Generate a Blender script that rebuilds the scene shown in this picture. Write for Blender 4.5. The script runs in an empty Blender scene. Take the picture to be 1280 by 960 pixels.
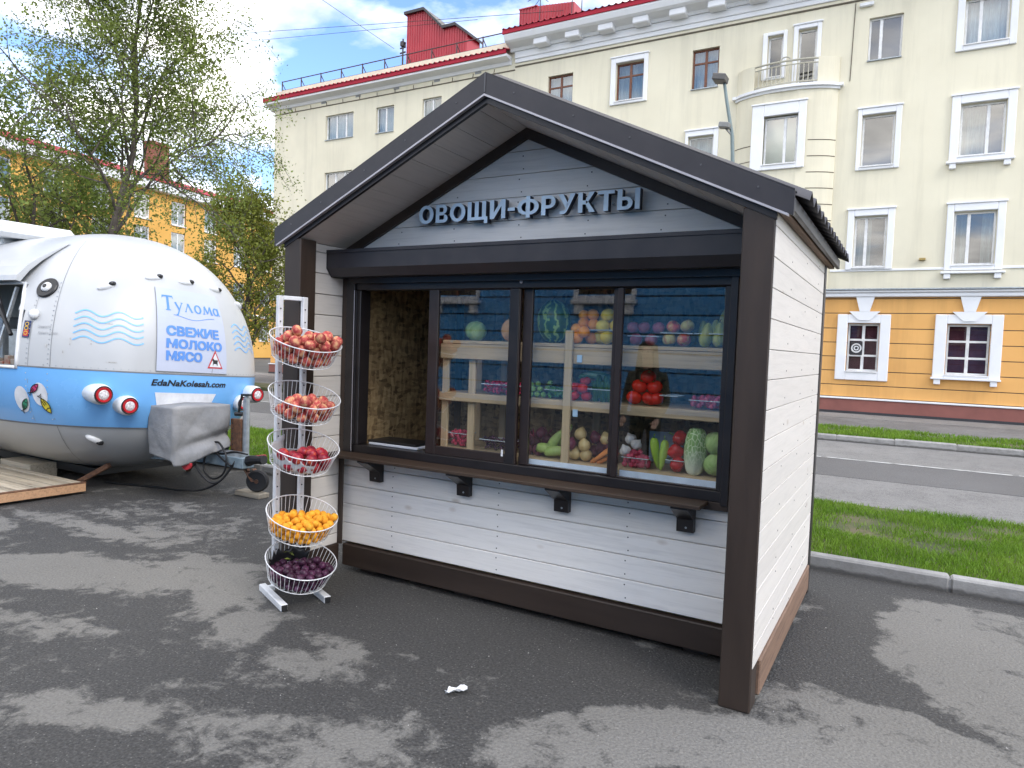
import bpy, math, random
import numpy as np
from mathutils import Vector, Matrix

SC = bpy.context.scene
COL = SC.collection
PI = math.pi
rad = math.radians
random.seed(7)
RNG = np.random.default_rng(11)

# ------------------------------------------------------------------ camera
cam_data = bpy.data.cameras.new('camera')
cam = bpy.data.objects.new('camera', cam_data)
COL.objects.link(cam)
RIGHT = Vector((0.86746607, 0.49620289, 0.03585119))
UP = Vector((-0.05600432, 0.02579363, 0.99809729))
FWD = Vector((-0.49433403, 0.86782336, -0.05016461))
cam.matrix_world = Matrix((
    (RIGHT.x, UP.x, -FWD.x, 0.5418),
    (RIGHT.y, UP.y, -FWD.y, -3.2107),
    (RIGHT.z, UP.z, -FWD.z, 1.6),
    (0, 0, 0, 1)))
cam_data.sensor_width = 36.0
cam_data.lens = 874.586 / 1280 * 36.0
cam_data.clip_start = 0.05
cam_data.clip_end = 3000
SC.camera = cam

# ------------------------------------------------------------------ view
SC.view_settings.view_transform = 'Standard'
SC.view_settings.look = 'None'
SC.view_settings.exposure = 1.42
SC.view_settings.gamma = 1.0
SC.view_settings.use_curve_mapping = False
SC.cycles.max_bounces = 8
SC.cycles.transparent_max_bounces = 16
SC.cycles.caustics_reflective = False
SC.cycles.caustics_refractive = False

# ------------------------------------------------------------------ world: sky with broken cloud
SUN_EL, SUN_AZ = rad(44), rad(112)      # azimuth measured from +Y towards +X
world = bpy.data.worlds.new('World')
SC.world = world
world.use_nodes = True
wn, wl = world.node_tree.nodes, world.node_tree.links
wn.clear()
w_out = wn.new('ShaderNodeOutputWorld')
w_bg = wn.new('ShaderNodeBackground')
w_bg.inputs['Strength'].default_value = 0.15
sky = wn.new('ShaderNodeTexSky')
sky.sky_type = 'NISHITA'
sky.sun_disc = False
sky.sun_elevation = SUN_EL
sky.sun_rotation = SUN_AZ
w_tc = wn.new('ShaderNodeTexCoord')
w_sep = wn.new('ShaderNodeSeparateXYZ')
wl.new(w_tc.outputs['Generated'], w_sep.inputs[0])
w_max = wn.new('ShaderNodeMath'); w_max.operation = 'MAXIMUM'; w_max.inputs[1].default_value = 0.06
wl.new(w_sep.outputs['Z'], w_max.inputs[0])
w_add = wn.new('ShaderNodeMath'); w_add.operation = 'ADD'; w_add.inputs[1].default_value = 0.25
wl.new(w_max.outputs[0], w_add.inputs[0])
w_div = wn.new('ShaderNodeVectorMath'); w_div.operation = 'DIVIDE'
w_comb = wn.new('ShaderNodeCombineXYZ')
for k in range(3):
    wl.new(w_add.outputs[0], w_comb.inputs[k])
wl.new(w_tc.outputs['Generated'], w_div.inputs[0])
wl.new(w_comb.outputs[0], w_div.inputs[1])
w_map = wn.new('ShaderNodeMapping')
w_map.inputs['Location'].default_value = (0.35, 0.2, 0.0)
wl.new(w_div.outputs[0], w_map.inputs['Vector'])
w_n = wn.new('ShaderNodeTexNoise')
w_n.inputs['Scale'].default_value = 2.3
w_n.inputs['Detail'].default_value = 9
w_n.inputs['Roughness'].default_value = 0.52
w_n.inputs['Distortion'].default_value = 0.25
wl.new(w_map.outputs[0], w_n.inputs['Vector'])
w_r = wn.new('ShaderNodeValToRGB')
w_r.color_ramp.elements[0].position = 0.40
w_r.color_ramp.elements[1].position = 0.57
wl.new(w_n.outputs['Fac'], w_r.inputs[0])
w_n2 = wn.new('ShaderNodeTexNoise')
w_n2.inputs['Scale'].default_value = 3.1
w_n2.inputs['Detail'].default_value = 6
wl.new(w_map.outputs[0], w_n2.inputs['Vector'])
w_r2 = wn.new('ShaderNodeValToRGB')
w_r2.color_ramp.elements[0].position = 0.36
w_r2.color_ramp.elements[1].position = 0.62
w_r2.color_ramp.elements[0].color = (3.3, 3.25, 3.2, 1)
w_r2.color_ramp.elements[1].color = (11.0, 10.7, 10.2, 1)
wl.new(w_n2.outputs['Fac'], w_r2.inputs[0])
w_gain = wn.new('ShaderNodeVectorMath'); w_gain.operation = 'MULTIPLY'
w_gain.inputs[1].default_value = (0.62, 0.72, 0.90)
wl.new(sky.outputs[0], w_gain.inputs[0])
w_mix = wn.new('ShaderNodeMix'); w_mix.data_type = 'RGBA'
wl.new(w_r.outputs[0], w_mix.inputs['Factor'])
wl.new(w_gain.outputs[0], w_mix.inputs['A'])
wl.new(w_r2.outputs[0], w_mix.inputs['B'])
wl.new(w_mix.outputs['Result'], w_bg.inputs['Color'])
wl.new(w_bg.outputs[0], w_out.inputs['Surface'])

# ------------------------------------------------------------------ sun behind thin cloud
sun_d = bpy.data.lights.new('sun', 'SUN')
sun_d.energy = 0.7
sun_d.angle = rad(24)
sun_d.color = (1.0, 0.93, 0.83)
sun = bpy.data.objects.new('sun', sun_d)
COL.objects.link(sun)
to_sun = Vector((math.cos(SUN_EL) * math.sin(SUN_AZ), math.cos(SUN_EL) * math.cos(SUN_AZ), math.sin(SUN_EL)))
sun.rotation_euler = to_sun.to_track_quat('Z', 'Y').to_euler()
sun.location = to_sun * 40

# ------------------------------------------------------------------ mesh builder
class MB:
    """collects shapes, then links them as ONE mesh object"""
    def __init__(s):
        s.v, s.f, s.mi, s.m = [], [], [], 0
    def add(s, verts, faces):
        b = len(s.v)
        s.v += [tuple(p) for p in verts]
        s.f += [tuple(b + i for i in f) for f in faces]
        s.mi += [s.m] * len(faces)
        return s
    def box(s, p, q):
        x0, y0, z0 = p; x1, y1, z1 = q
        return s.add([(x0,y0,z0),(x1,y0,z0),(x1,y1,z0),(x0,y1,z0),(x0,y0,z1),(x1,y0,z1),(x1,y1,z1),(x0,y1,z1)],
                     [(0,3,2,1),(4,5,6,7),(0,1,5,4),(1,2,6,5),(2,3,7,6),(3,0,4,7)])
    def cbox(s, p, q, c=0.004, M=None):
        """box with chamfered edges"""
        lo = [min(a, b) for a, b in zip(p, q)]; hi = [max(a, b) for a, b in zip(p, q)]
        c = min([c] + [(h - l) * 0.45 for l, h in zip(lo, hi)])
        V, idx = [], {}
        for i in range(8):
            sx, sy, sz = i & 1, i >> 1 & 1, i >> 2 & 1
            P = [hi[0] if sx else lo[0], hi[1] if sy else lo[1], hi[2] if sz else lo[2]]
            S = [-1 if sx else 1, -1 if sy else 1, -1 if sz else 1]
            for a in range(3):
                W = [P[k] + (S[k] * c if k != a else 0) for k in range(3)]
                idx[(i, a)] = len(V); V.append(W)
        F = []
        for a in range(3):
            b, d = (a + 1) % 3, (a + 2) % 3
            for side in (0, 1):
                base = side << a
                q4 = [base, base | 1 << b, base | 1 << b | 1 << d, base | 1 << d]
                if not side: q4.reverse()
                F.append(tuple(idx[(i, a)] for i in q4))
        for a in range(3):           # edges along axis a
            b, d = (a + 1) % 3, (a + 2) % 3
            for sb in (0, 1):
                for sd in (0, 1):
                    i0 = (sb << b) | (sd << d); i1 = i0 | 1 << a
                    q4 = [idx[(i0, b)], idx[(i1, b)], idx[(i1, d)], idx[(i0, d)]]
                    if sb == sd: q4.reverse()
                    F.append(tuple(q4))
        for i in range(8):
            t = [idx[(i, 0)], idx[(i, 1)], idx[(i, 2)]]
            if bin(i).count('1') % 2 == 0: t.reverse()
            F.append(tuple(t))
        if M is not None: V = [tuple(M @ Vector(w)) for w in V]
        return s.add(V, F)
    def obox(s, M, sx, sy, sz, c=0.0):
        """box centred on the origin, placed by matrix M"""
        t = MB()
        if c: t.cbox((-sx/2,-sy/2,-sz/2), (sx/2,sy/2,sz/2), c)
        else: t.box((-sx/2,-sy/2,-sz/2), (sx/2,sy/2,sz/2))
        return s.add([tuple(M @ Vector(w)) for w in t.v], t.f)
    def bar(s, a, b, w, h, c=0.0):
        """rectangular bar from a to b"""
        a, b = Vector(a), Vector(b); d = b - a
        q = d.to_track_quat('X', 'Z')
        return s.obox(Matrix.Translation((a + b) / 2) @ q.to_matrix().to_4x4(), d.length, w, h, c)
    def tube(s, pts, r, n=6, cap=True):
        pts = [Vector(p) for p in pts]
        R = list(r) if hasattr(r, '__len__') else [r] * len(pts)
        V, F = [], []
        up = None
        for i, p in enumerate(pts):
            d = (pts[min(i + 1, len(pts) - 1)] - pts[max(i - 1, 0)])
            d = d.normalized() if d.length > 1e-9 else Vector((0, 0, 1))
            if up is None:
                up = d.orthogonal().normalized()
            else:
                up = (up - d * up.dot(d))
                up = up.normalized() if up.length > 1e-6 else d.orthogonal().normalized()
            sd = d.cross(up)
            for k in range(n):
                a = 2 * PI * k / n
                V.append(p + (up * math.cos(a) + sd * math.sin(a)) * R[i])
        for i in range(len(pts) - 1):
            for k in range(n):
                k2 = (k + 1) % n
                F.append((i*n + k, i*n + k2, (i+1)*n + k2, (i+1)*n + k))
        if cap:
            F.append(tuple(reversed(range(n))))
            F.append(tuple((len(pts) - 1) * n + k for k in range(n)))
        return s.add(V, F)
    def ring(s, M, R, r, n=40, m=5):
        V, F = [], []
        for i in range(n):
            a = 2 * PI * i / n
            for k in range(m):
                b = 2 * PI * k / m
                q = R + r * math.cos(b)
                V.append(M @ Vector((q * math.cos(a), q * math.sin(a), r * math.sin(b))))
        for i in range(n):
            for k in range(m):
                i2, k2 = (i + 1) % n, (k + 1) % m
                F.append((i*m + k, i2*m + k, i2*m + k2, i*m + k2))
        return s.add(V, F)
    def lathe(s, prof, M=None, n=16):
        """prof: (r, z) from bottom to top"""
        M = M or Matrix()
        V, F = [], []
        for (r, z) in prof:
            for k in range(n):
                a = 2 * PI * k / n
                V.append(M @ Vector((r * math.cos(a), r * math.sin(a), z)))
        for i in range(len(prof) - 1):
            for k in range(n):
                k2 = (k + 1) % n
                F.append((i*n + k, i*n + k2, (i+1)*n + k2, (i+1)*n + k))
        F.append(tuple(reversed(range(n))))
        F.append(tuple((len(prof) - 1) * n + k for k in range(n)))
        return s.add(V, F)
    def prism(s, poly, y0, y1, M=None):
        """poly in (x,z), counter-clockwise seen from -Y, extruded along Y"""
        n = len(poly)
        V = [(x, y0, z) for x, z in poly] + [(x, y1, z) for x, z in poly]
        if M is not None: V = [tuple(M @ Vector(w)) for w in V]
        F = [tuple(range(n)), tuple(reversed(range(n, 2 * n)))]
        for i in range(n):
            j = (i + 1) % n
            F.append((i, i + n, j + n, j))
        return s.add(V, F)
    def xprism(s, poly, x0, x1):
        """poly in (y,z) extruded along X"""
        n = len(poly)
        V = [(x0, y, z) for y, z in poly] + [(x1, y, z) for y, z in poly]
        F = [tuple(reversed(range(n))), tuple(range(n, 2 * n))]
        for i in range(n):
            j = (i + 1) % n
            F.append((i, j, j + n, i + n))
        return s.add(V, F)
    def build(s, name, mats, parent=None, smooth=False, fix=True):
        me = bpy.data.meshes.new(name)
        me.from_pydata(s.v, [], s.f)
        if not isinstance(mats, (list, tuple)): mats = [mats]
        for m in mats: me.materials.append(m)
        if len(mats) > 1:
            me.polygons.foreach_set('material_index', s.mi)
        if smooth:
            me.polygons.foreach_set('use_smooth', [True] * len(me.polygons))
        me.update()
        return link(name, me, parent)

def link(name, me, parent=None):
    o = bpy.data.objects.new(name, me)
    COL.objects.link(o)
    if parent is not None:
        o.parent = parent
        if parent.type == 'EMPTY':
            o.matrix_parent_inverse = Matrix.LocRotScale(parent.location, parent.rotation_euler, None).inverted()
    return o

def thing(name, label, cat, loc=(0, 0, 0), group=None):
    o = bpy.data.objects.new(name, None)
    COL.objects.link(o)
    o.location = loc
    o.empty_display_size = 0.2
    return tag(o, label, cat, group)

def tag(o, label, cat, group=None):
    o['label'] = label; o['category'] = cat
    if group: o['group'] = group
    return o

def struct(o):
    o['kind'] = 'structure'; return o

def stuff(o):
    o['kind'] = 'stuff'; return o

def soup(name, V, F, mat, parent=None, smooth=False):
    """fast mesh from numpy arrays, all faces with the same number of corners"""
    me = bpy.data.meshes.new(name)
    n, k = F.shape
    me.vertices.add(len(V)); me.vertices.foreach_set('co', np.asarray(V, np.float32).ravel())
    me.loops.add(n * k); me.loops.foreach_set('vertex_index', F.astype(np.int32).ravel())
    me.polygons.add(n)
    me.polygons.foreach_set('loop_start', np.arange(0, n * k, k, dtype=np.int32))
    me.polygons.foreach_set('loop_total', np.full(n, k, dtype=np.int32))
    me.materials.append(mat)
    me.update(calc_edges=True)
    if smooth: me.polygons.foreach_set('use_smooth', [True] * n)
    return link(name, me, parent)

# ------------------------------------------------------------------ materials
def newmat(name):
    m = bpy.data.materials.new(name); m.use_nodes = True
    nt = m.node_tree
    return m, nt, nt.nodes, nt.links, nt.nodes['Principled BSDF']

def ramp(nodes, stops):
    r = nodes.new('ShaderNodeValToRGB'); e = r.color_ramp.elements
    while len(e) < len(stops): e.new(0.5)
    for k, (p, c) in enumerate(stops):
        e[k].position = p
        e[k].color = (*c, 1) if hasattr(c, '__len__') else (c, c, c, 1)
    return r

def coords(nodes, links, kind='world', scale=(1, 1, 1), loc=(0, 0, 0)):
    mp = nodes.new('ShaderNodeMapping')
    mp.inputs['Scale'].default_value = scale
    mp.inputs['Location'].default_value = loc
    if kind == 'world':
        g = nodes.new('ShaderNodeNewGeometry'); links.new(g.outputs['Position'], mp.inputs['Vector'])
    else:
        g = nodes.new('ShaderNodeTexCoord'); links.new(g.outputs['Object'], mp.inputs['Vector'])
    return mp

def noise(nodes, links, vec, scale, detail=5, rough=0.55, dist=0.0):
    n = nodes.new('ShaderNodeTexNoise')
    n.inputs['Scale'].default_value = scale
    n.inputs['Detail'].default_value = detail
    n.inputs['Roughness'].default_value = rough
    n.inputs['Distortion'].default_value = dist
    links.new(vec.outputs[0], n.inputs['Vector'])
    return n

def PM(name, stops, scale=5, stretch=(1, 1, 1), rough=0.5, rvar=0.1, bump=0.0, bscale=None, bdist=0.01, metal=0.0,
       kind='world', spec=0.5, rand=0.0, detail=6, coat=0.0, island=0.0, dist=0.0):
    """noise-coloured surface with matching roughness and relief"""
    m, nt, N, L, b = newmat(name)
    mp = coords(N, L, kind, stretch)
    n = noise(N, L, mp, scale, detail, 0.6, dist)
    if not hasattr(stops[0], '__len__') or len(stops) == 3 and not hasattr(stops[0], '__len__'):
        c = stops; stops = [(0.3, tuple(x * 0.86 for x in c)), (0.7, tuple(min(1, x * 1.1) for x in c))]
    r = ramp(N, stops); L.new(n.outputs['Fac'], r.inputs[0])
    col = r.outputs[0]
    if rand or island:
        h = N.new('ShaderNodeHueSaturation'); L.new(col, h.inputs['Color'])
        if rand:
            oi = N.new('ShaderNodeObjectInfo'); src = oi.outputs['Random']; amp = rand
        else:
            g = N.new('ShaderNodeNewGeometry'); src = g.outputs['Random Per Island']; amp = island
        mr = N.new('ShaderNodeMapRange')
        mr.inputs['To Min'].default_value = 1 - amp; mr.inputs['To Max'].default_value = 1 + amp
        L.new(src, mr.inputs['Value']); L.new(mr.outputs[0], h.inputs['Value'])
        col = h.outputs[0]
    L.new(col, b.inputs['Base Color'])
    mr = N.new('ShaderNodeMapRange')
    mr.inputs['To Min'].default_value = max(0.02, rough - rvar); mr.inputs['To Max'].default_value = min(1, rough + rvar)
    L.new(n.outputs['Fac'], mr.inputs['Value']); L.new(mr.outputs[0], b.inputs['Roughness'])
    b.inputs['Metallic'].default_value = metal
    b.inputs['Specular IOR Level'].default_value = spec
    b.inputs['Coat Weight'].default_value = coat
    b.inputs['Coat Roughness'].default_value = 0.08
    if bump:
        n2 = noise(N, L, mp, bscale or scale * 4, 6, 0.6)
        bp = N.new('ShaderNodeBump'); bp.inputs['Strength'].default_value = bump; bp.inputs['Distance'].default_value = bdist
        L.new(n2.outputs['Fac'], bp.inputs['Height']); L.new(bp.outputs[0], b.inputs['Normal'])
    return m

def timber(name, base, axis, grain=0.12, rough=0.55, knots=True, rand=0.06, dark=None):
    """painted or bare boards: long grain along an axis, a few knots, each board a slightly different tone"""
    m, nt, N, L, b = newmat(name)
    st = [14, 14, 14]; st[axis] = 0.8
    oi = N.new('ShaderNodeObjectInfo')
    g = N.new('ShaderNodeNewGeometry')
    off = N.new('ShaderNodeVectorMath'); off.operation = 'SCALE'
    cx = N.new('ShaderNodeCombineXYZ')
    for k in range(3): L.new(oi.outputs['Random'], cx.inputs[k])
    L.new(cx.outputs[0], off.inputs[0]); off.inputs['Scale'].default_value = 37
    ad = N.new('ShaderNodeVectorMath'); L.new(g.outputs['Position'], ad.inputs[0]); L.new(off.outputs[0], ad.inputs[1])
    mp = N.new('ShaderNodeMapping'); mp.inputs['Scale'].default_value = st; L.new(ad.outputs[0], mp.inputs['Vector'])
    n = noise(N, L, mp, 3.0, 8, 0.65, 0.6)
    d = dark or tuple(c * (1 - grain * 2.2) for c in base)
    r = ramp(N, [(0.25, d), (0.5, base), (0.8, tuple(min(1, c * (1 + grain)) for c in base))])
    L.new(n.outputs['Fac'], r.inputs[0]); col = r.outputs[0]
    if knots:
        ks = [3.2, 3.2, 3.2]; ks[axis] = 1.6
        mk = N.new('ShaderNodeMapping'); mk.inputs['Scale'].default_value = ks; L.new(ad.outputs[0], mk.inputs['Vector'])
        v = N.new('ShaderNodeTexVoronoi'); v.inputs['Scale'].default_value = 1.6; L.new(mk.outputs[0], v.inputs['Vector'])
        kr = ramp(N, [(0.035, 1.0), (0.11, 0.0)]); L.new(v.outputs['Distance'], kr.inputs[0])
        mx = N.new('ShaderNodeMix'); mx.data_type = 'RGBA'
        ml = N.new('ShaderNodeMath'); ml.operation = 'MULTIPLY'; ml.inputs[1].default_value = 0.55
        L.new(kr.outputs[0], ml.inputs[0]); L.new(ml.outputs[0], mx.inputs['Factor'])
        L.new(col, mx.inputs['A']); mx.inputs['B'].default_value = (base[0]*0.55, base[1]*0.45, base[2]*0.36, 1)
        col = mx.outputs['Result']
    h = N.new('ShaderNodeHueSaturation'); L.new(col, h.inputs['Color'])
    mr = N.new('ShaderNodeMapRange'); mr.inputs['To Min'].default_value = 1 - rand; mr.inputs['To Max'].default_value = 1 + rand
    L.new(oi.outputs['Random'], mr.inputs['Value']); L.new(mr.outputs[0], h.inputs['Value'])
    L.new(h.outputs[0], b.inputs['Base Color'])
    b.inputs['Roughness'].default_value = rough
    b.inputs['Specular IOR Level'].default_value = 0.35
    bp = N.new('ShaderNodeBump'); bp.inputs['Strength'].default_value = 0.35; bp.inputs['Distance'].default_value = 0.004
    L.new(n.outputs['Fac'], bp.inputs['Height']); L.new(bp.outputs[0], b.inputs['Normal'])
    return m

def glassy(name, tint=(0.9, 0.95, 0.95), ior=1.9, rough=0.0, wave=0.0):
    """clear pane: see-through with a fresnel mirror on top"""
    m, nt, N, L, b = newmat(name)
    N.remove(b)
    out = [x for x in N if x.type == 'OUTPUT_MATERIAL'][0]
    t = N.new('ShaderNodeBsdfTransparent'); t.inputs['Color'].default_value = (*tint, 1)
    g = N.new('ShaderNodeBsdfGlossy'); g.inputs['Roughness'].default_value = rough; g.inputs['Color'].default_value = (1, 1, 1, 1)
    fr = N.new('ShaderNodeFresnel'); fr.inputs['IOR'].default_value = ior
    mx = N.new('ShaderNodeMixShader')
    if wave:
        mp = coords(N, L, 'world', (1, 1, 0.6)); n = noise(N, L, mp, 1.3, 1)
        bp = N.new('ShaderNodeBump'); bp.inputs['Strength'].default_value = wave; bp.inputs['Distance'].default_value = 0.01
        L.new(n.outputs['Fac'], bp.inputs['Height']); L.new(bp.outputs[0], g.inputs['Normal'])
    ge = N.new('ShaderNodeNewGeometry'); inv = N.new('ShaderNodeMath'); inv.operation = 'SUBTRACT'; inv.inputs[0].default_value = 1.0
    L.new(ge.outputs['Backfacing'], inv.inputs[1])       # the far skin of a pane adds no second mirror
    fm = N.new('ShaderNodeMath'); fm.operation = 'MULTIPLY'; L.new(fr.outputs[0], fm.inputs[0]); L.new(inv.outputs[0], fm.inputs[1])
    L.new(fm.outputs[0], mx.inputs[0]); L.new(t.outputs[0], mx.inputs[1]); L.new(g.outputs[0], mx.inputs[2])
    L.new(mx.outputs[0], out.inputs['Surface'])
    return m

def leafmat(name, c1, c2, scale=1.2, transl=0.35, isl=0.3):
    m, nt, N, L, b = newmat(name)
    mp = coords(N, L); n = noise(N, L, mp, scale, 4)
    r = ramp(N, [(0.35, c1), (0.65, c2)]); L.new(n.outputs['Fac'], r.inputs[0])
    h = N.new('ShaderNodeHueSaturation'); L.new(r.outputs[0], h.inputs['Color'])
    g = N.new('ShaderNodeNewGeometry')
    mr = N.new('ShaderNodeMapRange'); mr.inputs['To Min'].default_value = 1 - isl; mr.inputs['To Max'].default_value = 1 + isl
    L.new(g.outputs['Random Per Island'], mr.inputs['Value']); L.new(mr.outputs[0], h.inputs['Value'])
    L.new(h.outputs[0], b.inputs['Base Color']); b.inputs['Roughness'].default_value = 0.55
    b.inputs['Specular IOR Level'].default_value = 0.3
    out = [x for x in N if x.type == 'OUTPUT_MATERIAL'][0]
    t = N.new('ShaderNodeBsdfTranslucent'); L.new(h.outputs[0], t.inputs['Color'])
    mx = N.new('ShaderNodeMixShader'); mx.inputs[0].default_value = transl
    L.new(b.outputs[0], mx.inputs[1]); L.new(t.outputs[0], mx.inputs[2]); L.new(mx.outputs[0], out.inputs['Surface'])
    return m

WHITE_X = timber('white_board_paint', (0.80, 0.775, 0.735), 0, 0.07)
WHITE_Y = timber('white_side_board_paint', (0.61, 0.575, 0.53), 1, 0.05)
SOFFIT = timber('shaded_soffit_white', (0.62, 0.58, 0.54), 1, 0.06, knots=False)  # same greyish white as the boards, darkened for the overhang's shade
BROWN = PM('dark_brown_paint', [(0.3, (0.025, 0.016, 0.0115)), (0.7, (0.043, 0.028, 0.020))], 9, (1, 1, 0.12), 0.5, 0.12, 0.25, 60, 0.003)
BROWN_X = PM('dark_brown_beam', [(0.3, (0.025, 0.016, 0.0115)), (0.7, (0.043, 0.028, 0.020))], 9, (0.12, 1, 1), 0.5, 0.12, 0.25, 60, 0.003)
BEAM_Y = timber('worn_brown_beam', (0.20, 0.125, 0.085), 1, 0.22, 0.65, False, 0.02, (0.08, 0.05, 0.035))
METAL_DK = PM('dark_roof_metal', [(0.35, (0.024, 0.022, 0.026)), (0.7, (0.038, 0.034, 0.038))], 6, (1, 1, 1), 0.42, 0.12, 0.12, 300, 0.001)
FRAME = PM('brown_black_aluminium', [(0.3, (0.012, 0.010, 0.011)), (0.7, (0.022, 0.018, 0.018))], 8, (1, 1, 1), 0.35, 0.1)
FRAME_S = PM('brown_sash', [(0.3, (0.022, 0.014, 0.012)), (0.7, (0.034, 0.022, 0.019))], 8, (1, 1, 1), 0.38, 0.1)
EDGE = PM('bright_drip_edge', [(0.3, (0.42, 0.40, 0.42)), (0.7, (0.5, 0.48, 0.5))], 9, rough=0.4, metal=0.3)
COUNTER = timber('counter_stain', (0.055, 0.036, 0.025), 0, 0.25, 0.5, True, 0.05)
PINE_X = timber('bare_pine_board', (0.52, 0.38, 0.22), 0, 0.16, 0.6)
PINE_Z = timber('bare_pine_post', (0.52, 0.39, 0.23), 2, 0.16, 0.6)
PALLETW = timber('weathered_pallet_wood', (0.42, 0.36, 0.27), 0, 0.25, 0.75, True, 0.22)
PALLETE = timber('fresh_pallet_edge', (0.46, 0.27, 0.15), 0, 0.2, 0.7)
GLASS = glassy('window_glass', (0.98, 0.99, 0.985), 1.98, 0.0, 0.0)
PLASTIC = glassy('clear_plastic', (0.96, 0.98, 0.98), 1.45, 0.06)
WIREW = PM('white_coated_wire', (0.78, 0.79, 0.8), 20, rough=0.35, rvar=0.05)
RACKM = PM('white_powder_coat', [(0.25, (0.62, 0.63, 0.64)), (0.6, (0.76, 0.77, 0.78))], 14, rough=0.4)
BLACKP = PM('black_plastic', (0.012, 0.012, 0.013), 12, rough=0.4)
WHITEP = PM('white_gloss', (0.74, 0.75, 0.75), 9, rough=0.3, rvar=0.06)
STEEL = PM('galvanised_steel', [(0.3, (0.30, 0.33, 0.35)), (0.7, (0.48, 0.52, 0.54))], 16, rough=0.45, metal=0.7)
RUST = PM('rusty_steel', [(0.3, (0.06, 0.035, 0.025)), (0.55, (0.16, 0.075, 0.04)), (0.75, (0.22, 0.12, 0.07))], 26, rough=0.8, bump=0.4, bscale=90, bdist=0.002)
RUBBER = PM('worn_rubber', (0.025, 0.024, 0.024), 20, rough=0.75)

# ================================================================== GROUND
def asphalt(name, dark, light, wet_rough=0.55, thr=0.5, attr=None, fine=1.0):
    m, nt, N, L, b = newmat(name)
    w = coords(N, L)
    n1 = noise(N, L, w, 1.9, 12, 0.70, 0.5)
    n2 = noise(N, L, w, 7.0, 10, 0.72, 0.5)
    n3 = noise(N, L, w, 75.0, 4, 0.75)          # aggregate
    v = N.new('ShaderNodeTexVoronoi'); v.inputs['Scale'].default_value = 70; L.new(w.outputs[0], v.inputs['Vector'])
    a = N.new('ShaderNodeMath'); a.operation = 'MULTIPLY_ADD'; a.inputs[1].default_value = 0.50
    L.new(n1.outputs['Fac'], a.inputs[0])
    s = N.new('ShaderNodeMath'); s.operation = 'MULTIPLY'; s.inputs[1].default_value = 0.50
    L.new(n2.outputs['Fac'], s.inputs[0]); L.new(s.outputs[0], a.inputs[2])
    val = a.outputs[0]
    if attr:
        at = N.new('ShaderNodeAttribute'); at.attribute_name = attr
        m3 = N.new('ShaderNodeMath'); m3.operation = 'MULTIPLY_ADD'; m3.inputs[1].default_value = 0.15
        L.new(at.outputs['Fac'], m3.inputs[0]); L.new(val, m3.inputs[2]); val = m3.outputs[0]
    mk = ramp(N, [(thr - 0.03, 0.0), (thr + 0.045, 1.0)]); L.new(val, mk.inputs[0])
    da = ramp(N, [(0.32, tuple(c * 0.45 for c in dark)), (0.5, dark), (0.68, tuple(c * 1.9 for c in dark))]); L.new(n3.outputs['Fac'], da.inputs[0])
    li = ramp(N, [(0.32, tuple(c * 0.68 for c in light)), (0.5, light), (0.68, tuple(c * 1.22 for c in light))]); L.new(n3.outputs['Fac'], li.inputs[0])
    sp = ramp(N, [(0.16, 1.0), (0.30, 0.0)]); L.new(v.outputs['Distance'], sp.inputs[0])
    gate = N.new('ShaderNodeMath'); gate.operation = 'GREATER_THAN'; gate.inputs[1].default_value = 0.80
    hs = N.new('ShaderNodeSeparateColor'); L.new(v.outputs['Color'], hs.inputs[0]); L.new(hs.outputs[0], gate.inputs[0])
    spk = N.new('ShaderNodeMath'); spk.operation = 'MULTIPLY'; L.new(sp.outputs[0], spk.inputs[0]); L.new(gate.outputs[0], spk.inputs[1])
    mx = N.new('ShaderNodeMix'); mx.data_type = 'RGBA'
    L.new(mk.outputs[0], mx.inputs['Factor']); L.new(da.outputs[0], mx.inputs['A']); L.new(li.outputs[0], mx.inputs['B'])
    mx2 = N.new('ShaderNodeMix'); mx2.data_type = 'RGBA'
    sf = N.new('ShaderNodeMath'); sf.operation = 'MULTIPLY'; sf.inputs[1].default_value = 0.5 * fine; L.new(spk.outputs[0], sf.inputs[0])
    L.new(sf.outputs[0], mx2.inputs['Factor']); L.new(mx.outputs['Result'], mx2.inputs['A']); mx2.inputs['B'].default_value = (0.30, 0.29, 0.27, 1)
    # broad tonal drift
    n4 = noise(N, L, w, 0.35, 3); r4 = ramp(N, [(0.3, 0.86), (0.7, 1.12)]); L.new(n4.outputs['Fac'], r4.inputs[0])
    mu = N.new('ShaderNodeVectorMath'); mu.operation = 'MULTIPLY'; L.new(mx2.outputs['Result'], mu.inputs[0]); L.new(r4.outputs[0], mu.inputs[1])
    L.new(mu.outputs[0], b.inputs['Base Color'])
    rr = N.new('ShaderNodeMapRange'); rr.inputs['To Min'].default_value = wet_rough; rr.inputs['To Max'].default_value = 0.9
    L.new(mk.outputs[0], rr.inputs['Value']); L.new(rr.outputs[0], b.inputs['Roughness'])
    b.inputs['Specular IOR Level'].default_value = 0.35
    h = N.new('ShaderNodeMath'); h.operation = 'MULTIPLY_ADD'; h.inputs[1].default_value = 0.7; L.new(v.outputs['Distance'], h.inputs[0]); L.new(n3.outputs['Fac'], h.inputs[2])
    bp = N.new('ShaderNodeBump'); bp.inputs['Strength'].default_value = 0.7; bp.inputs['Distance'].default_value = 0.009
    L.new(h.outputs[0], bp.inputs['Height']); L.new(bp.outputs[0], b.inputs['Normal'])
    return m

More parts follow.
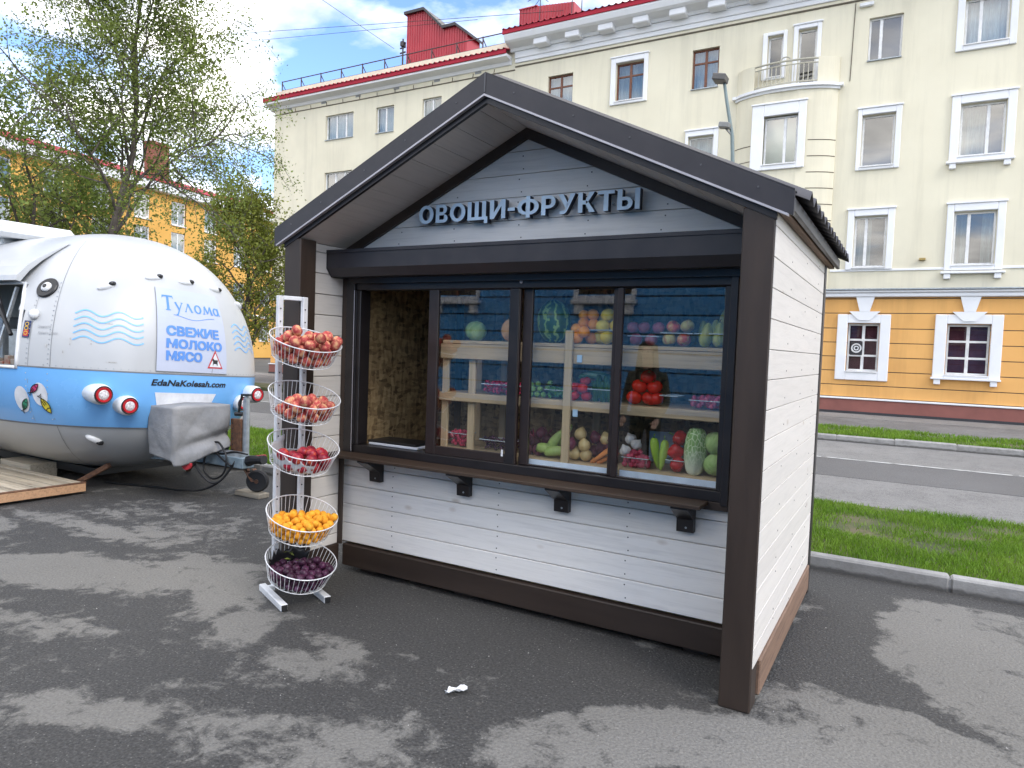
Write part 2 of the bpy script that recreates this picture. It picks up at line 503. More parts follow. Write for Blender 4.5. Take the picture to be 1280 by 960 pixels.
LOT = asphalt('patched_lot_asphalt', (0.056, 0.0545, 0.052), (0.190, 0.183, 0.167), 0.7, 0.570, 'dry')
ROADM = asphalt('worn_road_asphalt', (0.17, 0.165, 0.16), (0.225, 0.22, 0.21), 0.75, 0.48, None, 0.6)
STRIPM = asphalt('newer_road_asphalt', (0.115, 0.113, 0.112), (0.145, 0.143, 0.14), 0.7, 0.52, None, 0.6)
PATHM = asphalt('footway_asphalt', (0.13, 0.127, 0.125), (0.19, 0.185, 0.18), 0.75, 0.5, None, 0.6)
def kerbmat():
    m, nt, N, L, b = newmat('kerb_concrete')
    w = coords(N, L); n = noise(N, L, w, 6, 8, .65); n2 = noise(N, L, w, 80, 3, .6)
    r = ramp(N, [(.3, (.20, .195, .185)), (.5, (.29, .285, .275)), (.7, (.36, .355, .34))]); L.new(n.outputs['Fac'], r.inputs[0])
    g = N.new('ShaderNodeNewGeometry'); sp = N.new('ShaderNodeSeparateXYZ'); L.new(g.outputs['Position'], sp.inputs[0])
    a_ = N.new('ShaderNodeMath'); a_.operation = 'MULTIPLY_ADD'; a_.inputs[1].default_value = .09; L.new(n.outputs['Fac'], a_.inputs[0]); a_.inputs[2].default_value = -.005
    lt = N.new('ShaderNodeMath'); lt.operation = 'SUBTRACT'; L.new(a_.outputs[0], lt.inputs[0]); L.new(sp.outputs['Z'], lt.inputs[1])
    k = ramp(N, [(.0, 0.0), (.022, .8)]); L.new(lt.outputs[0], k.inputs[0])       # splash dirt along the foot
    mx = N.new('ShaderNodeMix'); mx.data_type = 'RGBA'; L.new(k.outputs[0], mx.inputs['Factor']); L.new(r.outputs[0], mx.inputs['A']); mx.inputs['B'].default_value = (.055, .052, .048, 1)
    oi = N.new('ShaderNodeObjectInfo'); h = N.new('ShaderNodeHueSaturation'); mr = N.new('ShaderNodeMapRange'); mr.inputs['To Min'].default_value = .88; mr.inputs['To Max'].default_value = 1.08
    L.new(oi.outputs['Random'], mr.inputs['Value']); L.new(mr.outputs[0], h.inputs['Value']); L.new(mx.outputs['Result'], h.inputs['Color']); L.new(h.outputs[0], b.inputs['Base Color'])
    b.inputs['Roughness'].default_value = .85
    bp = N.new('ShaderNodeBump'); bp.inputs['Strength'].default_value = .6; bp.inputs['Distance'].default_value = .005; L.new(n2.outputs['Fac'], bp.inputs['Height']); L.new(bp.outputs[0], b.inputs['Normal'])
    return m
KERBM = kerbmat()
SOIL = PM('verge_soil', [(0.3, (0.045, 0.06, 0.02)), (0.5, (0.075, 0.085, 0.03)), (0.66, (0.15, 0.115, 0.075))], 2.2, rough=0.95, bump=0.6, bscale=30, bdist=0.02)
FIELD = PM('outlying_ground', [(0.35, (0.08, 0.08, 0.075)), (0.65, (0.11, 0.11, 0.10))], 0.3, rough=0.9)
GRASS = leafmat('grass_blade', (0.12, 0.24, 0.018), (0.19, 0.31, 0.035), 1.6, 0.4, 0.35)
PAINT = PM('worn_road_paint', [(0.35, (0.20, 0.195, 0.185)), (0.55, (0.5, 0.5, 0.48))], 7, rough=0.7)

g = MB(); g.add([(-900, -900, -0.06), (900, -900, -0.06), (900, 900, -0.06), (-900, 900, -0.06)], [(0, 1, 2, 3)])
struct(g.build('ground', FIELD))

def lot_sheet():
    xs = np.concatenate([np.linspace(-60, -11, 14), np.arange(-10, 3.5, 0.045), np.linspace(3.6, 30, 10)])
    ys = np.concatenate([np.linspace(-13.9, -3.3, 8), np.arange(-3.2, 2.5, 0.045), [2.56]])
    X, Y = np.meshgrid(xs, ys)
    # dry, lighter patches (x, y, half-length, half-width, turn, weight): stains in P, darker areas in W
    P = [(-3.75, -0.30, 1.15, 0.42, 25, 1.0), (-4.55, -0.75, 0.75, 0.28, 15, 0.9), (-3.6, -1.22, 0.55, 0.16, 20, 0.55), (-2.42, -1.55, 0.34, 0.14, 10, 0.9),
         (-2.9, -0.42, 0.55, 0.2, -30, 0.9), (-2.0, -0.50, 0.28, 0.10, -10, 0.8), (-5.7, 0.06, 0.8, 0.14, 4, 0.8), (-5.0, 0.7, 1.2, 0.5, 0, 0.35), (-0.45, -0.52, 0.55, 0.24, 40, 1.05),
         (0.6, 0.1, 1.3, 0.45, 20, 1.2), (1.4, 1.5, 1.0, 1.1, 0, 1.15), (0.75, 1.3, 0.45, 0.8, 0, 0.9), (0.10, 1.62, 0.12, 0.10, 0, 1.0), (-2.1, -2.0, 0.22, 0.10, 20, 0.7),
         (-1.45, -0.15, 0.3, 0.1, 10, 0.45), (-1.2, -0.95, 0.35, 0.12, 30, 0.35), (-0.9, -0.15, 0.3, 0.12, 20, 0.4), (0.06, 1.36, 0.10, 0.10, 0, 0.8), (-6.6, -0.45, 0.9, 0.3, 0, 0.6),
         (2.4, 0.6, 1.3, 1.3, 0, 1.0), (-8, -1.5, 1.8, 0.7, 10, 0.6), (-2.9, -2.6, 0.8, 0.3, 20, 0.5), (-2.5, -0.95, 0.7, 0.25, 15, 0.25), (-1.5, -1.35, 0.8, 0.3, 10, 0.22), (-3.1, -1.75, 0.8, 0.25, 10, 0.25), (-1.0, -1.2, 0.5, 0.2, 0, 0.4), (-4.6, 0.15, 0.8, 0.25, 10, 0.45), (-1.9, -0.75, 0.35, 0.12, 0, 0.55)]
    W = [(0.26, 1.25, 0.24, 0.62, 0, 1.1), (0.42, 0.68, 0.30, 0.22, -30, 1.0), (0.78, 0.44, 0.34, 0.075, -27, 1.1), (0.55, 2.42, 2.6, 0.16, 0, 1.0), (0.32, 1.95, 0.28, 0.10, -10, 0.9), (-1.55, 0.05, 1.6, 0.36, 0, 1.0),
         (0.5, 1.75, 0.26, 0.09, -20, 0.5)]  # darker bands along the kerb and kiosk front included
    d = np.zeros_like(X)
    for sgn, S in ((1, P), (-1.2, W)):
        for (cx, cy, a, b, t, w) in S:
            c, s_ = math.cos(rad(t)), math.sin(rad(t))
            u = ((X - cx) * c + (Y - cy) * s_) / a; v = (-(X - cx) * s_ + (Y - cy) * c) / b
            q = u * u + v * v
            d += sgn * w * np.clip(1.35 - q, 0, 1) ** 0.8
    d = np.clip(d, -1, 1)
    ny, nx = X.shape
    V = np.stack([X.ravel(), Y.ravel(), np.zeros(X.size)], 1)
    i = np.arange(ny - 1)[:, None] * nx + np.arange(nx - 1)[None, :]
    F = np.stack([i, i + 1, i + nx + 1, i + nx], -1).reshape(-1, 4)
    o = soup('asphalt_yard', V, F, LOT)
    at = o.data.attributes.new('dry', 'FLOAT', 'POINT'); at.data.foreach_set('value', d.ravel().astype(np.float32))
    return struct(o)
lot_sheet()

# verge between the yard and the road, road with a newer strip, far verge, footway
def slab(name, x0, x1, y0, y1, z, m, z0=-0.055):
    return struct(MB().box((x0, y0, z0), (x1, y1, z)).build(name, m))
verge = slab('verge_soil', -60, 30, 2.655, 5.06, 0.072, SOIL)
slab('road', -60, 40, 5.06, 12.06, -0.004, ROADM)
slab('road_strip', -60, 40, 7.42, 9.30, 0.001, STRIPM, -0.003)
lm = MB()
for k in range(34):
    x = -50 + k * 2.6
    lm.box((x, 9.33, 0.0), (x + 2.52 , 9.41, 0.0035))
struct(lm.build('road_marking', PAINT))
slab('far_verge', -60, 40, 12.26, 13.75, 0.09, SOIL)
slab('footway', -60, 40, 13.75, 19.6, 0.05, PATHM)
slab('parapet_gutter', -60, 40, 17.9, 19.62, 0.056, ROADM, 0.051)

def kerb_row(name, y0, y1, z, x0, x1, step, joint, jag=0.0):
    base = struct(MB().box((x0, y0 + 0.012, -0.05), (x1, y1 - 0.012, z - 0.02)).build(name, KERBM))
    me = None
    x = joint - math.ceil((joint - x0) / step) * step
    while x < x1:
        if me is None:
            o = MB().cbox((0.004, 0, -0.05), (step - 0.004, y1 - y0, z), 0.014).build('kerb_stone', KERBM, base); me = o.data
        else:
            o = link('kerb_stone', me, base)
        o.location = (x, y0 + random.uniform(-jag, jag), random.uniform(-jag, jag) * 0.7)
        o.rotation_euler = (0, 0, random.uniform(-jag, jag) * 0.4)
        x += step
    return base
kerb_row('near_kerb', 2.545, 2.66, 0.108, -14, 6, 1.0, 0.86, 0.006)
kerb_row('far_kerb', 12.06, 12.26, 0.12, -8, 8, 1.02, 0.33, 0.012)

def grass_patch(name, x0, x1, y0, y1, z, n, h0, h1, w, bare=0.35, seed=1):
    r = np.random.default_rng(seed)
    x = r.uniform(x0, x1, n); y = r.uniform(y0, y1, n)
    dens = (np.sin(x * 1.7 + 1.3 * np.sin(y * 2.1)) * np.sin(y * 2.6 + np.sin(x * 2.3)) + 0.6 * np.sin(x * 5.1 + y * 3.7) * np.sin(y * 6.3 - x * 2.2))
    keep = dens + r.normal(0, 0.35, n) > -1.05 + bare
    x, y, dens = x[keep], y[keep], dens[keep]; n = len(x)
    h = r.uniform(h0, h1, n) * (0.75 + 0.3 * np.clip(dens + 0.6, 0, 1.3)); a = r.uniform(0, 2 * PI, n); lean = r.uniform(0.15, 0.9, n) * h; b = r.uniform(0, 2 * PI, n)
    dx, dy = np.cos(a) * w / 2, np.sin(a) * w / 2
    bx, by = np.cos(b) * lean, np.sin(b) * lean
    Z = np.full(n, z - 0.004)
    V = np.stack([np.stack([x - dx, y - dy, Z], 1), np.stack([x + dx, y + dy, Z], 1),
                  np.stack([x + dx * .7 + bx * .35, y + dy * .7 + by * .35, Z + h * .6], 1), np.stack([x - dx * .7 + bx * .35, y - dy * .7 + by * .35, Z + h * .6], 1),
                  np.stack([x + bx, y + by, Z + h], 1)], 1).reshape(-1, 3)
    i = np.arange(n)[:, None] * 5
    F = np.concatenate([i + np.array([[0, 1, 2]]), i + np.array([[0, 2, 3]]), i + np.array([[3, 2, 4]])], 0)
    return tag(stuff(soup(name, V, F, GRASS)), 'bright green mown grass on the %s' % ('verge behind the kiosk beside the near kerb' if seed < 3 else 'far verge across the road'), 'grass')
grass_patch('near_grass', -0.5, 4.2, 2.66, 5.04, 0.072, 56000, 0.025, 0.07, 0.0065, 0.48, 1)
o = grass_patch('near_grass', -11.5, -4.5, 2.70, 5.04, 0.072, 26000, 0.04, 0.085, 0.010, 0.25, 2)
o['label'] = 'bright green grass seen between the trailer and the fruit rack'
grass_patch('far_grass', -9, 6, 12.28, 14.3, 0.09, 26000, 0.05, 0.10, 0.014, 0.25, 3)

# paper scrap, pebbles
def scrap():
    m = PM('white_paper', (0.78, 0.79, 0.8), 20, rough=0.7)
    V, F = [], []
    n = 6
    for j in range(n):
        for i in range(n):
            u, v = i / (n - 1) - 0.5, j / (n - 1) - 0.5
            z = 0.010 + 0.016 * abs(math.sin(u * 5 + v * 3)) + 0.008 * math.sin(v * 9)
            V.append((u * 0.085 * (1 - 0.3 * v), v * 0.055 + 0.02 * math.sin(u * 4), z))
    for j in range(n - 1):
        for i in range(n - 1):
            F.append((j*n+i, j*n+i+1, (j+1)*n+i+1, (j+1)*n+i))
    o = MB().add(V, F).build('paper_scrap', m)
    o.location = (-1.2, -0.56, 0.0); o.rotation_euler = (0, 0, rad(20))
    md = o.modifiers.new('thick', 'SOLIDIFY'); md.thickness = 0.001
    tag(o, 'crumpled white paper scrap lying on the asphalt', 'litter')
scrap()
def grit():
    r = np.random.default_rng(5)
    n = 420
    x = r.uniform(-4.5, 2.2, n); y = r.uniform(-2.6, 2.4, n); s = r.uniform(0.002, 0.006, n)
    oc = np.array([(1,0,0),(0,1,0),(-1,0,0),(0,-1,0),(0,0,1)], float)
    V = (np.stack([x, y, np.full(n, 0.001)], 1)[:, None, :] + oc[None] * s[:, None, None] * r.uniform(0.6, 1.2, (n, 5, 1))).reshape(-1, 3)
    F = (np.arange(n)[:, None, None] * 5 + np.array([[0,1,4],[1,2,4],[2,3,4],[3,0,4]])[None]).reshape(-1, 3)
    o = stuff(soup('grit', V, F, PM('loose_grit', [(0.3, (0.12, 0.11, 0.10)), (0.7, (0.45, 0.44, 0.42))], 40, rough=0.9)))
    tag(o, 'loose pale grit scattered over the asphalt yard', 'grit')
grit()

# ================================================================== APARTMENT BLOCK ACROSS THE ROAD
FY = 19.65
def stucco(name, c0, c1, streak=.12, rand=0.0):
    m = PM(name, [(.3, c0), (.7, c1)], .7, rough=.9, bump=.3, bscale=40, bdist=.01, rand=rand)
    N, L = m.node_tree.nodes, m.node_tree.links; b = N['Principled BSDF']
    src = b.inputs['Base Color'].links[0].from_socket
    w = coords(N, L, 'world', (1.6, 1.6, .10)); n = noise(N, L, w, 1.6, 8, .7)        # rain streaks
    w2 = coords(N, L); n2 = noise(N, L, w2, .22, 4, .6)                                # repainted areas
    r = ramp(N, [(.36, 1 - streak), (.52, 1.0)]); L.new(n.outputs['Fac'], r.inputs[0])
    r2 = ramp(N, [(.40, .95), (.46, 1.0), (.60, 1.03)]); L.new(n2.outputs['Fac'], r2.inputs[0])
    a = N.new('ShaderNodeVectorMath'); a.operation = 'MULTIPLY'; L.new(src, a.inputs[0]); L.new(r.outputs[0], a.inputs[1])
    a2 = N.new('ShaderNodeVectorMath'); a2.operation = 'MULTIPLY'; L.new(a.outputs[0], a2.inputs[0]); L.new(r2.outputs[0], a2.inputs[1])
    L.new(a2.outputs[0], b.inputs['Base Color'])
    return m
CREAM = stucco('cream_stucco', (0.675, 0.63, 0.485), (0.725, 0.68, 0.53), .09)
OCHRE = stucco('orange_stucco', (0.70, 0.37, 0.115), (0.76, 0.42, 0.14), .10, .03)
TRIM = PM('white_stucco_trim', [(0.3, (0.72, 0.73, 0.75)), (0.7, (0.80, 0.81, 0.82))], 1.5, rough=0.8)
PLINTH = PM('plinth_red', [(0.3, (0.20, 0.075, 0.062)), (0.7, (0.26, 0.10, 0.082))], 1.6, rough=0.85, bump=0.3, bscale=30)
DKLINE = PM('dark_joint', (0.13, 0.11, 0.08), 4, rough=0.9)  # plain dark colour of joints, grooves and facade lines
REDROOF = PM('red_roof_metal', [(0.3, (0.30, 0.018, 0.035)), (0.7, (0.40, 0.03, 0.05))], 1.2, rough=0.75, rvar=0.1, spec=0.2)
REDCLAD = PM('red_cladding', [(0.3, (0.36, 0.035, 0.05)), (0.7, (0.46, 0.055, 0.07))], 1.2, rough=0.5)
PVC = PM('white_window_frame', (0.74, 0.74, 0.73), 6, rough=0.4)
VARN = PM('brown_window_frame', [(0.3, (0.10, 0.035, 0.018)), (0.7, (0.20, 0.07, 0.03))], 12, rough=0.5)
PANE = glassy('flat_window_pane', (0.80, 0.87, 0.88), 2.3, 0.0, 0.05)
PANE_G = glassy('old_window_pane', (0.85, 0.88, 0.88), 1.5, 0.0, 0.05)
CURT = PM('net_curtain', [(0.35, (0.42, 0.43, 0.43)), (0.65, (0.62, 0.62, 0.60))], 5, (6, 1, 0.4), rough=0.9)
CURT_D = PM('heavy_curtain', [(0.35, (0.16, 0.17, 0.16)), (0.65, (0.30, 0.31, 0.29))], 5, (7, 1, 0.4), rough=0.9)
CURT_R = PM('plum_blind', [(0.35, (0.13, 0.03, 0.05)), (0.65, (0.20, 0.06, 0.085))], 3, rough=0.9)
ROOM = PM('dark_room', (0.03, 0.03, 0.032), 2, rough=0.9)
IRON = PM('painted_railing', [(0.3, (0.05, 0.03, 0.03)), (0.7, (0.08, 0.045, 0.045))], 6, rough=0.6)
DARKCAP = PM('black_cap_metal', (0.03, 0.03, 0.034), 4, rough=0.5)

blk = thing('apartment_block', 'long cream four storey apartment block with orange ground floor across the road', 'building', (-4, FY, 0))

# window table: kind, glass x0,x1,z0,z1, surround (x0,x1,z0,z1) or None, pattern
WIN = [
 ('ground_window', -1.153, -0.329, 1.313, 2.701, (-1.440, -0.052, 1.045, 2.969), 'six', 'plum'),
 ('ground_window', 1.336, 2.335, 1.322, 2.710, (1.040, 2.612, 1.239, 2.978), 'six', 'plum'),
 ('window', -1.144, -0.302, 4.338, 5.800, (-1.329, -0.112, 4.264, 5.994), 'one_third', 'dark'),
 ('window', 1.326, 2.298, 4.338, 5.782, (1.151, 2.492, 4.190, 5.994), 'one_third', 'dark'),
 ('window', -1.097, -0.255, 7.243, 8.696, (-1.218, -0.094, 7.132, 8.881), 'single', 'none'),
 ('window', 1.317, 2.353, 7.290, 8.687, (1.095, 2.566, 7.151, 8.918), 'two_third', 'dark'),
 ('window', -1.070, -0.209, 10.259, 11.462, None, 'one_third', 'none'),
 ('window', 1.271, 2.279, 10.278, 11.499, (1.086, 2.455, 10.111, 11.684), 'one_third', 'net'),
 ('window', -11.431, -10.441, 10.250, 11.453, None, 'brown', 'net'),
 ('window', -8.804, -7.823, 10.185, 11.453, (-8.989, -7.666, 10.065, 11.638), 'brown', 'net'),
 ('window', -6.186, -5.325, 10.204, 11.453, None, 'brown', 'net'),
 ('window', -6.186, -5.381, 7.243, 8.668, (-6.287, -5.223, 7.132, 8.853), 'single', 'net'),
 ('window', -8.748, -7.823, 7.243, 8.668, (-8.933, -7.666, 7.132, 8.853), 'two_third', 'net'),
 ('window', -22.348, -20.738, 10.435, 11.480, None, 'triple', 'net'),
 ('window', -19.480, -18.527, 10.398, 11.453, None, 'two', 'net'),
 ('window', -17.074, -16.140, 10.417, 11.462, None, 'two', 'net'),
 ('window', -22.348, -20.756, 7.937, 9.020, None, 'triple', 'none'),
 ('balcony_window', -3.845, -3.410, 10.204, 11.443, (-3.993, -3.290, 10.130, 11.554), 'single', 'none'),
 ('balcony_door', -2.966, -2.457, 9.834, 11.480, (-3.105, -2.328, 9.741, 11.610), 'single', 'none'),
 ('window', 4.666, 5.684, 4.338, 5.782, (4.481, 5.869, 4.190, 5.994), 'one_third', 'dark'),
 ('window', 4.666, 5.684, 7.290, 8.687, (4.481, 5.869, 7.151, 8.918), 'two_third', 'dark'),
 ('window', 4.666, 5.684, 10.278, 11.499, (4.481, 5.869, 10.111, 11.684), 'one_third', 'net'),
 ('ground_window', 4.666, 5.684, 1.322, 2.710, (4.389, 5.961, 1.239, 2.978), 'six', 'plum'),
 ('window', -19.480, -18.527, 7.937, 9.020, None, 'two', 'net'),
 ('window', -19.480, -18.527, 4.930, 6.041, None, 'two', 'net'),
 ('window', -17.074, -16.140, 7.937, 9.020, None, 'two', 'net'),
 ('window', -17.074, -16.140, 4.930, 6.041, None, 'two', 'net'),
 ('window', -22.348, -20.756, 4.930, 6.041, None, 'triple', 'net'),
 ('ground_window', -22.163, -21.145, 1.322, 2.710, (-22.440, -20.867, 1.239, 2.978), 'six', 'plum'),
 ('ground_window', -19.480, -18.527, 1.322, 2.710, (-19.757, -18.249, 1.239, 2.978), 'six', 'plum'),
 ('ground_window', -17.074, -16.140, 1.322, 2.710, (-17.352, -15.862, 1.239, 2.978), 'six', 'plum'),
 ('ground_window', -11.431, -10.441, 1.322, 2.710, (-11.709, -10.164, 1.239, 2.978), 'six', 'plum'),
 ('ground_window', -8.748, -7.823, 1.322, 2.710, (-9.026, -7.546, 1.239, 2.978), 'six', 'plum'),
 ('ground_window', -6.186, -5.381, 1.322, 2.710, (-6.463, -5.103, 1.239, 2.978), 'six', 'plum'),
 ('window', -11.431, -10.506, 4.338, 5.800, (-11.616, -10.321, 4.264, 5.994), 'one_third', 'net'),
 ('window', -8.748, -7.823, 4.338, 5.800, (-8.933, -7.638, 4.264, 5.994), 'one_third', 'net'),
 ('window', -6.186, -5.381, 4.338, 5.800, (-6.371, -5.196, 4.264, 5.994), 'one_third', 'net'),
 ('window', -11.431, -10.506, 7.243, 8.668, (-11.616, -10.321, 7.132, 8.853), 'one_third', 'net'),
]
BAYX0, BAYX1, BAYZ = -4.678, -1.782, 9.556
BWIN = (-3.743, -2.790, 7.428, 8.853, -4.104, -2.559, 7.262, 9.205)

def wall(mb, x0, x1, z0, z1, y, holes, depth=0.16):
    xs = sorted({x0, x1, *[h for H in holes for h in H[:2] if x0 < h < x1]})
    zs = sorted({z0, z1, *[h for H in holes for h in H[2:4] if z0 < h < z1]})
    for i in range(len(xs) - 1):
        for j in range(len(zs) - 1):
            cx, cz = (xs[i] + xs[i+1]) / 2, (zs[j] + zs[j+1]) / 2
            if any(a < cx < b and c < cz < d for a, b, c, d in holes): continue
            mb.add([(xs[i], y, zs[j]), (xs[i+1], y, zs[j]), (xs[i+1], y, zs[j+1]), (xs[i], y, zs[j+1])], [(0, 1, 2, 3)])
    for a, b, c, d in holes:
        if a >= x1 or b <= x0 or d <= z0 or c >= z1: continue
        c2, d2 = max(c, z0), min(d, z1)
        yb = y + depth
        mb.add([(a, y, c2), (a, yb, c2), (a, yb, d2), (a, y, d2)], [(3, 2, 1, 0)])
        mb.add([(b, y, c2), (b, yb, c2), (b, yb, d2), (b, y, d2)], [(0, 1, 2, 3)])
        if c >= z0: mb.add([(a, y, c), (b, y, c), (b, yb, c), (a, yb, c)], [(0, 1, 2, 3)])
        if d <= z1: mb.add([(a, y, d), (b, y, d), (b, yb, d), (a, yb, d)], [(3, 2, 1, 0)])

def curtain(x0, x1, z0, z1, y, amp=0.03, per=0.11, sl=0):
    n = max(8, int((x1 - x0) / 0.03)); V, F = [], []
    for i in range(n + 1):
        x = x0 + (x1 - x0) * i / n
        yy = y + amp * math.sin(x / per * 2 * PI) + amp * 0.5 * math.sin(x / per * 3.3)
        V += [(x, yy, z0), (x + sl, yy, z1)]
    for i in range(n): F.append((2*i, 2*i+2, 2*i+3, 2*i+1))
    return V, F

def facade_window(parent, nm, x0, x1, z0, z1, sur, pat, cur, y=FY, sill=False):
    fm = VARN if pat == 'brown' else PVC
    yf = y + 0.10
    t = 0.055
    w, h = x1 - x0, z1 - z0
    xs = {'one_third': [0.36], 'two_third': [0.62], 'two': [0.5], 'triple': [0.36, 0.70], 'brown': [0.5], 'six': [0.5], 'single': []}[pat]
    zs = {'brown': [0.66], 'six': [0.33, 0.66]}.get(pat, [])
    f = MB()
    f.cbox((x0, yf, z0), (x0 + t, yf + 0.06, z1), 0.006); f.cbox((x1 - t, yf, z0), (x1, yf + 0.06, z1), 0.006)
    f.cbox((x0 + t, yf, z0), (x1 - t, yf + 0.06, z0 + t), 0.006); f.cbox((x0 + t, yf, z1 - t), (x1 - t, yf + 0.06, z1), 0.006)
    gx = [x0 + t] + [x0 + w * q for q in xs] + [x1 - t]
    gz = [z0 + t] + [z0 + h * q for q in zs] + [z1 - t]
    for q in gx[1:-1]: f.cbox((q - 0.04, yf + 0.003, z0 + t), (q + 0.04, yf + 0.057, z1 - t), 0.006)
    for q in gz[1:-1]:
        for i in range(len(gx) - 1):
            a = gx[i] + (0.04 if i else 0); b = gx[i+1] - (0.04 if i < len(gx) - 2 else 0)
            f.cbox((a, yf + 0.006, q - 0.03), (b, yf + 0.054, q + 0.03), 0.006)
    win = f.build(nm, fm, parent)
    for i in range(len(gx) - 1):
        for j in range(len(gz) - 1):
            MB().box((gx[i] - 0.01, yf + 0.028, gz[j] - 0.01), (gx[i+1] + 0.01, yf + 0.034, gz[j+1] + 0.01)).build('pane', PANE_G if nm == 'ground_window' else PANE, win)
    r = MB()
    yb = y + 0.9
    r.add([(x0 - .3, yb, z0 - .3), (x1 + .3, yb, z0 - .3), (x1 + .3, yb, z1 + .3), (x0 - .3, yb, z1 + .3)], [(0, 1, 2, 3)])
    r.add([(x0 - .3, y + .17, z0 - .3), (x0 - .3, yb, z0 - .3), (x0 - .3, yb, z1 + .3), (x0 - .3, y + .17, z1 + .3)], [(0, 1, 2, 3)])
    r.add([(x1 + .3, y + .17, z0 - .3), (x1 + .3, yb, z0 - .3), (x1 + .3, yb, z1 + .3), (x1 + .3, y + .17, z1 + .3)], [(0, 1, 2, 3)])
    r.add([(x0 - .3, y + .17, z1 + .3), (x1 + .3, y + .17, z1 + .3), (x1 + .3, yb, z1 + .3), (x0 - .3, yb, z1 + .3)], [(0, 1, 2, 3)])
    r.add([(x0 - .3, y + .17, z0 - .3), (x1 + .3, y + .17, z0 - .3), (x1 + .3, yb, z0 - .3), (x0 - .3, yb, z0 - .3)], [(0, 1, 2, 3)])
    r.build('room', ROOM, win)
    if cur != 'none':
        cm = {'net': CURT, 'dark': CURT_D, 'plum': CURT_R}[cur]
        c = MB()
        if cur == 'plum': c.add(*curtain(x0 - .1, x1 + .1, z0 - .05, z1 + .05, y + 0.35, 0.004, 0.4))
        elif cur == 'net': c.add(*curtain(x0 - .1, x1 + .1, z0 - .1, z1 + .1, y + 0.32))
        else:
            s = random.uniform(0.45, 0.8)
            c.add(*curtain(x0 - .1, x0 + w * s * 0.75, z0 - .1, z1 + .1, y + 0.34, 0.035, 0.14))
            c.add(*curtain(x0 + w * (s + 0.22), x1 + .1, z0 - .1, z1 + .1, y + 0.34, 0.035, 0.14))
        c.build('curtain', cm, win)
    if sur:
        a, b, c_, d = sur
        s = MB(); p = 0.07
        s.cbox((a, y - p, c_), (x0 - 0.012, y + 0.01, d), 0.015); s.cbox((x1 + 0.012, y - p, c_), (b, y + 0.01, d), 0.015)
        s.cbox((x0 - 0.012, y - p, z1 + 0.012), (x1 + 0.012, y + 0.01, d), 0.015); s.cbox((x0 - 0.012, y - p, c_), (x1 + 0.012, y + 0.01, z0 - 0.005), 0.015)
        if d - z1 > 0.12 and nm != 'ground_window':
            s.cbox((a - 0.03, y - p - 0.03, d), (b + 0.03, y, d + 0.05), 0.012)
        s.build('surround', TRIM, win)
    sl = MB(); a, b = (sur[0], sur[1]) if sur else (x0, x1)
    if not (sur and nm == 'balcony_door'):
        sl.cbox((x0 - 0.01, y - (0.10 if sur else 0.05), z0 - 0.035), (x1 + 0.01, y + 0.10, z0), 0.008)
        sl.build('sill', PVC if sur else STEEL, win)
    return win

holes = [(w[1], w[2], w[3], w[4]) for w in WIN]
bayhole = (BAYX0 + 0.25, BAYX1 - 0.25, 0.6, BAYZ - 0.2)
XL, XJ, XR = -25.539, -12.819, 8.367
ZP, ZL0, ZL1, ZC = 0.481, 3.469, 3.691, 11.999
w1 = MB(); wall(w1, XL, XR, ZL1, 12.979, FY, holes); w1.build('upper_wall', CREAM, blk)
# ground floor: stucco courses with recessed joints
jz = [ZP + 0.06, 0.897, 1.313, 1.730, 2.146, 2.562, 3.006, 3.423, ZL0]
w2 = MB(); wall(w2, XL, XR, ZP, ZL0, FY + 0.02, [(a - .02, b + .02, c - .02, d + .02) for a, b, c, d in holes], 0.15); w2.build('ground_floor_wall', DKLINE, blk)
for k in range(len(jz) - 1):
    c = MB()
    zz0, zz1 = jz[k] + 0.012, jz[k + 1] - 0.012
    wall(c, XL, XR, zz0, zz1, FY, holes, 0.02)
    c.add([(XL, FY, zz0), (XR, FY, zz0), (XR, FY + .02, zz0), (XL, FY + .02, zz0)], [(3, 2, 1, 0)])
    c.add([(XL, FY, zz1), (XR, FY, zz1), (XR, FY + .02, zz1), (XL, FY + .02, zz1)], [(0, 1, 2, 3)])
    c.build('stucco_course', OCHRE, blk)
c = MB(); c.cbox((XL - .05, FY - 0.07, 0.0), (XR, FY + 0.3, ZP), 0.02); c.build('plinth', PLINTH, blk)
c = MB(); c.cbox((XL - .06, FY - 0.10, ZP), (XR, FY + 0.1, ZP + 0.05), 0.01); c.build('plinth_drip', TRIM, blk)
c = MB(); c.box((XL - .05, FY - 0.074, 0.0), (XR, FY - 0.05, 0.13)); c.build('plinth_base', DARKCAP, blk)
c = MB(); c.cbox((XL - .1, FY - 0.14, ZL0), (XR, FY + 0.05, ZL0 + 0.12), 0.02); c.cbox((XL - .12, FY - 0.20, ZL0 + 0.12), (XR, FY + 0.05, ZL1 - 0.03), 0.02); c.build('string_course', TRIM, blk)
c = MB(); c.cbox((XL - .14, FY - 0.25, ZL1 - 0.03), (XR, FY + 0.05, ZL1 + 0.012), 0.01); c.build('string_course_flashing', STEEL, blk)
c = MB(); c.cbox((BAYX1 + 0.05, FY - 0.03, 4.218), (XR, FY + 0.02, 4.283), 0.008); c.build('sill_band', TRIM, blk)
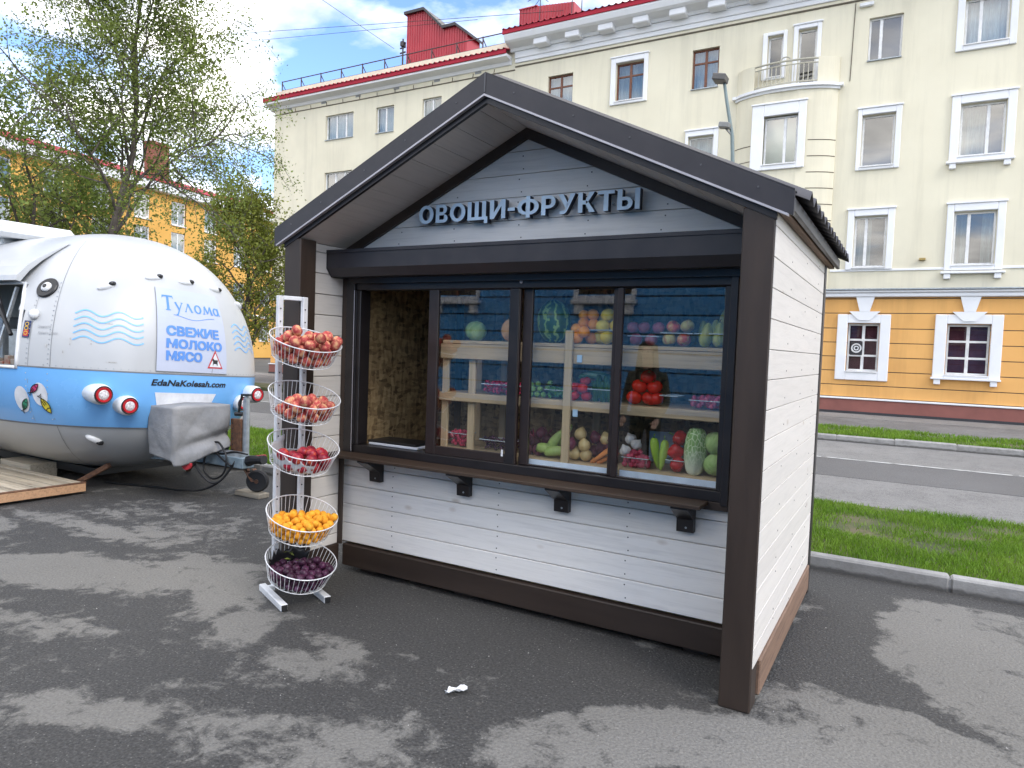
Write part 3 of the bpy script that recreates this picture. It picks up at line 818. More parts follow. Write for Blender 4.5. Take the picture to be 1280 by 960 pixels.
# rear, ends, floor of the mass
DEP = 13.0
c = MB()
c.add([(XL, FY, 0), (XL, FY + DEP, 0), (XL, FY + DEP, 12.517), (XL, FY, 12.517)], [(3, 2, 1, 0)])
c.add([(XR, FY, 0), (XR, FY + DEP, 0), (XR, FY + DEP, 13.072), (XR, FY, 13.072)], [(0, 1, 2, 3)])
c.add([(XL, FY + DEP, 0), (XR, FY + DEP, 0), (XR, FY + DEP, 12.517), (XL, FY + DEP, 12.517)], [(3, 2, 1, 0)])
c.build('end_and_rear_wall', CREAM, blk)
for w in WIN: facade_window(blk, *w)
# keystones and sill feet of the ground-floor windows
for cx in (-0.737, 1.835, 5.175):
    k = MB(); zt, zm, zb = ZL0 - 0.002, 3.052, 2.793
    k.prism([(cx - .14, zb), (cx + .14, zb), (cx + .40, zm), (cx - .40, zm)], FY - 0.10, FY - 0.002)
    k.prism([(cx - .13, zm + .001), (cx + .13, zm + .001), (cx + .24, zt), (cx - .24, zt)], FY - 0.105, FY - 0.002)
    k.build('keystone', TRIM, blk)
for x0, x1, z in ((1.003, 2.631, 1.239), (1.077, 2.557, 4.153), (1.040, 2.594, 7.151), (4.389, 5.961, 1.239)):
    k = MB(); k.cbox((x0, FY - .16, z - .06), (x1, FY, z), 0.012)
    for q in (x0 + .08, x1 - .24): k.cbox((q, FY - .13, z - .20), (q + .16, FY, z - .061), 0.012)
    k.build('sill_ledge', TRIM, blk)

# bay with balcony
def arc(x):      # bulge of the bay in front of the facade
    q = (x - (BAYX0 + BAYX1) / 2) / ((BAYX1 - BAYX0) / 2)
    return 0.05 + 0.46 * max(0, 1 - q * q) ** 0.75
bw = MB(); xs = [BAYX0 + (BWIN[0] - BAYX0) * i / 7 for i in range(8)] + [BWIN[1] + (BAYX1 - BWIN[1]) * i / 7 for i in range(8)]
front = FY - min(arc(BWIN[0]), arc(BWIN[1])) - 0.02
pts = [(x, FY - arc(x) if not BWIN[0] <= x <= BWIN[1] else front) for x in xs]
for i in range(len(pts) - 1):
    (a, ya), (b, yb) = pts[i], pts[i + 1]
    zr = [ZL1, BWIN[2], BWIN[3], BAYZ] if i == 7 else [ZL1, BAYZ]
    for j in range(len(zr) - 1):
        if i == 7 and j == 1: continue
        bw.add([(a, ya, zr[j]), (b, yb, zr[j]), (b, yb, zr[j+1]), (a, ya, zr[j+1])], [(0, 1, 2, 3)])
for xx, yy in (pts[0], pts[-1]):
    bw.add([(xx, FY, ZL1), (xx, yy, ZL1), (xx, yy, BAYZ), (xx, FY, BAYZ)], [(0, 1, 2, 3)])
bw.build('bay_wall', CREAM, blk)
facade_window(blk, 'bay_window', *BWIN[:4], BWIN[4:], 'two_third', 'none', front)
for i in range(7):                       # grooves either side of the bay window
    z = 8.076 - i * 0.47
    for a, b in (([p for p in pts if p[0] >= BWIN[5] - .05]), None), (([p for p in pts if p[0] <= BWIN[4] + .05]), None):
        if len(a) > 1:
            q = MB(); q.tube([(x, y - 0.001, z) for x, y in a], 0.013, 5); q.build('groove', DKLINE, blk)
sl = MB()
n = 26
for (zz0, zz1, ex) in ((BAYZ, BAYZ + 0.07, 0.05), (BAYZ + 0.07, BAYZ + 0.15, 0.13)):
    P = [(BAYX0 - ex + (BAYX1 - BAYX0 + 2*ex) * i / n) for i in range(n + 1)]
    Y = []
    for x in P:
        xc = min(max(x, BAYX0), BAYX1); Y.append(FY - arc(xc) - ex)
    V = [(x, y, z) for z in (zz0, zz1) for x, y in zip(P, Y)] + [(x, FY + .02, z) for z in (zz0, zz1) for x in P]
    m_ = n + 1
    F = [(i, i+1, m_+i+1, m_+i) for i in range(n)] + [(m_+i, m_+i+1, 3*m_+i+1, 3*m_+i) for i in range(n)] + [(i, 2*m_+i, 2*m_+i+1, i+1) for i in range(n)] + [(0, m_, 3*m_, 2*m_), (n, 2*m_+n, 3*m_+n, m_+n)]
    sl.add(V, F)
sl.build('balcony_slab', TRIM, blk)
ZB = BAYZ + 0.15
for a, b in ((BAYX0, BAYX0 + 0.55), (BAYX1 - 0.55, BAYX1)):
    pp = MB()
    for i in range(4):
        xa, xb = a + (b - a) * i / 4, a + (b - a) * (i + 1) / 4
        pp.add([(xa, FY - arc(xa), ZB), (xb, FY - arc(xb), ZB), (xb, FY - arc(xb), ZB + .78), (xa, FY - arc(xa), ZB + .78),
                (xa, FY - arc(xa) + .1, ZB), (xb, FY - arc(xb) + .1, ZB), (xb, FY - arc(xb) + .1, ZB + .78), (xa, FY - arc(xa) + .1, ZB + .78)],
               [(0, 1, 2, 3), (5, 4, 7, 6), (3, 2, 6, 7), (0, 3, 7, 4), (1, 5, 6, 2)])
    pp.build('balcony_parapet', CREAM, blk)
CREAMIRON = PM('cream_railing_paint', (0.42, 0.40, 0.32), 8, rough=0.5)
rl = MB()
a, b = BAYX0 + .55, BAYX1 - .55
for zz in (0.10, 0.62, 0.74):
    rl.tube([(a + (b - a) * i / 14, FY - arc(a + (b - a) * i / 14) + .03, ZB + zz) for i in range(15)], 0.03 if zz > .7 else 0.02, 6)
rl.build('balcony_rail', CREAMIRON, blk)
bal = None
for i in range(1, 14):
    x = a + (b - a) * i / 14; y = FY - arc(x) + .03
    if bal is None:
        o = MB().tube([(0, 0, .1), (0, 0, .62)], 0.015, 5).build('baluster', CREAMIRON, blk); bal = o.data
    else: o = link('baluster', bal, blk)
    o.location = (x, y, ZB)
cr = MB(); xc = (a + b) / 2; cr.tube([(xc + .16 * math.cos(t), FY - arc(xc) + .03, ZB + .70 + .16 * math.sin(t)) for t in [PI * i / 10 for i in range(11)]], 0.02, 6); cr.build('balcony_crest', CREAMIRON, blk)

# main cornice
PJ = 0.62
c = MB()
c.cbox((XJ, FY - 0.03, ZC), (XR, FY + .01, ZC + 0.05), 0.008); c.build('cable_line', DKLINE, blk)
c = MB(); c.cbox((XJ, FY - 0.05, 12.147), (XR, FY + .02, 12.295), 0.012); c.cbox((XJ, FY - 0.09, 12.295), (XR, FY + .02, 12.535), 0.015); c.build('frieze', TRIM, blk)
c = MB()
prof = [(FY + .1, 12.535), (FY - .14, 12.535), (FY - .18, 12.628), (FY - PJ + .1, 12.702), (FY - PJ + .02, 12.757), (FY - PJ - .05, 12.905), (FY - PJ - .05, 12.979), (FY + .1, 12.979)]
c.xprism([(y, z) for y, z in prof][::-1], XJ - 0.15, XR); c.build('cornice', TRIM, blk)
x = -11.570
bme = None
step = (-9.091 - -11.570) / 2
while x < XR - 0.3:
    if bme is None:
        o = MB().cbox((-.28, FY - PJ + .14, 12.480), (.26, FY - .085, 12.702), 0.03).build('bracket', TRIM, blk); bme = o.data
    else: o = link('bracket', bme, blk)
    o.location = (x, 0, 0); x += step
hk = MB()
x = XJ + 0.3
while x < XR:
    hk.tube([(x, FY - 0.02, ZC + 0.02), (x + 0.02, FY - 0.10, ZC - 0.03)], 0.014, 5); x += 1.2
stuff(hk.build('cable_hooks', DKLINE, blk))
c = MB(); c.cbox((XJ - 0.2, FY - PJ - 0.09, 12.961), (XR, FY - PJ - .02, 13.109), 0.01); c.build('eaves_fascia', REDROOF, blk)
# wing cornice
WP = 0.42
c = MB(); c.xprism([(FY + .1, 12.406), (FY + .1, 12.110), (FY - .05, 12.128), (FY - .10, 12.239), (FY - WP, 12.313), (FY - WP, 12.406)], XL - .25, XJ - .16); c.build('wing_cornice', TRIM, blk)
c = MB(); c.cbox((XL - .1, FY - 0.03, 11.897), (XJ, FY + .01, 11.934), 0.008); c.build('wing_cable_line', DKLINE, blk)
c = MB(); c.cbox((XL - .3, FY - WP - 0.05, 12.396), (XJ - .17, FY - WP + .02, 12.544), 0.01); c.build('wing_fascia', REDROOF, blk)
vm = None
for x in (-24.596, -22.486, -20.497, -18.425, -16.381, -14.456):
    if vm is None: o = MB().box((-.14, FY - .012, 12.036), (.14, FY + .01, 12.239)).build('air_vent', PM('grey_vent', (0.22, 0.23, 0.23), 9), blk); vm = o.data
    else: o = link('air_vent', vm, blk)
    o.location = (x, 0, 0)
hk = MB(); x = XL + .4
while x < XJ:
    hk.tube([(x, FY - 0.02, 11.924), (x + 0.10, FY - 0.14, 12.017)], 0.016, 5); x += 0.95
stuff(hk.build('wing_cable_hooks', DKLINE, blk))
# roofs: ribbed metal sheets rising to a ridge
def roof(x0, x1, y0, z0, y1, z1, pitch=0.24):
    V, F = [], []
    n = int((x1 - x0) / pitch * 4)
    for i in range(n + 1):
        x = x0 + (x1 - x0) * i / n; dz = 0.05 * max(0, math.sin(2 * PI * (x - x0) / pitch))
        V += [(x, y0, z0 + dz), (x, y1, z1 + dz)]
    for i in range(n): F.append((2*i, 2*i+2, 2*i+3, 2*i+1))
    return V, F
c = MB(); c.add(*roof(XJ - .2, XR, FY - PJ - .12, 13.109, FY + 6.5, 13.109 + 2.2)); c.add(*roof(XJ - .2, XR, FY + DEP + .3, 13.109, FY + 6.5, 13.109 + 2.2))
c.add([(XJ - .19, FY - PJ - .12, 13.099), (XJ - .19, FY + 6.5, 13.099 + 2.2), (XJ - .19, FY + DEP + .3, 13.099)], [(0, 1, 2)]); c.build('roof', REDROOF, blk)
c = MB(); c.add(*roof(XL - .3, XJ - .18, FY - WP - .08, 12.544, FY + 6.5, 12.544 + 2.0)); c.add(*roof(XL - .3, XJ - .18, FY + DEP + .3, 12.544, FY + 6.5, 12.544 + 2.0))
c.add([(XL - .28, FY - WP, 12.535), (XL - .28, FY + 6.5, 12.535 + 2.0), (XL - .28, FY + DEP, 12.535)], [(0, 1, 2)]); c.build('wing_roof', REDROOF, blk)
# chimney with stepped top, second chimney
def ribbed(mb, x0, x1, y0, y1, zb, top):
    """clad box with standing ribs; top(x) gives its height"""
    n = int((x1 - x0) / 0.13)
    for i in range(n):
        a, b = x0 + (x1 - x0) * i / n, x0 + (x1 - x0) * (i + 1) / n
        mb.add([(a, y0, zb), (b, y0, zb), (b, y0, top(b - 1e-4)), (a, y0, top(a + 1e-4))], [(0, 1, 2, 3)])
        mb.box((a - .012, y0 - .03, zb), (a + .012, y0, min(top(a + 1e-4), top(a - 1e-4))))
    for xx, s in ((x0, 1), (x1, -1)):
        z = top(xx + s * 1e-4); q = (0, 1, 2, 3) if s < 0 else (3, 2, 1, 0)
        mb.add([(xx, y0, zb), (xx, y1, zb), (xx, y1, z), (xx, y0, z)], [q])
    mb.add([(x0, y1, zb), (x1, y1, zb), (x1, y1, top(x1 - 1e-4)), (x0, y1, top(x0 + 1e-4))], [(3, 2, 1, 0)])
CH = dict(x0=-19.75, x1=-16.55, y0=21.9, y1=22.9)
def ctop(x):
    if x < -18.8: return 16.22
    if x < -17.75: return 16.22 - (x + 18.8) * 0.95
    if x < -17.1: return 15.24
    return 15.24 - (x + 17.1) * 0.75
ch = MB(); ribbed(ch, CH['x0'], CH['x1'], CH['y0'], CH['y1'], 13.3, ctop); chim = ch.build('chimney', REDCLAD, blk)
cp = MB(); kx = [CH['x0'] - .12, -18.8, -17.75, -17.1, CH['x1'] + .12]
for i in range(4):
    za, zb_ = ctop(kx[i] + 1e-3), ctop(kx[i+1] - 1e-3)
    cp.add([(kx[i], CH['y0'] - .15, za), (kx[i+1], CH['y0'] - .15, zb_), (kx[i+1], CH['y1'] + .1, zb_), (kx[i], CH['y1'] + .1, za),
            (kx[i], CH['y0'] - .15, za + .12), (kx[i+1], CH['y0'] - .15, zb_ + .12), (kx[i+1], CH['y1'] + .1, zb_ + .12), (kx[i], CH['y1'] + .1, za + .12)],
           [(0, 3, 2, 1), (4, 5, 6, 7), (0, 1, 5, 4), (1, 2, 6, 5), (2, 3, 7, 6), (3, 0, 4, 7)])
cp.build('chimney_cap', DARKCAP, chim)
ch = MB(); ribbed(ch, -14.0, -11.6, 21.9, 22.8, 13.6, lambda x: 15.28 if x < -13.2 else 15.28 - (x + 13.2) * 0.1); ch.box((-14.04, 21.85, 15.27), (-13.2, 22.85, 15.31)); ch.build('chimney', REDCLAD, blk)
# roof rail
RY = FY + 0.35
rr = MB()
zb = 12.544 + 0.15
xs = np.arange(-25.493, XJ - .3, 1.22)
for z in (0.45, 0.85): rr.tube([(xs[0], RY, zb + z), (xs[-1] + .9, RY, zb + z)], 0.024, 5)
rr.build('roof_rail', IRON, blk)
pm_ = None
for x in xs:
    if pm_ is None:
        o = MB().tube([(0, RY, zb - .1), (0, RY, zb + .88)], 0.028, 5).tube([(0, RY, zb + .8), (0.25, RY + .35, zb)], 0.02, 5).build('rail_post', IRON, blk); pm_ = o.data
    else: o = link('rail_post', pm_, blk)
    o.location = (x, 0, 0)
ms = MB(); X0 = -18.6; ms.tube([(X0, 20.2, 13.0), (X0, 20.2, 14.32)], 0.035, 6)
for z in (13.75, 13.95, 14.12): ms.bar((X0 - .14, 20.2, z), (X0 + .14, 20.2, z + .02), .05, .05)
ms.cbox((X0 - .08, 20.1, 14.0), (X0 + .08, 20.3, 14.2), 0.01); ms.build('aerial_mast', DARKCAP, blk)
an = MB()
for x0, h in ((-12.55, 0.75), (-11.2, 0.7), (-10.8, 0.5)):
    an.tube([(x0, 20.9, 14.0), (x0, 20.9, 14.9 + h)], 0.018, 5)
an.tube([(-13.1, 20.9, 15.0), (-12.0, 20.9, 15.25)], 0.014, 5); an.tube([(-12.9, 20.9, 15.4), (-12.2, 20.9, 14.8)], 0.012, 5); an.tube([(-12.8, 20.9, 14.75), (-12.1, 20.9, 15.45)], 0.012, 5)
an.build('aerial', DARKCAP, blk)
# small fittings on the facade
c = MB(); c.cbox((0.549, FY - .12, 4.486), (0.707, FY, 4.551), .01); c.build('overflow_spout', PM('brass_spout', (0.35, 0.25, 0.08), 9), blk)
c = MB(); c.tube([(-1.458, FY - .01, 11.961), (-1.495, FY - .01, BAYZ + .2)], .012, 5); c.build('downlead', DKLINE, blk)
c = MB(); c.cbox((-1.347, FY - .1, 11.795), (-0.977, FY, 11.906), .02); c.build('facade_lamp', WHITEP, blk)
c = MB(); c.cbox((-25.216, FY - .2, 2.525), (-24.938, FY - .01, 2.941), .03); c.build('meter_box', BLACKP, blk)
# extractor grille in one ground-floor window
vx0, vz0 = -1.070, 1.785
gr = MB(); gr.cbox((vx0, FY + .085, vz0), (vx0 + .32, FY + .098, vz0 + .40), .004); v_ = gr.build('extractor_plate', DARKCAP, blk)
gr = MB()
gr.ring(Matrix.Translation((vx0 + .16, FY + .078, vz0 + .2)) @ Matrix.Rotation(PI/2, 4, 'X'), .12, .022, 20, 6); gr.ring(Matrix.Translation((vx0 + .16, FY + .078, vz0 + .2)) @ Matrix.Rotation(PI/2, 4, 'X'), .055, .018, 14, 6)
gr.build('extractor_ring', WHITEP, v_)

# ================================================================== BLUE HOUSE BEHIND THE VIEWER (mirrored in the kiosk glass)
BLUE = PM('blue_stucco', [(0.3, (0.08, 0.34, 0.70)), (0.7, (0.11, 0.40, 0.78))], 0.8, rough=0.85, rand=0.03)
bh = thing('blue_house', 'blue rusticated house opposite, seen mirrored in the kiosk glass', 'building', (-6, -14, 0))
BY = -14.0
bz = [0.0, 0.6] + [0.6 + 0.508 * k for k in range(1, 12)]
bwx = [(-21.5, -19.9), (-17.0, -15.4), (-12.55, -11.15), (-7.75, -6.15), (-2.9, -1.3), (1.9, 3.5), (6.7, 8.3)]
bholes = [(a, b, 3.2, 5.3) for a, b in bwx]
for k in range(len(bz) - 1):
    c = MB(); wall(c, -30, 16, bz[k] + .02, bz[k+1] - .02, BY, bholes, -0.25)
    c.build('stucco_course', BLUE, bh)
c = MB(); c.box((-30, BY - 9, 0), (16, BY - .05, bz[-1])); c.build('wall_core', PM('dark_blue_joint', (0.02, 0.07, 0.15), 3, rough=0.9), bh)
c = MB(); c.box((-30.4, BY - 9.3, bz[-1] + .001), (16.4, BY + .5, bz[-1] + .3)); c.build('roof', DARKCAP, bh)
for a, b, z0, z1 in bholes:
    s = MB(); s.cbox((a - .18, BY + .0, z0 - .28), (b + .18, BY + .22, z0 - .16), .02); s.cbox((a - .12, BY, z0 - .16), (b + .12, BY + .15, z0 - .04), .02)
    for q in (a - .08, b - .18): s.cbox((q, BY, z0 - .56), (q + .26, BY + .14, z0 - .281), .02)
    s.cbox((a - .14, BY, z0 - .04), (a, BY + .06, z1 + .15), .01); s.cbox((b, BY, z0 - .04), (b + .14, BY + .06, z1 + .15), .01); s.cbox((a - .14, BY, z1 + .151), (b + .14, BY + .07, z1 + .34), .01)
    w_ = s.build('window', TRIM, bh)
    q = MB(); q.box((a, BY - .02, z0), (b, BY - .005, z1)); q.build('pane', PM('dark_pane', (0.02, 0.02, 0.022), 3, rough=0.15), w_)
    q = MB(); q.box(((a + b) / 2 - .05, BY - .004, z0), ((a + b) / 2 + .05, BY + .03, z1)); q.box((a, BY - .004, z0 + 1.3), ((a + b) / 2 - .051, BY + .028, z0 + 1.38)); q.box(((a + b) / 2 + .051, BY - .004, z0 + 1.3), (b, BY + .028, z0 + 1.38)); q.build('sash', VARN, w_)

# ================================================================== YELLOW APARTMENT HOUSE FAR LEFT
YEL = PM('yellow_stucco', [(0.3, (0.62, 0.33, 0.07)), (0.7, (0.70, 0.40, 0.10))], 0.5, rough=0.9)
yb = thing('yellow_house', 'long yellow apartment house with red roof far behind the trees at left', 'building', (-46, 20, 0))
A = Vector((-44.0, 6.0, 0)); Bv = Vector((-51.2, 47.0, 0)); D = (Bv - A).normalized(); NN = Vector((-D.y, D.x, 0))   # NN points away from the viewer
if NN.x > 0: NN = -NN
LEN = (Bv - A).length
YM = Matrix(((D.x, NN.x, 0, A.x), (D.y, NN.y, 0, A.y), (0, 0, 1, 0), (0, 0, 0, 1)))   # local: x along facade, y into the house
yw = [(1.2 + 3.3 * i, 1.2 + 3.3 * i + 1.35, z, z + 1.75) for i in range(12) for z in (1.5, 4.6, 7.7, 10.0)]
yw = [w for w in yw if w[1] < LEN - 0.5]
def ybuild(mb, name, m, parent=yb):
    mb.v = [tuple(YM @ Vector(p)) for p in mb.v]; return mb.build(name, m, parent)
c = MB(); wall(c, 0, LEN, 0, 12.55, 0, yw, 0.15); c.add([(0, 0, 0), (0, 12, 0), (0, 12, 12.55), (0, 0, 12.55)], [(3, 2, 1, 0)]); c.add([(LEN, 0, 0), (LEN, 12, 0), (LEN, 12, 12.55), (LEN, 0, 12.55)], [(0, 1, 2, 3)]); c.add([(0, 12, 0), (LEN, 12, 0), (LEN, 12, 12.55), (0, 12, 12.55)], [(3, 2, 1, 0)]); ybuild(c, 'wall', YEL)
c = MB(); c.cbox((-.3, -.55, 12.1), (LEN + .3, .05, 12.75), .05); c.cbox((-.1, -.15, 3.5), (LEN, .02, 3.75), .03); ybuild(c, 'cornice', TRIM)
c = MB(); c.add([(-.4, -.65, 12.751), (LEN + .4, -.65, 12.751), (LEN + .4, 6, 14.9), (-.4, 6, 14.9), (-.4, 12.6, 12.751), (LEN + .4, 12.6, 12.751)], [(0, 1, 2, 3), (3, 2, 5, 4), (0, 3, 4), (1, 5, 2)]); ybuild(c, 'roof', REDROOF)
BRICK = PM('brick_chimney', [(0.3, (0.16, 0.06, 0.04)), (0.7, (0.26, 0.11, 0.075))], 3, rough=0.9)
for x in (11, 24): 
    c = MB(); c.box((x, 1.5, 12.9), (x + 1.5, 2.4, 16.0)); c.box((x - .1, 1.4, 16.0), (x + 1.6, 2.5, 16.2)); ybuild(c, 'chimney', BRICK)
fme = {}
for a, b, z0, z1 in yw:
    f = MB(); t = .09
    f.box((a, .08, z0), (a + t, .13, z1)); f.box((b - t, .08, z0), (b, .13, z1)); f.box((a + t, .08, z0), (b - t, .13, z0 + t)); f.box((a + t, .08, z1 - t), (b - t, .13, z1)); f.box(((a + b) / 2 - .05, .082, z0 + t), ((a + b) / 2 + .05, .128, z1 - t))
    w_ = ybuild(f, 'window', PVC)
    q = MB(); q.box((a + .02, .1, z0 + .02), (b - .02, .11, z1 - .02)); ybuild(q, 'pane', PANE, w_)
    q = MB(); q.add([(a, .35, z0), (b, .35, z0), (b, .35, z1), (a, .35, z1)], [(0, 1, 2, 3)]); ybuild(q, 'curtain', CURT_D, w_)
    q = MB(); q.box((a - .05, -.08, z0 - .06), (b + .05, .08, z0 - .002)); ybuild(q, 'sill', TRIM, w_)

# ================================================================== KIOSK
KW, KD, KR, KP = 3.010, 1.98, 0.4737, 0.143      # width, depth, front recess, post width
XI = -2.905                                       # inner face of the left wing wall
XC = -KW / 2
ZA, EX, SL = 3.054, 0.0704, 0.4682                # ridge height, eave overhang, roof slope
def zroof(x): return ZA - SL * abs(x - XC)
kio = thing('kiosk', 'white boarded greengrocer kiosk with dark brown posts and gable roof standing on the asphalt', 'kiosk', (XC, 1.0, 0))

def bolt_on(name, mb, m, parent=kio, **k): return mb.build(name, m, parent, **k)

# posts and beams
c = MB().cbox((-KP, 0, 0.0), (-0.003, 0.13, 2.262), 0.006); bolt_on('corner_post', c, BROWN)
c = MB().cbox((-KW, 0, 0.0), (-KW + KP, 0.14, 2.255), 0.006); bolt_on('corner_post', c, BROWN)
c = MB().cbox((-0.03, KD - .075, 0.0), (0.008, KD + .01, 2.25), 0.005); bolt_on('corner_trim', c, FRAME)
c = MB().cbox((-KW, KD - .14, 0.0), (-KW + .14, KD, 2.25), 0.005); bolt_on('corner_post', c, BROWN)
c = MB().cbox((-KW + .14, KR - 0.03, 0.04), (-0.13, KR + .10, 0.19), 0.005); bolt_on('base_beam', c, BROWN_X)
c = MB().cbox((-0.10, 0.135, 0.035), (0.012, KD - .08, 0.205), 0.006); bolt_on('base_beam', c, BEAM_Y)
c = MB().cbox((-KW + .005, 0.145, 0.04), (XI + .012, KR - .035, 0.19), 0.005); bolt_on('base_beam', c, BROWN)
for x in (-2.75, -1.95, -0.45):
    c = MB().cbox((x, KR + .03, 0.0), (x + .14, KR + .3, 0.038), 0.004); bolt_on('foot_block', c, BROWN_X)
c = MB().box((-KW + .1, KR + .11, 0.10), (-0.11, KD - .02, 0.19)); bolt_on('floor', c, COUNTER)

# boards
NAILS = MB()
def nail(x, y, z, ax):
    s = 0.0035
    if ax == 'y': NAILS.box((x - s, y - .0012, z - s), (x + s, y, z + s))
    else: NAILS.box((x, y - s, z - s), (x + .0012, y + s, z + s))
GAP = 0.0021
def board_x(z0, z1, x0=XI, x1=-.12):
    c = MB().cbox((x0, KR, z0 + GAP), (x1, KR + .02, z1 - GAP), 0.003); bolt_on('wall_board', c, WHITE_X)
    for x in (-2.45, -1.62, -0.78):
        for z in (z0 + .03, z1 - .03): nail(x + random.uniform(-.008, .008), KR, z, 'y')
zs = [0.19, 0.201, 0.335, 0.4705, 0.604, 0.7395, 0.845]
for a, b in zip(zs[1:-1], zs[2:]): board_x(a, b)
# gable boards, cut to the roof line
z = 2.373 - 0.135
SOFZ = lambda x: zroof(x) - 0.149
while z < 2.90:
    z0, z1 = z + GAP, min(z + .135 - GAP, 2.895)
    def half(zz): return max(0.0, (SOFZ(XC) - zz) / SL)
    h0, h1 = min(half(z0), 1.392), min(half(z1), 1.392)
    poly = [(XC - h0, z0), (XC + h0, z0), (XC + h1, z1)] + ([(XC - h1, z1)] if h1 > 0.01 else [])
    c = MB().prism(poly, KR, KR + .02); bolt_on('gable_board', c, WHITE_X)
    for x in (-2.45, -2.0, -1.55, -1.1, -0.65):
        for zz in (z + .03, z + .105):
            if zz < SOFZ(x) - .08: nail(x + random.uniform(-.02, .02), KR, zz, 'y')
    z += 0.135
# right side boards
z = 0.2055
k = 0
seam = [0.205, 0.297] + [2.175 - 0.1345 * q for q in range(13, -1, -1)] + [2.262]
seam = [s for s in seam if s >= 0.205]
seam = sorted(set(round(s, 4) for s in seam)); seam = [seam[0]] + [s for s in seam[1:] if s > 0.26]
for a, b in zip(seam[:-1], seam[1:]):
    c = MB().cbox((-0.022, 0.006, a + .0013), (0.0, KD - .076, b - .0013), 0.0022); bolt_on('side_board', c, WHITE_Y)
    for y in (0.5, 1.05, 1.6): nail(0.0, y + random.uniform(-.01, .01), (a + b) / 2 + random.choice((-.03, .03)), 'x')
# left wing wall, inner face and outer face
seam = [0.19, 0.263] + [2.194 - 0.1375 * q for q in range(13, -1, -1)] + [2.25]
seam = [s for s in sorted(seam) if s == 0.19 or s > 0.26 - 1e-6]
for a, b in zip(seam[:-1], seam[1:]):
    if b - a < .02: continue
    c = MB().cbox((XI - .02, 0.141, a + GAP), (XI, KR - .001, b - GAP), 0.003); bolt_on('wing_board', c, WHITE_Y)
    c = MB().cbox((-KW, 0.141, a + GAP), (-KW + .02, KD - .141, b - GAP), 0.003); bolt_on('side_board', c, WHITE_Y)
stuff(bolt_on('nail_heads', NAILS, DARKCAP))
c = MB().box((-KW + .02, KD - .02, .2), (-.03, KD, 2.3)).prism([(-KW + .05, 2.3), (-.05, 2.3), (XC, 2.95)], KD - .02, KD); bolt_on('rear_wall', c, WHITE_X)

# soffit boards under the front overhang
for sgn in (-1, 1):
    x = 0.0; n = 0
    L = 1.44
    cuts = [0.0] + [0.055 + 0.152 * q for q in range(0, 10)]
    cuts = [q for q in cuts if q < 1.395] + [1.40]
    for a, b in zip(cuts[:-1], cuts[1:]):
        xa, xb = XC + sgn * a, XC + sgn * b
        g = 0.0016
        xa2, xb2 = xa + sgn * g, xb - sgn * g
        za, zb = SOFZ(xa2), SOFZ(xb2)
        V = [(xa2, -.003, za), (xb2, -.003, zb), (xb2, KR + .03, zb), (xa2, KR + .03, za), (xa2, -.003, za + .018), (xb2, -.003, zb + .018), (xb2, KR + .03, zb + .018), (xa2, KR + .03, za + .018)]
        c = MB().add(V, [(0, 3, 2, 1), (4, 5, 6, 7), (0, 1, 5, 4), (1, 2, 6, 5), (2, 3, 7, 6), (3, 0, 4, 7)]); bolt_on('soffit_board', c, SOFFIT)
# gable trim (dark strips against soffit), fascia layers
def rake(name, y0, y1, up0, up1, x_out, m):
    """strip following both roof slopes; heights measured from the roof line"""
    for sgn in (-1, 1):
        xo = XC + sgn * x_out
        P = [(XC, zroof(XC) + up0), (xo, zroof(xo) + up0), (xo, zroof(xo) + up1), (XC, zroof(XC) + up1)]
        if sgn < 0: P = P[::-1]
        c = MB().prism(P, y0, y1); bolt_on(name, c, m)
rake('gable_trim', KR - .028, KR - .001, -0.212, -0.150, 1.395, BROWN_X)
rake('barge_board', -0.022, -0.006, -0.108, 0.0, XC * -1 + EX, METAL_DK)
rake('drip_edge', -0.028, -0.004, -0.119, -0.1085, XC * -1 + EX - .02, EDGE)
rake('under_board', -0.004, 0.018, -0.150, -0.1195, XC * -1 - .0, FRAME)
rake('barge_flange', -0.022, 0.10, 0.001, 0.006, XC * -1 + EX, METAL_DK)
sm = MB()
for t in (0.12, 0.35, 0.55, 0.78, 0.95):
    for sgn in (-1, 1):
        x = XC + sgn * t * 1.5; sm.box((x - .004, -.025, zroof(x) - .05), (x + .004, -.0221, zroof(x) - .042))
sm.box((XC - .004, -.026, ZA - .10), (XC + .004, -.0221, ZA - .002))
stuff(bolt_on('roofing_screws', sm, PM('dull_screw', (.10, .10, .105), 9, rough=.6)))
# corrugated sheets
for sgn in (-1, 1):
    V, F = [], []
    y0, y1 = 0.02, 2.16
    n = 14 * 10
    for i in range(n + 1):
        y = y0 + (y1 - y0) * i / n
        ph = (y - y0) / 0.152 % 1.0
        dz = 0.052 * (1 - abs(2 * ph - 1)) ** 0.9 - 0.012
        for lay in (0, 1):
            V += [(XC, y, ZA + dz - .002 - lay * .003), (XC + sgn * (KW / 2 + EX + .055), y, zroof(XC + sgn * (KW / 2 + EX + .055)) + dz - .002 - lay * .003)]
    for i in range(n):
        a = 4 * i; b = a + 4
        F += [(a, b, b + 1, a + 1), (a + 2, a + 3, b + 3, b + 2), (a + 1, b + 1, b + 3, a + 3)]
    c = MB().add(V, F); bolt_on('roof_sheet', c, METAL_DK)
    xe = XC + sgn * (KW / 2 + EX)
    c = MB(); a, b = sorted((xe, xe - sgn * .022)); c.cbox((a, 0.0, zroof(xe) - .085), (b, 2.14, zroof(xe) - .026), .003); bolt_on('eave_board', c, METAL_DK)
    c = MB(); a, b = sorted((xe - sgn * .030, xe - sgn * .068)); c.cbox((a, 0.02, zroof(xe) - .088), (b, 2.10, zroof(xe) - .02), .003); bolt_on('eave_batten', c, BEAM_Y)
c = MB()
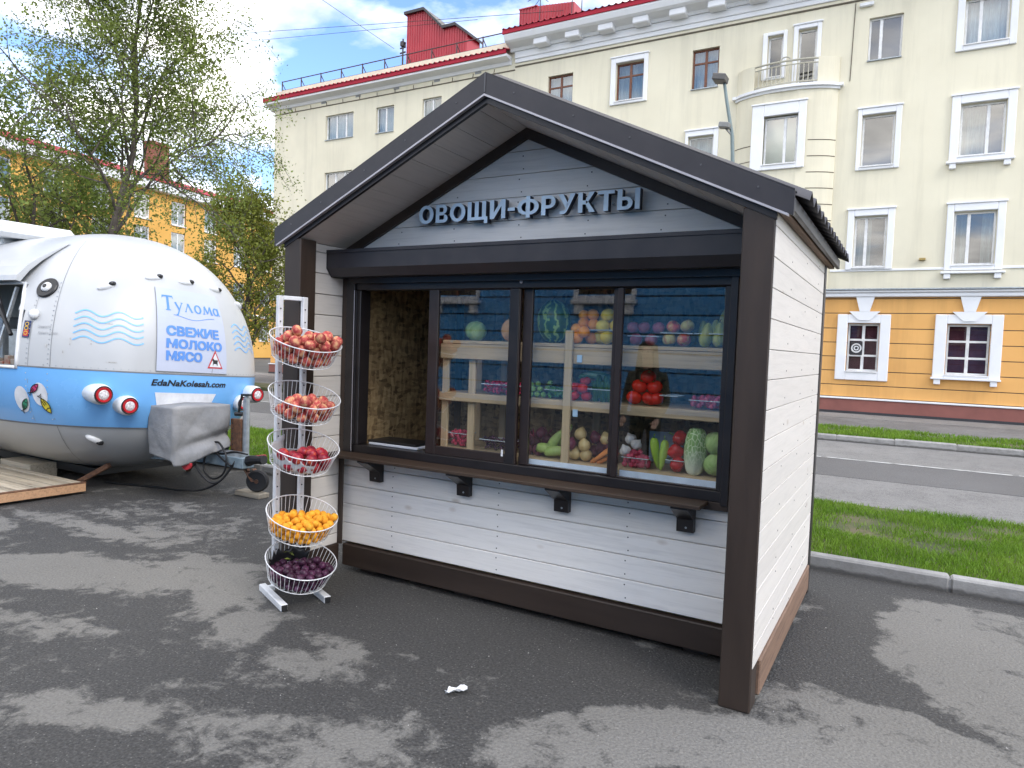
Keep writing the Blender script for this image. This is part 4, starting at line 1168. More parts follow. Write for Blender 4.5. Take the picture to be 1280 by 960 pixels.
for sgn in (-1, 1):
    P = [(XC, zroof(XC) - .045), (XC + sgn * 1.46, zroof(XC + sgn * 1.46) - .045), (XC + sgn * 1.46, zroof(XC + sgn * 1.46) - .03), (XC, zroof(XC) - .03)]
    c.prism(P if sgn > 0 else P[::-1], .03, 2.1)
bolt_on('roof_deck', c, FRAME)

# roller shutter box
yf = KR - .205
c = MB().xprism([(KR - .001, 2.213), (yf, 2.213), (yf, 2.095), (yf + .045, 2.042), (KR - .001, 2.042)], XI + .004, -.135); bolt_on('shutter_box', c, METAL_DK)
c = MB().xprism([(KR - .002, 2.2155), (yf - .006, 2.2155), (yf - .006, 2.195), (yf - .0005, 2.195), (yf - .0005, 2.2133), (KR - .002, 2.2133)], XI + .002, -.134); bolt_on('shutter_box_lip', c, METAL_DK)
c = MB().xprism([(KR - .001, 2.2135), (yf - .003, 2.2135), (yf - .003, 2.094), (yf + .043, 2.039), (KR - .001, 2.039)], XI + .001, XI + .0035); bolt_on('shutter_end_cap', c, FRAME)
c = MB().box((XI + .09, KR - .07, 2.005), (-.15, KR - .05, 2.041)); bolt_on('shutter_slat', c, FRAME)
# window frame
c = MB()
c.cbox((XI + .03, KR - .035, 1.962), (-.14, KR + .06, 2.043), .004)
c.cbox((XI + .03, KR - .035, .845), (-.14, KR + .07, .902), .004)
c.cbox((-.305, KR - .034, .9025), (-.14, KR + .07, 1.9615), .004)
c.cbox((XI + .03, KR - .034, .9025), (-2.75, KR + .07, 1.9615), .004)
wf = bolt_on('window_frame', c, FRAME)
c = MB().cbox((XI + .001, KR - .05, .192), (XI + .045, KR - .036, 2.04), .004); bolt_on('corner_trim', c, BROWN)
c = MB().cbox((XI + .046, KR - .055, .835), (XI + .115, KR - .036, 2.04), .003); bolt_on('shutter_guide', c, FRAME)
c = MB().tube([(XI + .118, KR - .056, .86), (XI + .118, KR - .056, 1.96)], .0025, 5); bolt_on('guide_strip', c, EDGE)
c = MB().cbox((-.275, KR - .055, .835), (-.235, KR - .0355, 2.04), .003); bolt_on('shutter_guide', c, FRAME)
for x in (-2.86, -2.82, -2.795):
    c = MB().cbox((x, KR - .040, .905), (x + .012, KR - .0345, 1.96), .002); bolt_on('frame_rib', c, FRAME)
c = MB().lathe([(0.0, 0), (.011, 0), (.011, .006), (.006, .009), (0.0, .009)], Matrix.Translation((-1.497, KR - .035, 2.0)) @ Matrix.Rotation(PI / 2, 4, 'X'), 12); bolt_on('lock_button', c, EDGE)
def sash(x0, x1, z0, z1, y, ml, mr, mb_, mt):
    c = MB()
    c.cbox((x0, y, z0), (x0 + ml, y + .028, z1), .003); c.cbox((x1 - mr, y, z0), (x1, y + .028, z1), .003)
    c.cbox((x0 + ml, y + .001, z0), (x1 - mr, y + .027, z0 + mb_), .003); c.cbox((x0 + ml, y + .001, z1 - mt), (x1 - mr, y + .027, z1), .003)
    s = bolt_on('sash', c, FRAME_S)
    MB().box((x0 + ml - .004, y + .012, z0 + mb_ - .004), (x1 - mr + .004, y + .016, z1 - mt + .004)).build('glass', GLASS, s)
    return s
sash(-2.178, -1.505, .9025, 1.9615, KR - .026, .075, .062, .056, .006)
sash(-1.500, -0.895, .9025, 1.9615, KR + .006, .062, .030, .008, .006)
sash(-0.893, -0.2955, .9025, 1.9615, KR - .018, .034, .008, .008, .006)
c = MB().cbox((-1.575, KR - .032, .903), (-1.51, KR - .0265, 1.961), .002); bolt_on('sash_stile', c, FRAME)
c = MB().box((-1.600, KR - .0318, .945), (-1.588, KR - .0262, .985)); bolt_on('sticker', c, WHITEP)
PALEST = PM('sky_reflection_strip', (0.74, 0.82, 0.92), 8, rough=0.35)  # blue-white colour stands in for sky reflected on the ledge
for a, b in ((-1.46, -.92), (-.862, -.307)):
    c = MB().box((a, KR + .045, .9026), (b, KR + .049, .938)); bolt_on('cill_strip', c, PALEST)
# counter and brackets
ct = MB().cbox((XI + .004, KR - .205, .826), (-.335, KR - .037, .848), .004); bolt_on('counter', ct, COUNTER)
c = MB().cbox((XI + .002, KR - .0365, .800), (-.14, KR - .0005, .8445), .003); bolt_on('counter_rail', c, BROWN_X)
for x in (-2.58, -1.862, -1.178, -.452):
    c = MB().xprism([(KR - .001, .8), (KR - .038, .8), (KR - .038, .825), (KR - .17, .825), (KR - .17, .81), (KR - .045, .735), (KR - .04, .665), (KR - .001, .665)], x - .045, x + .045)
    c = bolt_on('bracket', c, FRAME)
    MB().lathe([(0, 0), (.006, 0), (.006, .003), (0, .003)], Matrix.Translation((x + .006, KR - .041, .69)) @ Matrix.Rotation(PI / 2, 4, 'X'), 8).build('bolt', STEEL, c)

# letters
LFACE = PM('sign_letter_face', (0.56, 0.72, 0.86), 8, rough=0.4)
LSIDE = PM('sign_letter_side', (0.012, 0.016, 0.03), 8, rough=0.5)
def text_mesh(body, size=1.0, extrude=0.0, offset=0.0, shear=0.0, space=1.0):
    cu = bpy.data.curves.new('lettering', 'FONT'); cu.body = body; cu.size = size; cu.extrude = extrude; cu.offset = offset; cu.shear = shear; cu.resolution_u = 4; cu.space_character = space
    o = bpy.data.objects.new('lettering', cu); COL.objects.link(o)
    me = bpy.data.meshes.new_from_object(o.evaluated_get(bpy.context.evaluated_depsgraph_get()))
    V = np.array([v.co[:] for v in me.vertices]).reshape(-1, 3); F = [tuple(p.vertices) for p in me.polygons]; NRM = [p.normal.z for p in me.polygons]
    bpy.data.objects.remove(o); bpy.data.curves.remove(cu); bpy.data.meshes.remove(me)
    return V, F, NRM
word = 'ОВОЩИ-ФРУКТЫ'
T_ = 0.21
def bowl(x0, xr, z0, z1, tx, tb, tt, n=9):
    """open D: starts and ends at x0; returns (outer, inner) point pairs"""
    h = (z1 - z0) / 2; zc_ = (z0 + z1) / 2; rx = min(h * .95, (xr - x0) * .8); xc_ = xr - rx
    O = [(x0, z1), (xc_, z1)]; I = [(x0, z1 - tt), (xc_, z1 - tt)]
    hi_t, hi_b = z1 - tt, z0 + tb; hc, hh = (hi_t + hi_b) / 2, (hi_t - hi_b) / 2
    for k in range(1, n):
        a_ = PI / 2 - PI * k / n; O.append((xc_ + rx * math.cos(a_), zc_ + h * math.sin(a_))); I.append((xc_ + (rx - tx) * math.cos(a_), hc + hh * math.sin(a_)))
    O += [(xc_, z0), (x0, z0)]; I += [(xc_, hi_b), (x0, hi_b)]
    return list(zip(O, I))
def loop(cx, cz, rx, rz, tx, tz, a0=0.0, a1=2 * PI, n=28):
    return [((cx + rx * math.cos(a0 + (a1 - a0) * k / n), cz + rz * math.sin(a0 + (a1 - a0) * k / n)), (cx + (rx - tx) * math.cos(a0 + (a1 - a0) * k / n), cz + (rz - tz) * math.sin(a0 + (a1 - a0) * k / n))) for k in range(n + 1)]
def quad(*p): return [(p[0], p[3]), (p[1], p[2])]
t = T_
GLYPH = {   # width, strips of (outer, inner) pairs
 'О': (.86, [loop(.43, .5, .43, .515, t, .185)]),
 'В': (.68, [quad((0, 0), (t, 0), (t, 1), (0, 1)), bowl(t, .64, .46, 1.0, .19, .13, .165), bowl(t, .68, .0, .46, .20, .165, .05)]),
 'Щ': (1.08, [quad((0, 0), (t, 0), (t, 1), (0, 1)), quad((t, 0), (.39, 0), (.39, .165), (t, .165)), quad((.39, 0), (.39 + t, 0), (.39 + t, 1), (.39, 1)), quad((.39 + t, 0), (.78, 0), (.78, .165), (.39 + t, .165)), quad((.78, 0), (.78 + t, 0), (.78 + t, 1), (.78, 1)), quad((.78 + t, -.19), (1.08, -.19), (1.08, .165), (.78 + t, .165)), quad((.90, -.19), (.78 + t, -.19), (.78 + t, -.001), (.90, -.001))]),
 'И': (.80, [quad((0, 0), (t, 0), (t, 1), (0, 1)), quad((t, 0), (.59, .66), (.59, 1), (t, .34)), quad((.59, 0), (.80, 0), (.80, 1), (.59, 1))]),
 '-': (.36, [quad((0, .36), (.36, .36), (.36, .53), (0, .53))]),
 'Ф': (1.06, [quad((.43, -.06), (.63, -.06), (.63, 1.06), (.43, 1.06)), loop(.43, .5, .43, .40, t, .165, PI / 2, 1.5 * PI, 14), loop(.63, .5, .43, .40, t, .165, -PI / 2, PI / 2, 14)]),
 'Р': (.68, [quad((0, 0), (t, 0), (t, 1), (0, 1)), bowl(t, .68, .34, 1.0, .20, .165, .165)]),
 'У': (.80, [quad((.0, 1), (.24, 1), (.47, .50), (.37, .27)), quad((.56, 1), (.80, 1), (.47, .24), (.37, .28)), [((.47, .24), (.37, .28)), ((.40, .09), (.33, .20)), ((.30, .005), (.26, .17)), ((.18, -.01), (.18, .155)), ((.08, .01), (.10, .17))]]),
 'К': (.76, [quad((0, 0), (t, 0), (t, 1), (0, 1)), quad((t, .40), (.36, .40), (.36, .60), (t, .60)), quad((.34, .601), (.46, .52), (.75, 1), (.51, 1)), quad((.34, .399), (.52, 0), (.78, 0), (.47, .515))]),
 'Т': (.74, [quad((.0, .83), (.74, .83), (.74, 1), (.0, 1)), quad((.265, 0), (.475, 0), (.475, .829), (.265, .829))]),
 'Ы': (.98, [quad((0, 0), (t, 0), (t, 1), (0, 1)), bowl(t, .66, .0, .62, .20, .165, .165), quad((.75, 0), (.96, 0), (.96, 1), (.75, 1))]),
}
def glyph_mesh(ch, place, depth):
    """solid letter; place(x, z, d) maps letter space to the world"""
    b = MB()
    for strip in GLYPH[ch][1]:
        n = len(strip)
        for k in range(n - 1):
            (o0, i0), (o1, i1) = strip[k], strip[k + 1]
            q = [o0, o1, i1, i0]
            ar = sum(q[j][0] * q[(j + 1) % 4][1] - q[(j + 1) % 4][0] * q[j][1] for j in range(4))
            if ar < 0: q = q[::-1]
            b.m = 0; b.add([place(x, z, 1) for x, z in q], [(0, 1, 2, 3)])
            b.m = 1
            for A, B_ in ((o0, o1), (i1, i0)):
                b.add([place(*A, 0), place(*B_, 0), place(*B_, 1), place(*A, 1)], [(0, 1, 2, 3)])
        closed = math.dist(strip[0][0], strip[-1][0]) < 1e-6
        if not closed:
            for (A, B_) in (strip[0], strip[-1]):
                b.add([place(*A, 0), place(*B_, 0), place(*B_, 1), place(*A, 1)], [(0, 1, 2, 3)])
    return b
LX, LH = 0.134, 0.112
wid = [GLYPH[ch][0] * LX for ch in word]
gap = (1.480 - sum(wid)) / (len(word) - 1)
x = -2.250
for ch, w in zip(word, wid):
    yb_ = KR - .022
    bolt_on('sign_letter', glyph_mesh(ch, lambda u, v, dd, x=x: (x + u * LX, yb_ - .042 * dd, 2.3755 + v * LH), 1), [LFACE, LSIDE])
    x += w + gap
c = MB()
for q in range(12): c.box((-2.2 + q * .125, KR - .024, 2.42), (-2.19 + q * .125, KR - .001, 2.428))
stuff(bolt_on('letter_spacers', c, STEEL))

# interior lining: chipboard panels
def osb():
    m, nt, N, L, b = newmat('chipboard_panel')
    w = coords(N, L, 'world', (1, 1, .35))
    v = N.new('ShaderNodeTexVoronoi'); v.inputs['Scale'].default_value = 34; L.new(w.outputs[0], v.inputs['Vector'])
    w2 = coords(N, L, 'world', (.4, .4, 1)); v2 = N.new('ShaderNodeTexVoronoi'); v2.inputs['Scale'].default_value = 46; L.new(w2.outputs[0], v2.inputs['Vector'])
    a = N.new('ShaderNodeSeparateColor'); L.new(v.outputs['Color'], a.inputs[0]); a2 = N.new('ShaderNodeSeparateColor'); L.new(v2.outputs['Color'], a2.inputs[0])
    s = N.new('ShaderNodeMath'); s.operation = 'MULTIPLY_ADD'; s.inputs[1].default_value = .5; L.new(a.outputs[0], s.inputs[0])
    s2 = N.new('ShaderNodeMath'); s2.operation = 'MULTIPLY'; s2.inputs[1].default_value = .5; L.new(a2.outputs[1], s2.inputs[0]); L.new(s2.outputs[0], s.inputs[2])
    r = ramp(N, [(0.1, (.10, .062, .028)), (.5, (.30, .20, .095)), (.9, (.48, .34, .17))]); L.new(s.outputs[0], r.inputs[0]); L.new(r.outputs[0], b.inputs['Base Color'])
    b.inputs['Roughness'].default_value = .7
    bp = N.new('ShaderNodeBump'); bp.inputs['Strength'].default_value = .4; bp.inputs['Distance'].default_value = .003; L.new(s.outputs[0], bp.inputs['Height']); L.new(bp.outputs[0], b.inputs['Normal'])
    return m
OSB = osb()
c = MB().box((-KW + .07, KR + .075, .191), (-KW + .10, KD - .06, 2.45)); bolt_on('lining_panel', c, OSB)
c = MB().box((-.12, KR + .075, .191), (-.09, KD - .06, 2.45)); bolt_on('lining_panel', c, OSB)
c = MB().box((-KW + .101, KD - .09, .191), (-.121, KD - .06, 2.45)); bolt_on('lining_panel', c, OSB)
c = MB().box((-KW + .101, KR + .076, 2.14), (-.121, KD - .091, 2.16)); bolt_on('lining_panel', c, OSB)
c = MB().box((-KW + .101, KR + .022, .191), (-.121, KR + .06, .842)); bolt_on('lining_panel', c, OSB)

# ------------------------------------------------------------------ shelving inside the kiosk
SY0, SY1 = 0.572, 1.01
def SX_(x): return .965 * x + .019           # shelf layout to kiosk metres
def SZ_(z): return 1.6 + .965 * (z - 1.6)
def SY_(y): return y - .128
sh = thing('shelf_rack', 'rough pine shelving of three levels behind the kiosk windows', 'shelves', (-1.2, .9, .2))
for z, t, front in ((1.645, .022, .12), (1.292, .022, .055), (.915, .022, .05)):
    z = SZ_(z)
    for k in range(3):
        a = SY0 + k * .15; c = MB().cbox((-2.15, a, z - t), (-.125, a + .145, z), .003); c.build('shelf_board', PINE_X, sh)
    if front: c = MB().cbox((-2.15, SY0 - .022, z - front), (-.125, SY0 - .001, z - .0 if z < 1.6 else z - .024), .004); c.build('front_rail', PINE_X, sh)
for x in (-2.152, -1.945, -1.240, -.178):
    for y in (SY0 - .045 if x == -1.240 else SY0 + .01, SY1 - .02):
        c = MB().cbox((x, y, .20), (x + .050, y + .022, 1.72 if x == -1.240 and y < .7 else 1.61), .004); c.build('post', PINE_Z, sh)
# two small price clips
CLIP = PM('pale_blue_clip', (0.45, 0.62, 0.78), 8, rough=0.4)
for x, z in ((-1.149, 1.556), (-1.163, 1.235)):
    c = MB().cbox((x - .016, SY0 - .03, z - .022), (x + .016, SY0 - .0225, z + .022), .002)
    o = c.build('price_clip', CLIP); tag(o, 'small pale blue price clip on the %s pine shelf edge' % ('upper' if z > 1.4 else 'middle'), 'price clip')
c = MB().cbox((-.823, .90, .945), (-.613, .906, 1.132), .002); o = c.build('card_sheet', PM('pale_blue_card', (.35, .48, .62), 8)); tag(o, 'plain pale blue card standing behind the garlic and long green peppers', 'card')

# ------------------------------------------------------------------ produce
def sph(fn, n=16, m=11):
    """closed surface from fn(theta, phi) -> (x,y,z); phi 0 top .. pi bottom"""
    V = [fn(0, 1e-3)]; F = []
    for j in range(1, m):
        for i in range(n): V.append(fn(2 * PI * i / n, PI * j / m))
    V.append(fn(0, PI - 1e-3)); last = len(V) - 1
    for i in range(n): F.append((0, 1 + i, 1 + (i + 1) % n))
    for j in range(m - 2):
        for i in range(n):
            a = 1 + j * n + i; b = 1 + j * n + (i + 1) % n
            F.append((a, a + n, b + n, b))
    for i in range(n): F.append((last, 1 + (m - 2) * n + (i + 1) % n, 1 + (m - 2) * n + i))
    return V, F
def sphere_fn(r, sq=1.0, dim=0.0, lob=0, la=0.0, groove=0.0):
    def fn(t, p):
        q = r * (1 + la * math.cos(lob * t) * math.sin(p))
        if groove: q *= 1 - groove * math.exp(-((t - PI) / 0.25) ** 2) * math.sin(p)
        z = r * sq * math.cos(p) - dim * r * math.exp(-(p / 0.45) ** 2) + dim * .7 * r * math.exp(-((PI - p) / 0.4) ** 2)
        return (q * math.sin(p) * math.cos(t), q * math.sin(p) * math.sin(t), z)
    return fn
def fmesh(name, shapes, mats):
    b = MB()
    for k, (V, F) in enumerate(shapes): b.m = min(k, len(mats) - 1); b.add(V, F)
    me = bpy.data.meshes.new(name); me.from_pydata(b.v, [], b.f)
    for q in mats: me.materials.append(q)
    me.polygons.foreach_set('material_index', b.mi); me.polygons.foreach_set('use_smooth', [True] * len(me.polygons)); me.update()
    return me
def fruitmat(name, stops, scale, stretch=(1, 1, 1), rough=.4, rand=.15, bump=0, bscale=None, dist=0):
    return PM(name, stops, scale, stretch, rough, .08, bump, bscale, .002, kind='object', rand=rand, dist=dist, spec=.35 if rough < .55 else .15)
PEACH = fruitmat('peach_skin', [(.38, (.36, .045, .05)), (.50, (.50, .125, .10)), (.62, (.70, .38, .20))], 26, rough=.85, rand=.25)
NECT = fruitmat('nectarine_skin', [(.4, (.20, .012, .03)), (.55, (.36, .022, .035)), (.70, (.62, .14, .05))], 24, rough=.42, rand=.25)
APRI = fruitmat('apricot_skin', [(.35, (.78, .30, .02)), (.65, (.86, .44, .05))], 34, rough=.6, rand=.12)
PLUM = fruitmat('plum_skin', [(.35, (.022, .006, .018)), (.55, (.06, .013, .04)), (.68, (.17, .09, .15))], 26, rough=.5, rand=.4)
ORNG = fruitmat('orange_peel', [(.4, (.80, .27, .012)), (.7, (.85, .36, .03))], 9, rough=.45, rand=.08, bump=.5, bscale=150)
LEMN = fruitmat('yellow_peel', [(.4, (.74, .54, .03)), (.7, (.82, .64, .08))], 9, rough=.4, rand=.1, bump=.4, bscale=150)
APPR = fruitmat('red_apple_skin', [(.35, (.50, .03, .03)), (.52, (.55, .12, .06)), (.68, (.66, .52, .16))], 20, (1.6, 1.6, .5), .3, .15)
APPG = fruitmat('pale_apple_skin', [(.35, (.45, .14, .06)), (.5, (.56, .46, .14)), (.7, (.62, .56, .22))], 20, (1.6, 1.6, .5), .3, .1)
PPLE = fruitmat('pink_plum_skin', [(.35, (.26, .055, .10)), (.65, (.42, .14, .16))], 9, rough=.35, rand=.15)
PEARM = fruitmat('pear_skin', [(.35, (.26, .30, .05)), (.6, (.40, .40, .10)), (.75, (.46, .36, .14))], 14, rough=.5, rand=.15)
TOM = fruitmat('tomato_skin', [(.35, (.55, .015, .008)), (.7, (.68, .04, .015))], 6, rough=.22, rand=.12)
CALYX = PM('green_calyx', (.08, .20, .03), 20, rough=.6)
STALK = PM('brown_stalk', (.12, .07, .03), 20, rough=.7)
REDPEP = fruitmat('red_pepper_skin', [(.35, (.42, .006, .008)), (.7, (.55, .015, .015))], 6, rough=.18, rand=.1)
LONGP = fruitmat('pale_green_pepper', [(.35, (.30, .50, .05)), (.7, (.45, .62, .10))], 7, rough=.25, rand=.08)
CABB = fruitmat('cabbage_leaf', [(.35, (.26, .42, .11)), (.55, (.40, .54, .20)), (.72, (.56, .66, .34))], 14, (1, 1, .35), .55, .1, .8, 22, 1.5)
SQUA = fruitmat('marrow_skin', [(.35, (.34, .48, .10)), (.7, (.48, .60, .20))], 16, (1, 1, .3), .4, .1)
ONIW = fruitmat('brown_onion_skin', [(.35, (.55, .38, .14)), (.7, (.68, .54, .27))], 10, (3, 3, .4), .35, .12)
ONIR = fruitmat('red_onion_skin', [(.35, (.09, .012, .035)), (.7, (.17, .03, .07))], 10, (3, 3, .4), .3, .15)
CARR = fruitmat('carrot_skin', [(.35, (.62, .20, .05)), (.7, (.74, .30, .10))], 18, (1, 1, 3), .6, .1)
BEET = fruitmat('beet_skin', [(.35, (.045, .01, .02)), (.7, (.10, .025, .04))], 14, rough=.6, rand=.2)
GARL = fruitmat('garlic_skin', [(.35, (.58, .54, .50)), (.7, (.76, .74, .70))], 12, (3, 3, .4), .5, .06)
RADI = fruitmat('radish_skin', [(.35, (.40, .03, .07)), (.7, (.55, .08, .13))], 12, rough=.35, rand=.2)
CUCU = fruitmat('cucumber_skin', [(.35, (.025, .075, .018)), (.7, (.06, .14, .03))], 22, (1, 1, .4), .4, .2, .4, 60)
GRAPE = fruitmat('green_plum_skin', [(.35, (.22, .40, .08)), (.7, (.34, .50, .14))], 8, rough=.35, rand=.12)
BEANS = fruitmat('green_bean', [(.35, (.05, .16, .03)), (.7, (.12, .28, .06))], 20, rough=.5, rand=.1)
BERRY = fruitmat('red_berry', [(.35, (.42, .015, .05)), (.7, (.58, .05, .12))], 40, rough=.3, rand=.1)
MELO = fruitmat('melon_skin', [(.35, (.62, .30, .10)), (.7, (.72, .42, .18))], 24, rough=.6, rand=.05)

def watermelon_mat():
    m, nt, N, L, b = newmat('watermelon_rind')
    tc = N.new('ShaderNodeTexCoord'); sp = N.new('ShaderNodeSeparateXYZ'); L.new(tc.outputs['Object'], sp.inputs[0])
    at = N.new('ShaderNodeMath'); at.operation = 'ARCTAN2'; L.new(sp.outputs['Y'], at.inputs[0]); L.new(sp.outputs['X'], at.inputs[1])
    n = N.new('ShaderNodeTexNoise'); n.inputs['Scale'].default_value = 26; n.inputs['Detail'].default_value = 6; L.new(tc.outputs['Object'], n.inputs['Vector'])
    ad = N.new('ShaderNodeMath'); ad.operation = 'MULTIPLY_ADD'; ad.inputs[1].default_value = 1.15; L.new(n.outputs['Fac'], ad.inputs[0]); L.new(at.outputs[0], ad.inputs[2])
    mu = N.new('ShaderNodeMath'); mu.operation = 'MULTIPLY'; mu.inputs[1].default_value = 9; L.new(ad.outputs[0], mu.inputs[0])
    si = N.new('ShaderNodeMath'); si.operation = 'SINE'; L.new(mu.outputs[0], si.inputs[0])
    r = ramp(N, [(.10, (.30, .45, .12)), (.24, (.16, .30, .07)), (.36, (.025, .10, .022)), (.9, (.02, .075, .018))])
    ma = N.new('ShaderNodeMath'); ma.operation = 'MULTIPLY_ADD'; ma.inputs[1].default_value = .5; ma.inputs[2].default_value = .5; L.new(si.outputs[0], ma.inputs[0])
    L.new(ma.outputs[0], r.inputs[0]); L.new(r.outputs[0], b.inputs['Base Color']); b.inputs['Roughness'].default_value = .35
    return m
WMEL = watermelon_mat()
def napa_mat():
    m, nt, N, L, b = newmat('napa_leaf')
    tc = N.new('ShaderNodeTexCoord'); sp = N.new('ShaderNodeSeparateXYZ'); L.new(tc.outputs['Object'], sp.inputs[0])
    v = N.new('ShaderNodeTexVoronoi'); v.feature = 'DISTANCE_TO_EDGE'; v.inputs['Scale'].default_value = 48
    mp = N.new('ShaderNodeMapping'); mp.inputs['Scale'].default_value = (1.3, 1.3, .6); L.new(tc.outputs['Object'], mp.inputs['Vector']); L.new(mp.outputs[0], v.inputs['Vector'])
    r1 = ramp(N, [(.02, (.62, .72, .42)), (.12, (.20, .38, .09))]); L.new(v.outputs['Distance'], r1.inputs[0])
    mr = N.new('ShaderNodeMapRange'); mr.inputs['From Min'].default_value = -.09; mr.inputs['From Max'].default_value = .03; L.new(sp.outputs['Z'], mr.inputs['Value'])
    mx = N.new('ShaderNodeMix'); mx.data_type = 'RGBA'; L.new(mr.outputs[0], mx.inputs['Factor']); mx.inputs['A'].default_value = (.72, .76, .58, 1); L.new(r1.outputs[0], mx.inputs['B'])
    L.new(mx.outputs['Result'], b.inputs['Base Color']); b.inputs['Roughness'].default_value = .45
    bp = N.new('ShaderNodeBump'); bp.inputs['Strength'].default_value = .6; bp.inputs['Distance'].default_value = .004; L.new(v.outputs['Distance'], bp.inputs['Height']); L.new(bp.outputs[0], b.inputs['Normal'])
    return m
NAPA = napa_mat()

def stalk(z0, z1, r=.002, lean=.004):
    b = MB().tube([(0, 0, z0), (lean * .4, 0, (z0 + z1) / 2), (lean, 0, z1)], r, 5); return b.v, b.f
def star(z, R, n=5):
    V = [(0, 0, z)]; F = []
    for k in range(n):
        a = 2 * PI * k / n
        V += [(R * .3 * math.cos(a - .35), R * .3 * math.sin(a - .35), z - .001), (R * math.cos(a), R * math.sin(a), z + R * .12), (R * .3 * math.cos(a + .35), R * .3 * math.sin(a + .35), z - .001)]
        F += [(0, 1 + 3*k, 2 + 3*k, 3 + 3*k)]
    return V, F
M_PEACH = fmesh('peach', [sph(sphere_fn(.036, .93, .20, groove=.06)), stalk(.024, .030)], [PEACH, STALK])
M_NECT = fmesh('nectarine', [sph(sphere_fn(.037, .95, .18, groove=.05)), stalk(.026, .033)], [NECT, STALK])
M_APRI = fmesh('apricot', [sph(sphere_fn(.0245, .95, .14, groove=.07), 14, 9)], [APRI])
M_PLUM = fmesh('plum', [sph(sphere_fn(.025, 1.08, .08, groove=.04), 14, 9)], [PLUM])
M_ORNG = fmesh('orange', [sph(sphere_fn(.036, .95, .03)), star(.0335, .005)], [ORNG, CALYX])
M_LEMN = fmesh('yellow_grapefruit', [sph(sphere_fn(.043, .93, .03)), star(.0395, .005)], [LEMN, STALK])
M_APPR = fmesh('apple', [sph(sphere_fn(.039, .92, .34, 5, .015)), stalk(.022, .046, .0016, .008)], [APPR, STALK])
M_APPG = fmesh('apple_pale', [sph(sphere_fn(.039, .90, .34, 5, .015)), stalk(.022, .046, .0016, -.007)], [APPG, STALK])
M_PPLE = fmesh('pink_plum', [sph(sphere_fn(.036, .96, .14, groove=.04)), stalk(.028, .04, .0014)], [PPLE, STALK])
def pear_fn(t, p):
    z = .068 * math.cos(p); k = (z + .068) / .136
    r = .040 * math.sin(p) ** .9 * (1 - .52 * max(0, k - .25) ** .9)
    return (r * math.cos(t) + .006 * k, r * math.sin(t), z)
M_PEAR = fmesh('pear', [sph(pear_fn, 16, 13), stalk(.064, .086, .0022, .010)], [PEARM, STALK])
M_TOM = fmesh('tomato', [sph(sphere_fn(.034, .86, .20, 6, .02)), star(.026, .016), stalk(.022, .034, .002)], [TOM, CALYX])
M_BTOM = fmesh('large_tomato', [sph(sphere_fn(.046, .85, .22, 7, .03)), star(.033, .02), stalk(.028, .042, .002)], [TOM, CALYX])
M_RPEP = fmesh('red_pepper', [sph(sphere_fn(.042, 1.0, .42, 4, .10), 24, 13), stalk(.018, .062, .005, .010)], [REDPEP, CALYX])
def longp_fn(t, p):
    z = -.09 * (1 - math.cos(p)) + .03; k = (1 - math.cos(p)) / 2
    r = .033 * math.sin(p) ** .6 * (1 - .60 * k) * (1 + .08 * math.cos(3 * t))
    return (r * math.cos(t) + .018 * k * k, r * math.sin(t), z)
M_LONGP = fmesh('long_pepper', [sph(longp_fn, 16, 14), stalk(.022, .055, .004, .006)], [LONGP, CALYX])
def cab_fn(t, p):
    r = .064 * (1 + .035 * math.sin(3 * t + 2 * p) + .03 * math.cos(5 * t - 3 * p))
    return (r * math.sin(p) * math.cos(t), r * math.sin(p) * math.sin(t), r * .95 * math.cos(p))
def leafwrap(a0, R, H, tilt, w=1.5):
    """one outer leaf hugging a head"""
    V, F = [], []
    n = 9
    for j in range(n):
        for i in range(n):
            u, v = i / (n - 1) - .5, j / (n - 1)
            a = a0 + u * w * math.sin(PI * min(.97, .16 + v * .8)) ** .5
            ph = PI * (.86 - .68 * v)
            r = R * (1.02 + tilt * v ** 3 + .018 * math.sin(u * 16) * v)
            V.append((r * math.sin(ph) * math.cos(a), r * math.sin(ph) * math.sin(a), H * math.cos(ph)))
    for j in range(n - 1):
        for i in range(n - 1): F.append((j*n+i, j*n+i+1, (j+1)*n+i+1, (j+1)*n+i))
    return V, F
M_CABB = fmesh('cabbage', [sph(cab_fn, 22, 15)] + [leafwrap(a, .066, .063, .05) for a in (0, 1.3, 2.5, 3.7, 5.0)], [CABB])
def napa_fn(t, p):
    k = (1 + math.cos(p)) / 2
    r = (.055 + .006 * math.sin(k * 2.4)) * math.sin(p) ** .42 * (1 + .035 * math.sin(7 * t + k * 3) + .02 * math.sin(11 * t - 6 * k))
    return (r * math.cos(t), r * math.sin(t), .132 * math.cos(p))
M_NAPA = fmesh('napa_cabbage', [sph(napa_fn, 30, 20)] + [leafwrap(a, .062, .136, .04, 1.2) for a in (4.2, 5.2, 3.3, .3)], [NAPA])
def cyl_fn(L, r, bend, taper=0.0):
    def fn(t, p):
        k = math.cos(p); q = r * math.sin(p) ** .45 * (1 - taper * (k + 1) / 2)
        x = L / 2 * k
        return (x, q * math.cos(t), q * math.sin(t) + bend * (1 - k * k))
    return fn
M_CUC = fmesh('cucumber', [sph(cyl_fn(.15, .021, .004), 12, 14)], [CUCU])
M_SQUA = fmesh('marrow', [sph(cyl_fn(.15, .036, .006, .25), 16, 14)], [SQUA])
M_CARR = fmesh('carrot', [sph(cyl_fn(.15, .017, .003, .75), 12, 14)], [CARR])
M_STRIP = fmesh('striped_marrow', [sph(cyl_fn(.25, .024, .030), 16, 18)], [fruitmat('striped_marrow_skin', [(.42, (.06, .20, .06)), (.56, (.42, .58, .34)), (.7, (.55, .68, .46))], 9, (.3, 7, 7), .4, .05)])
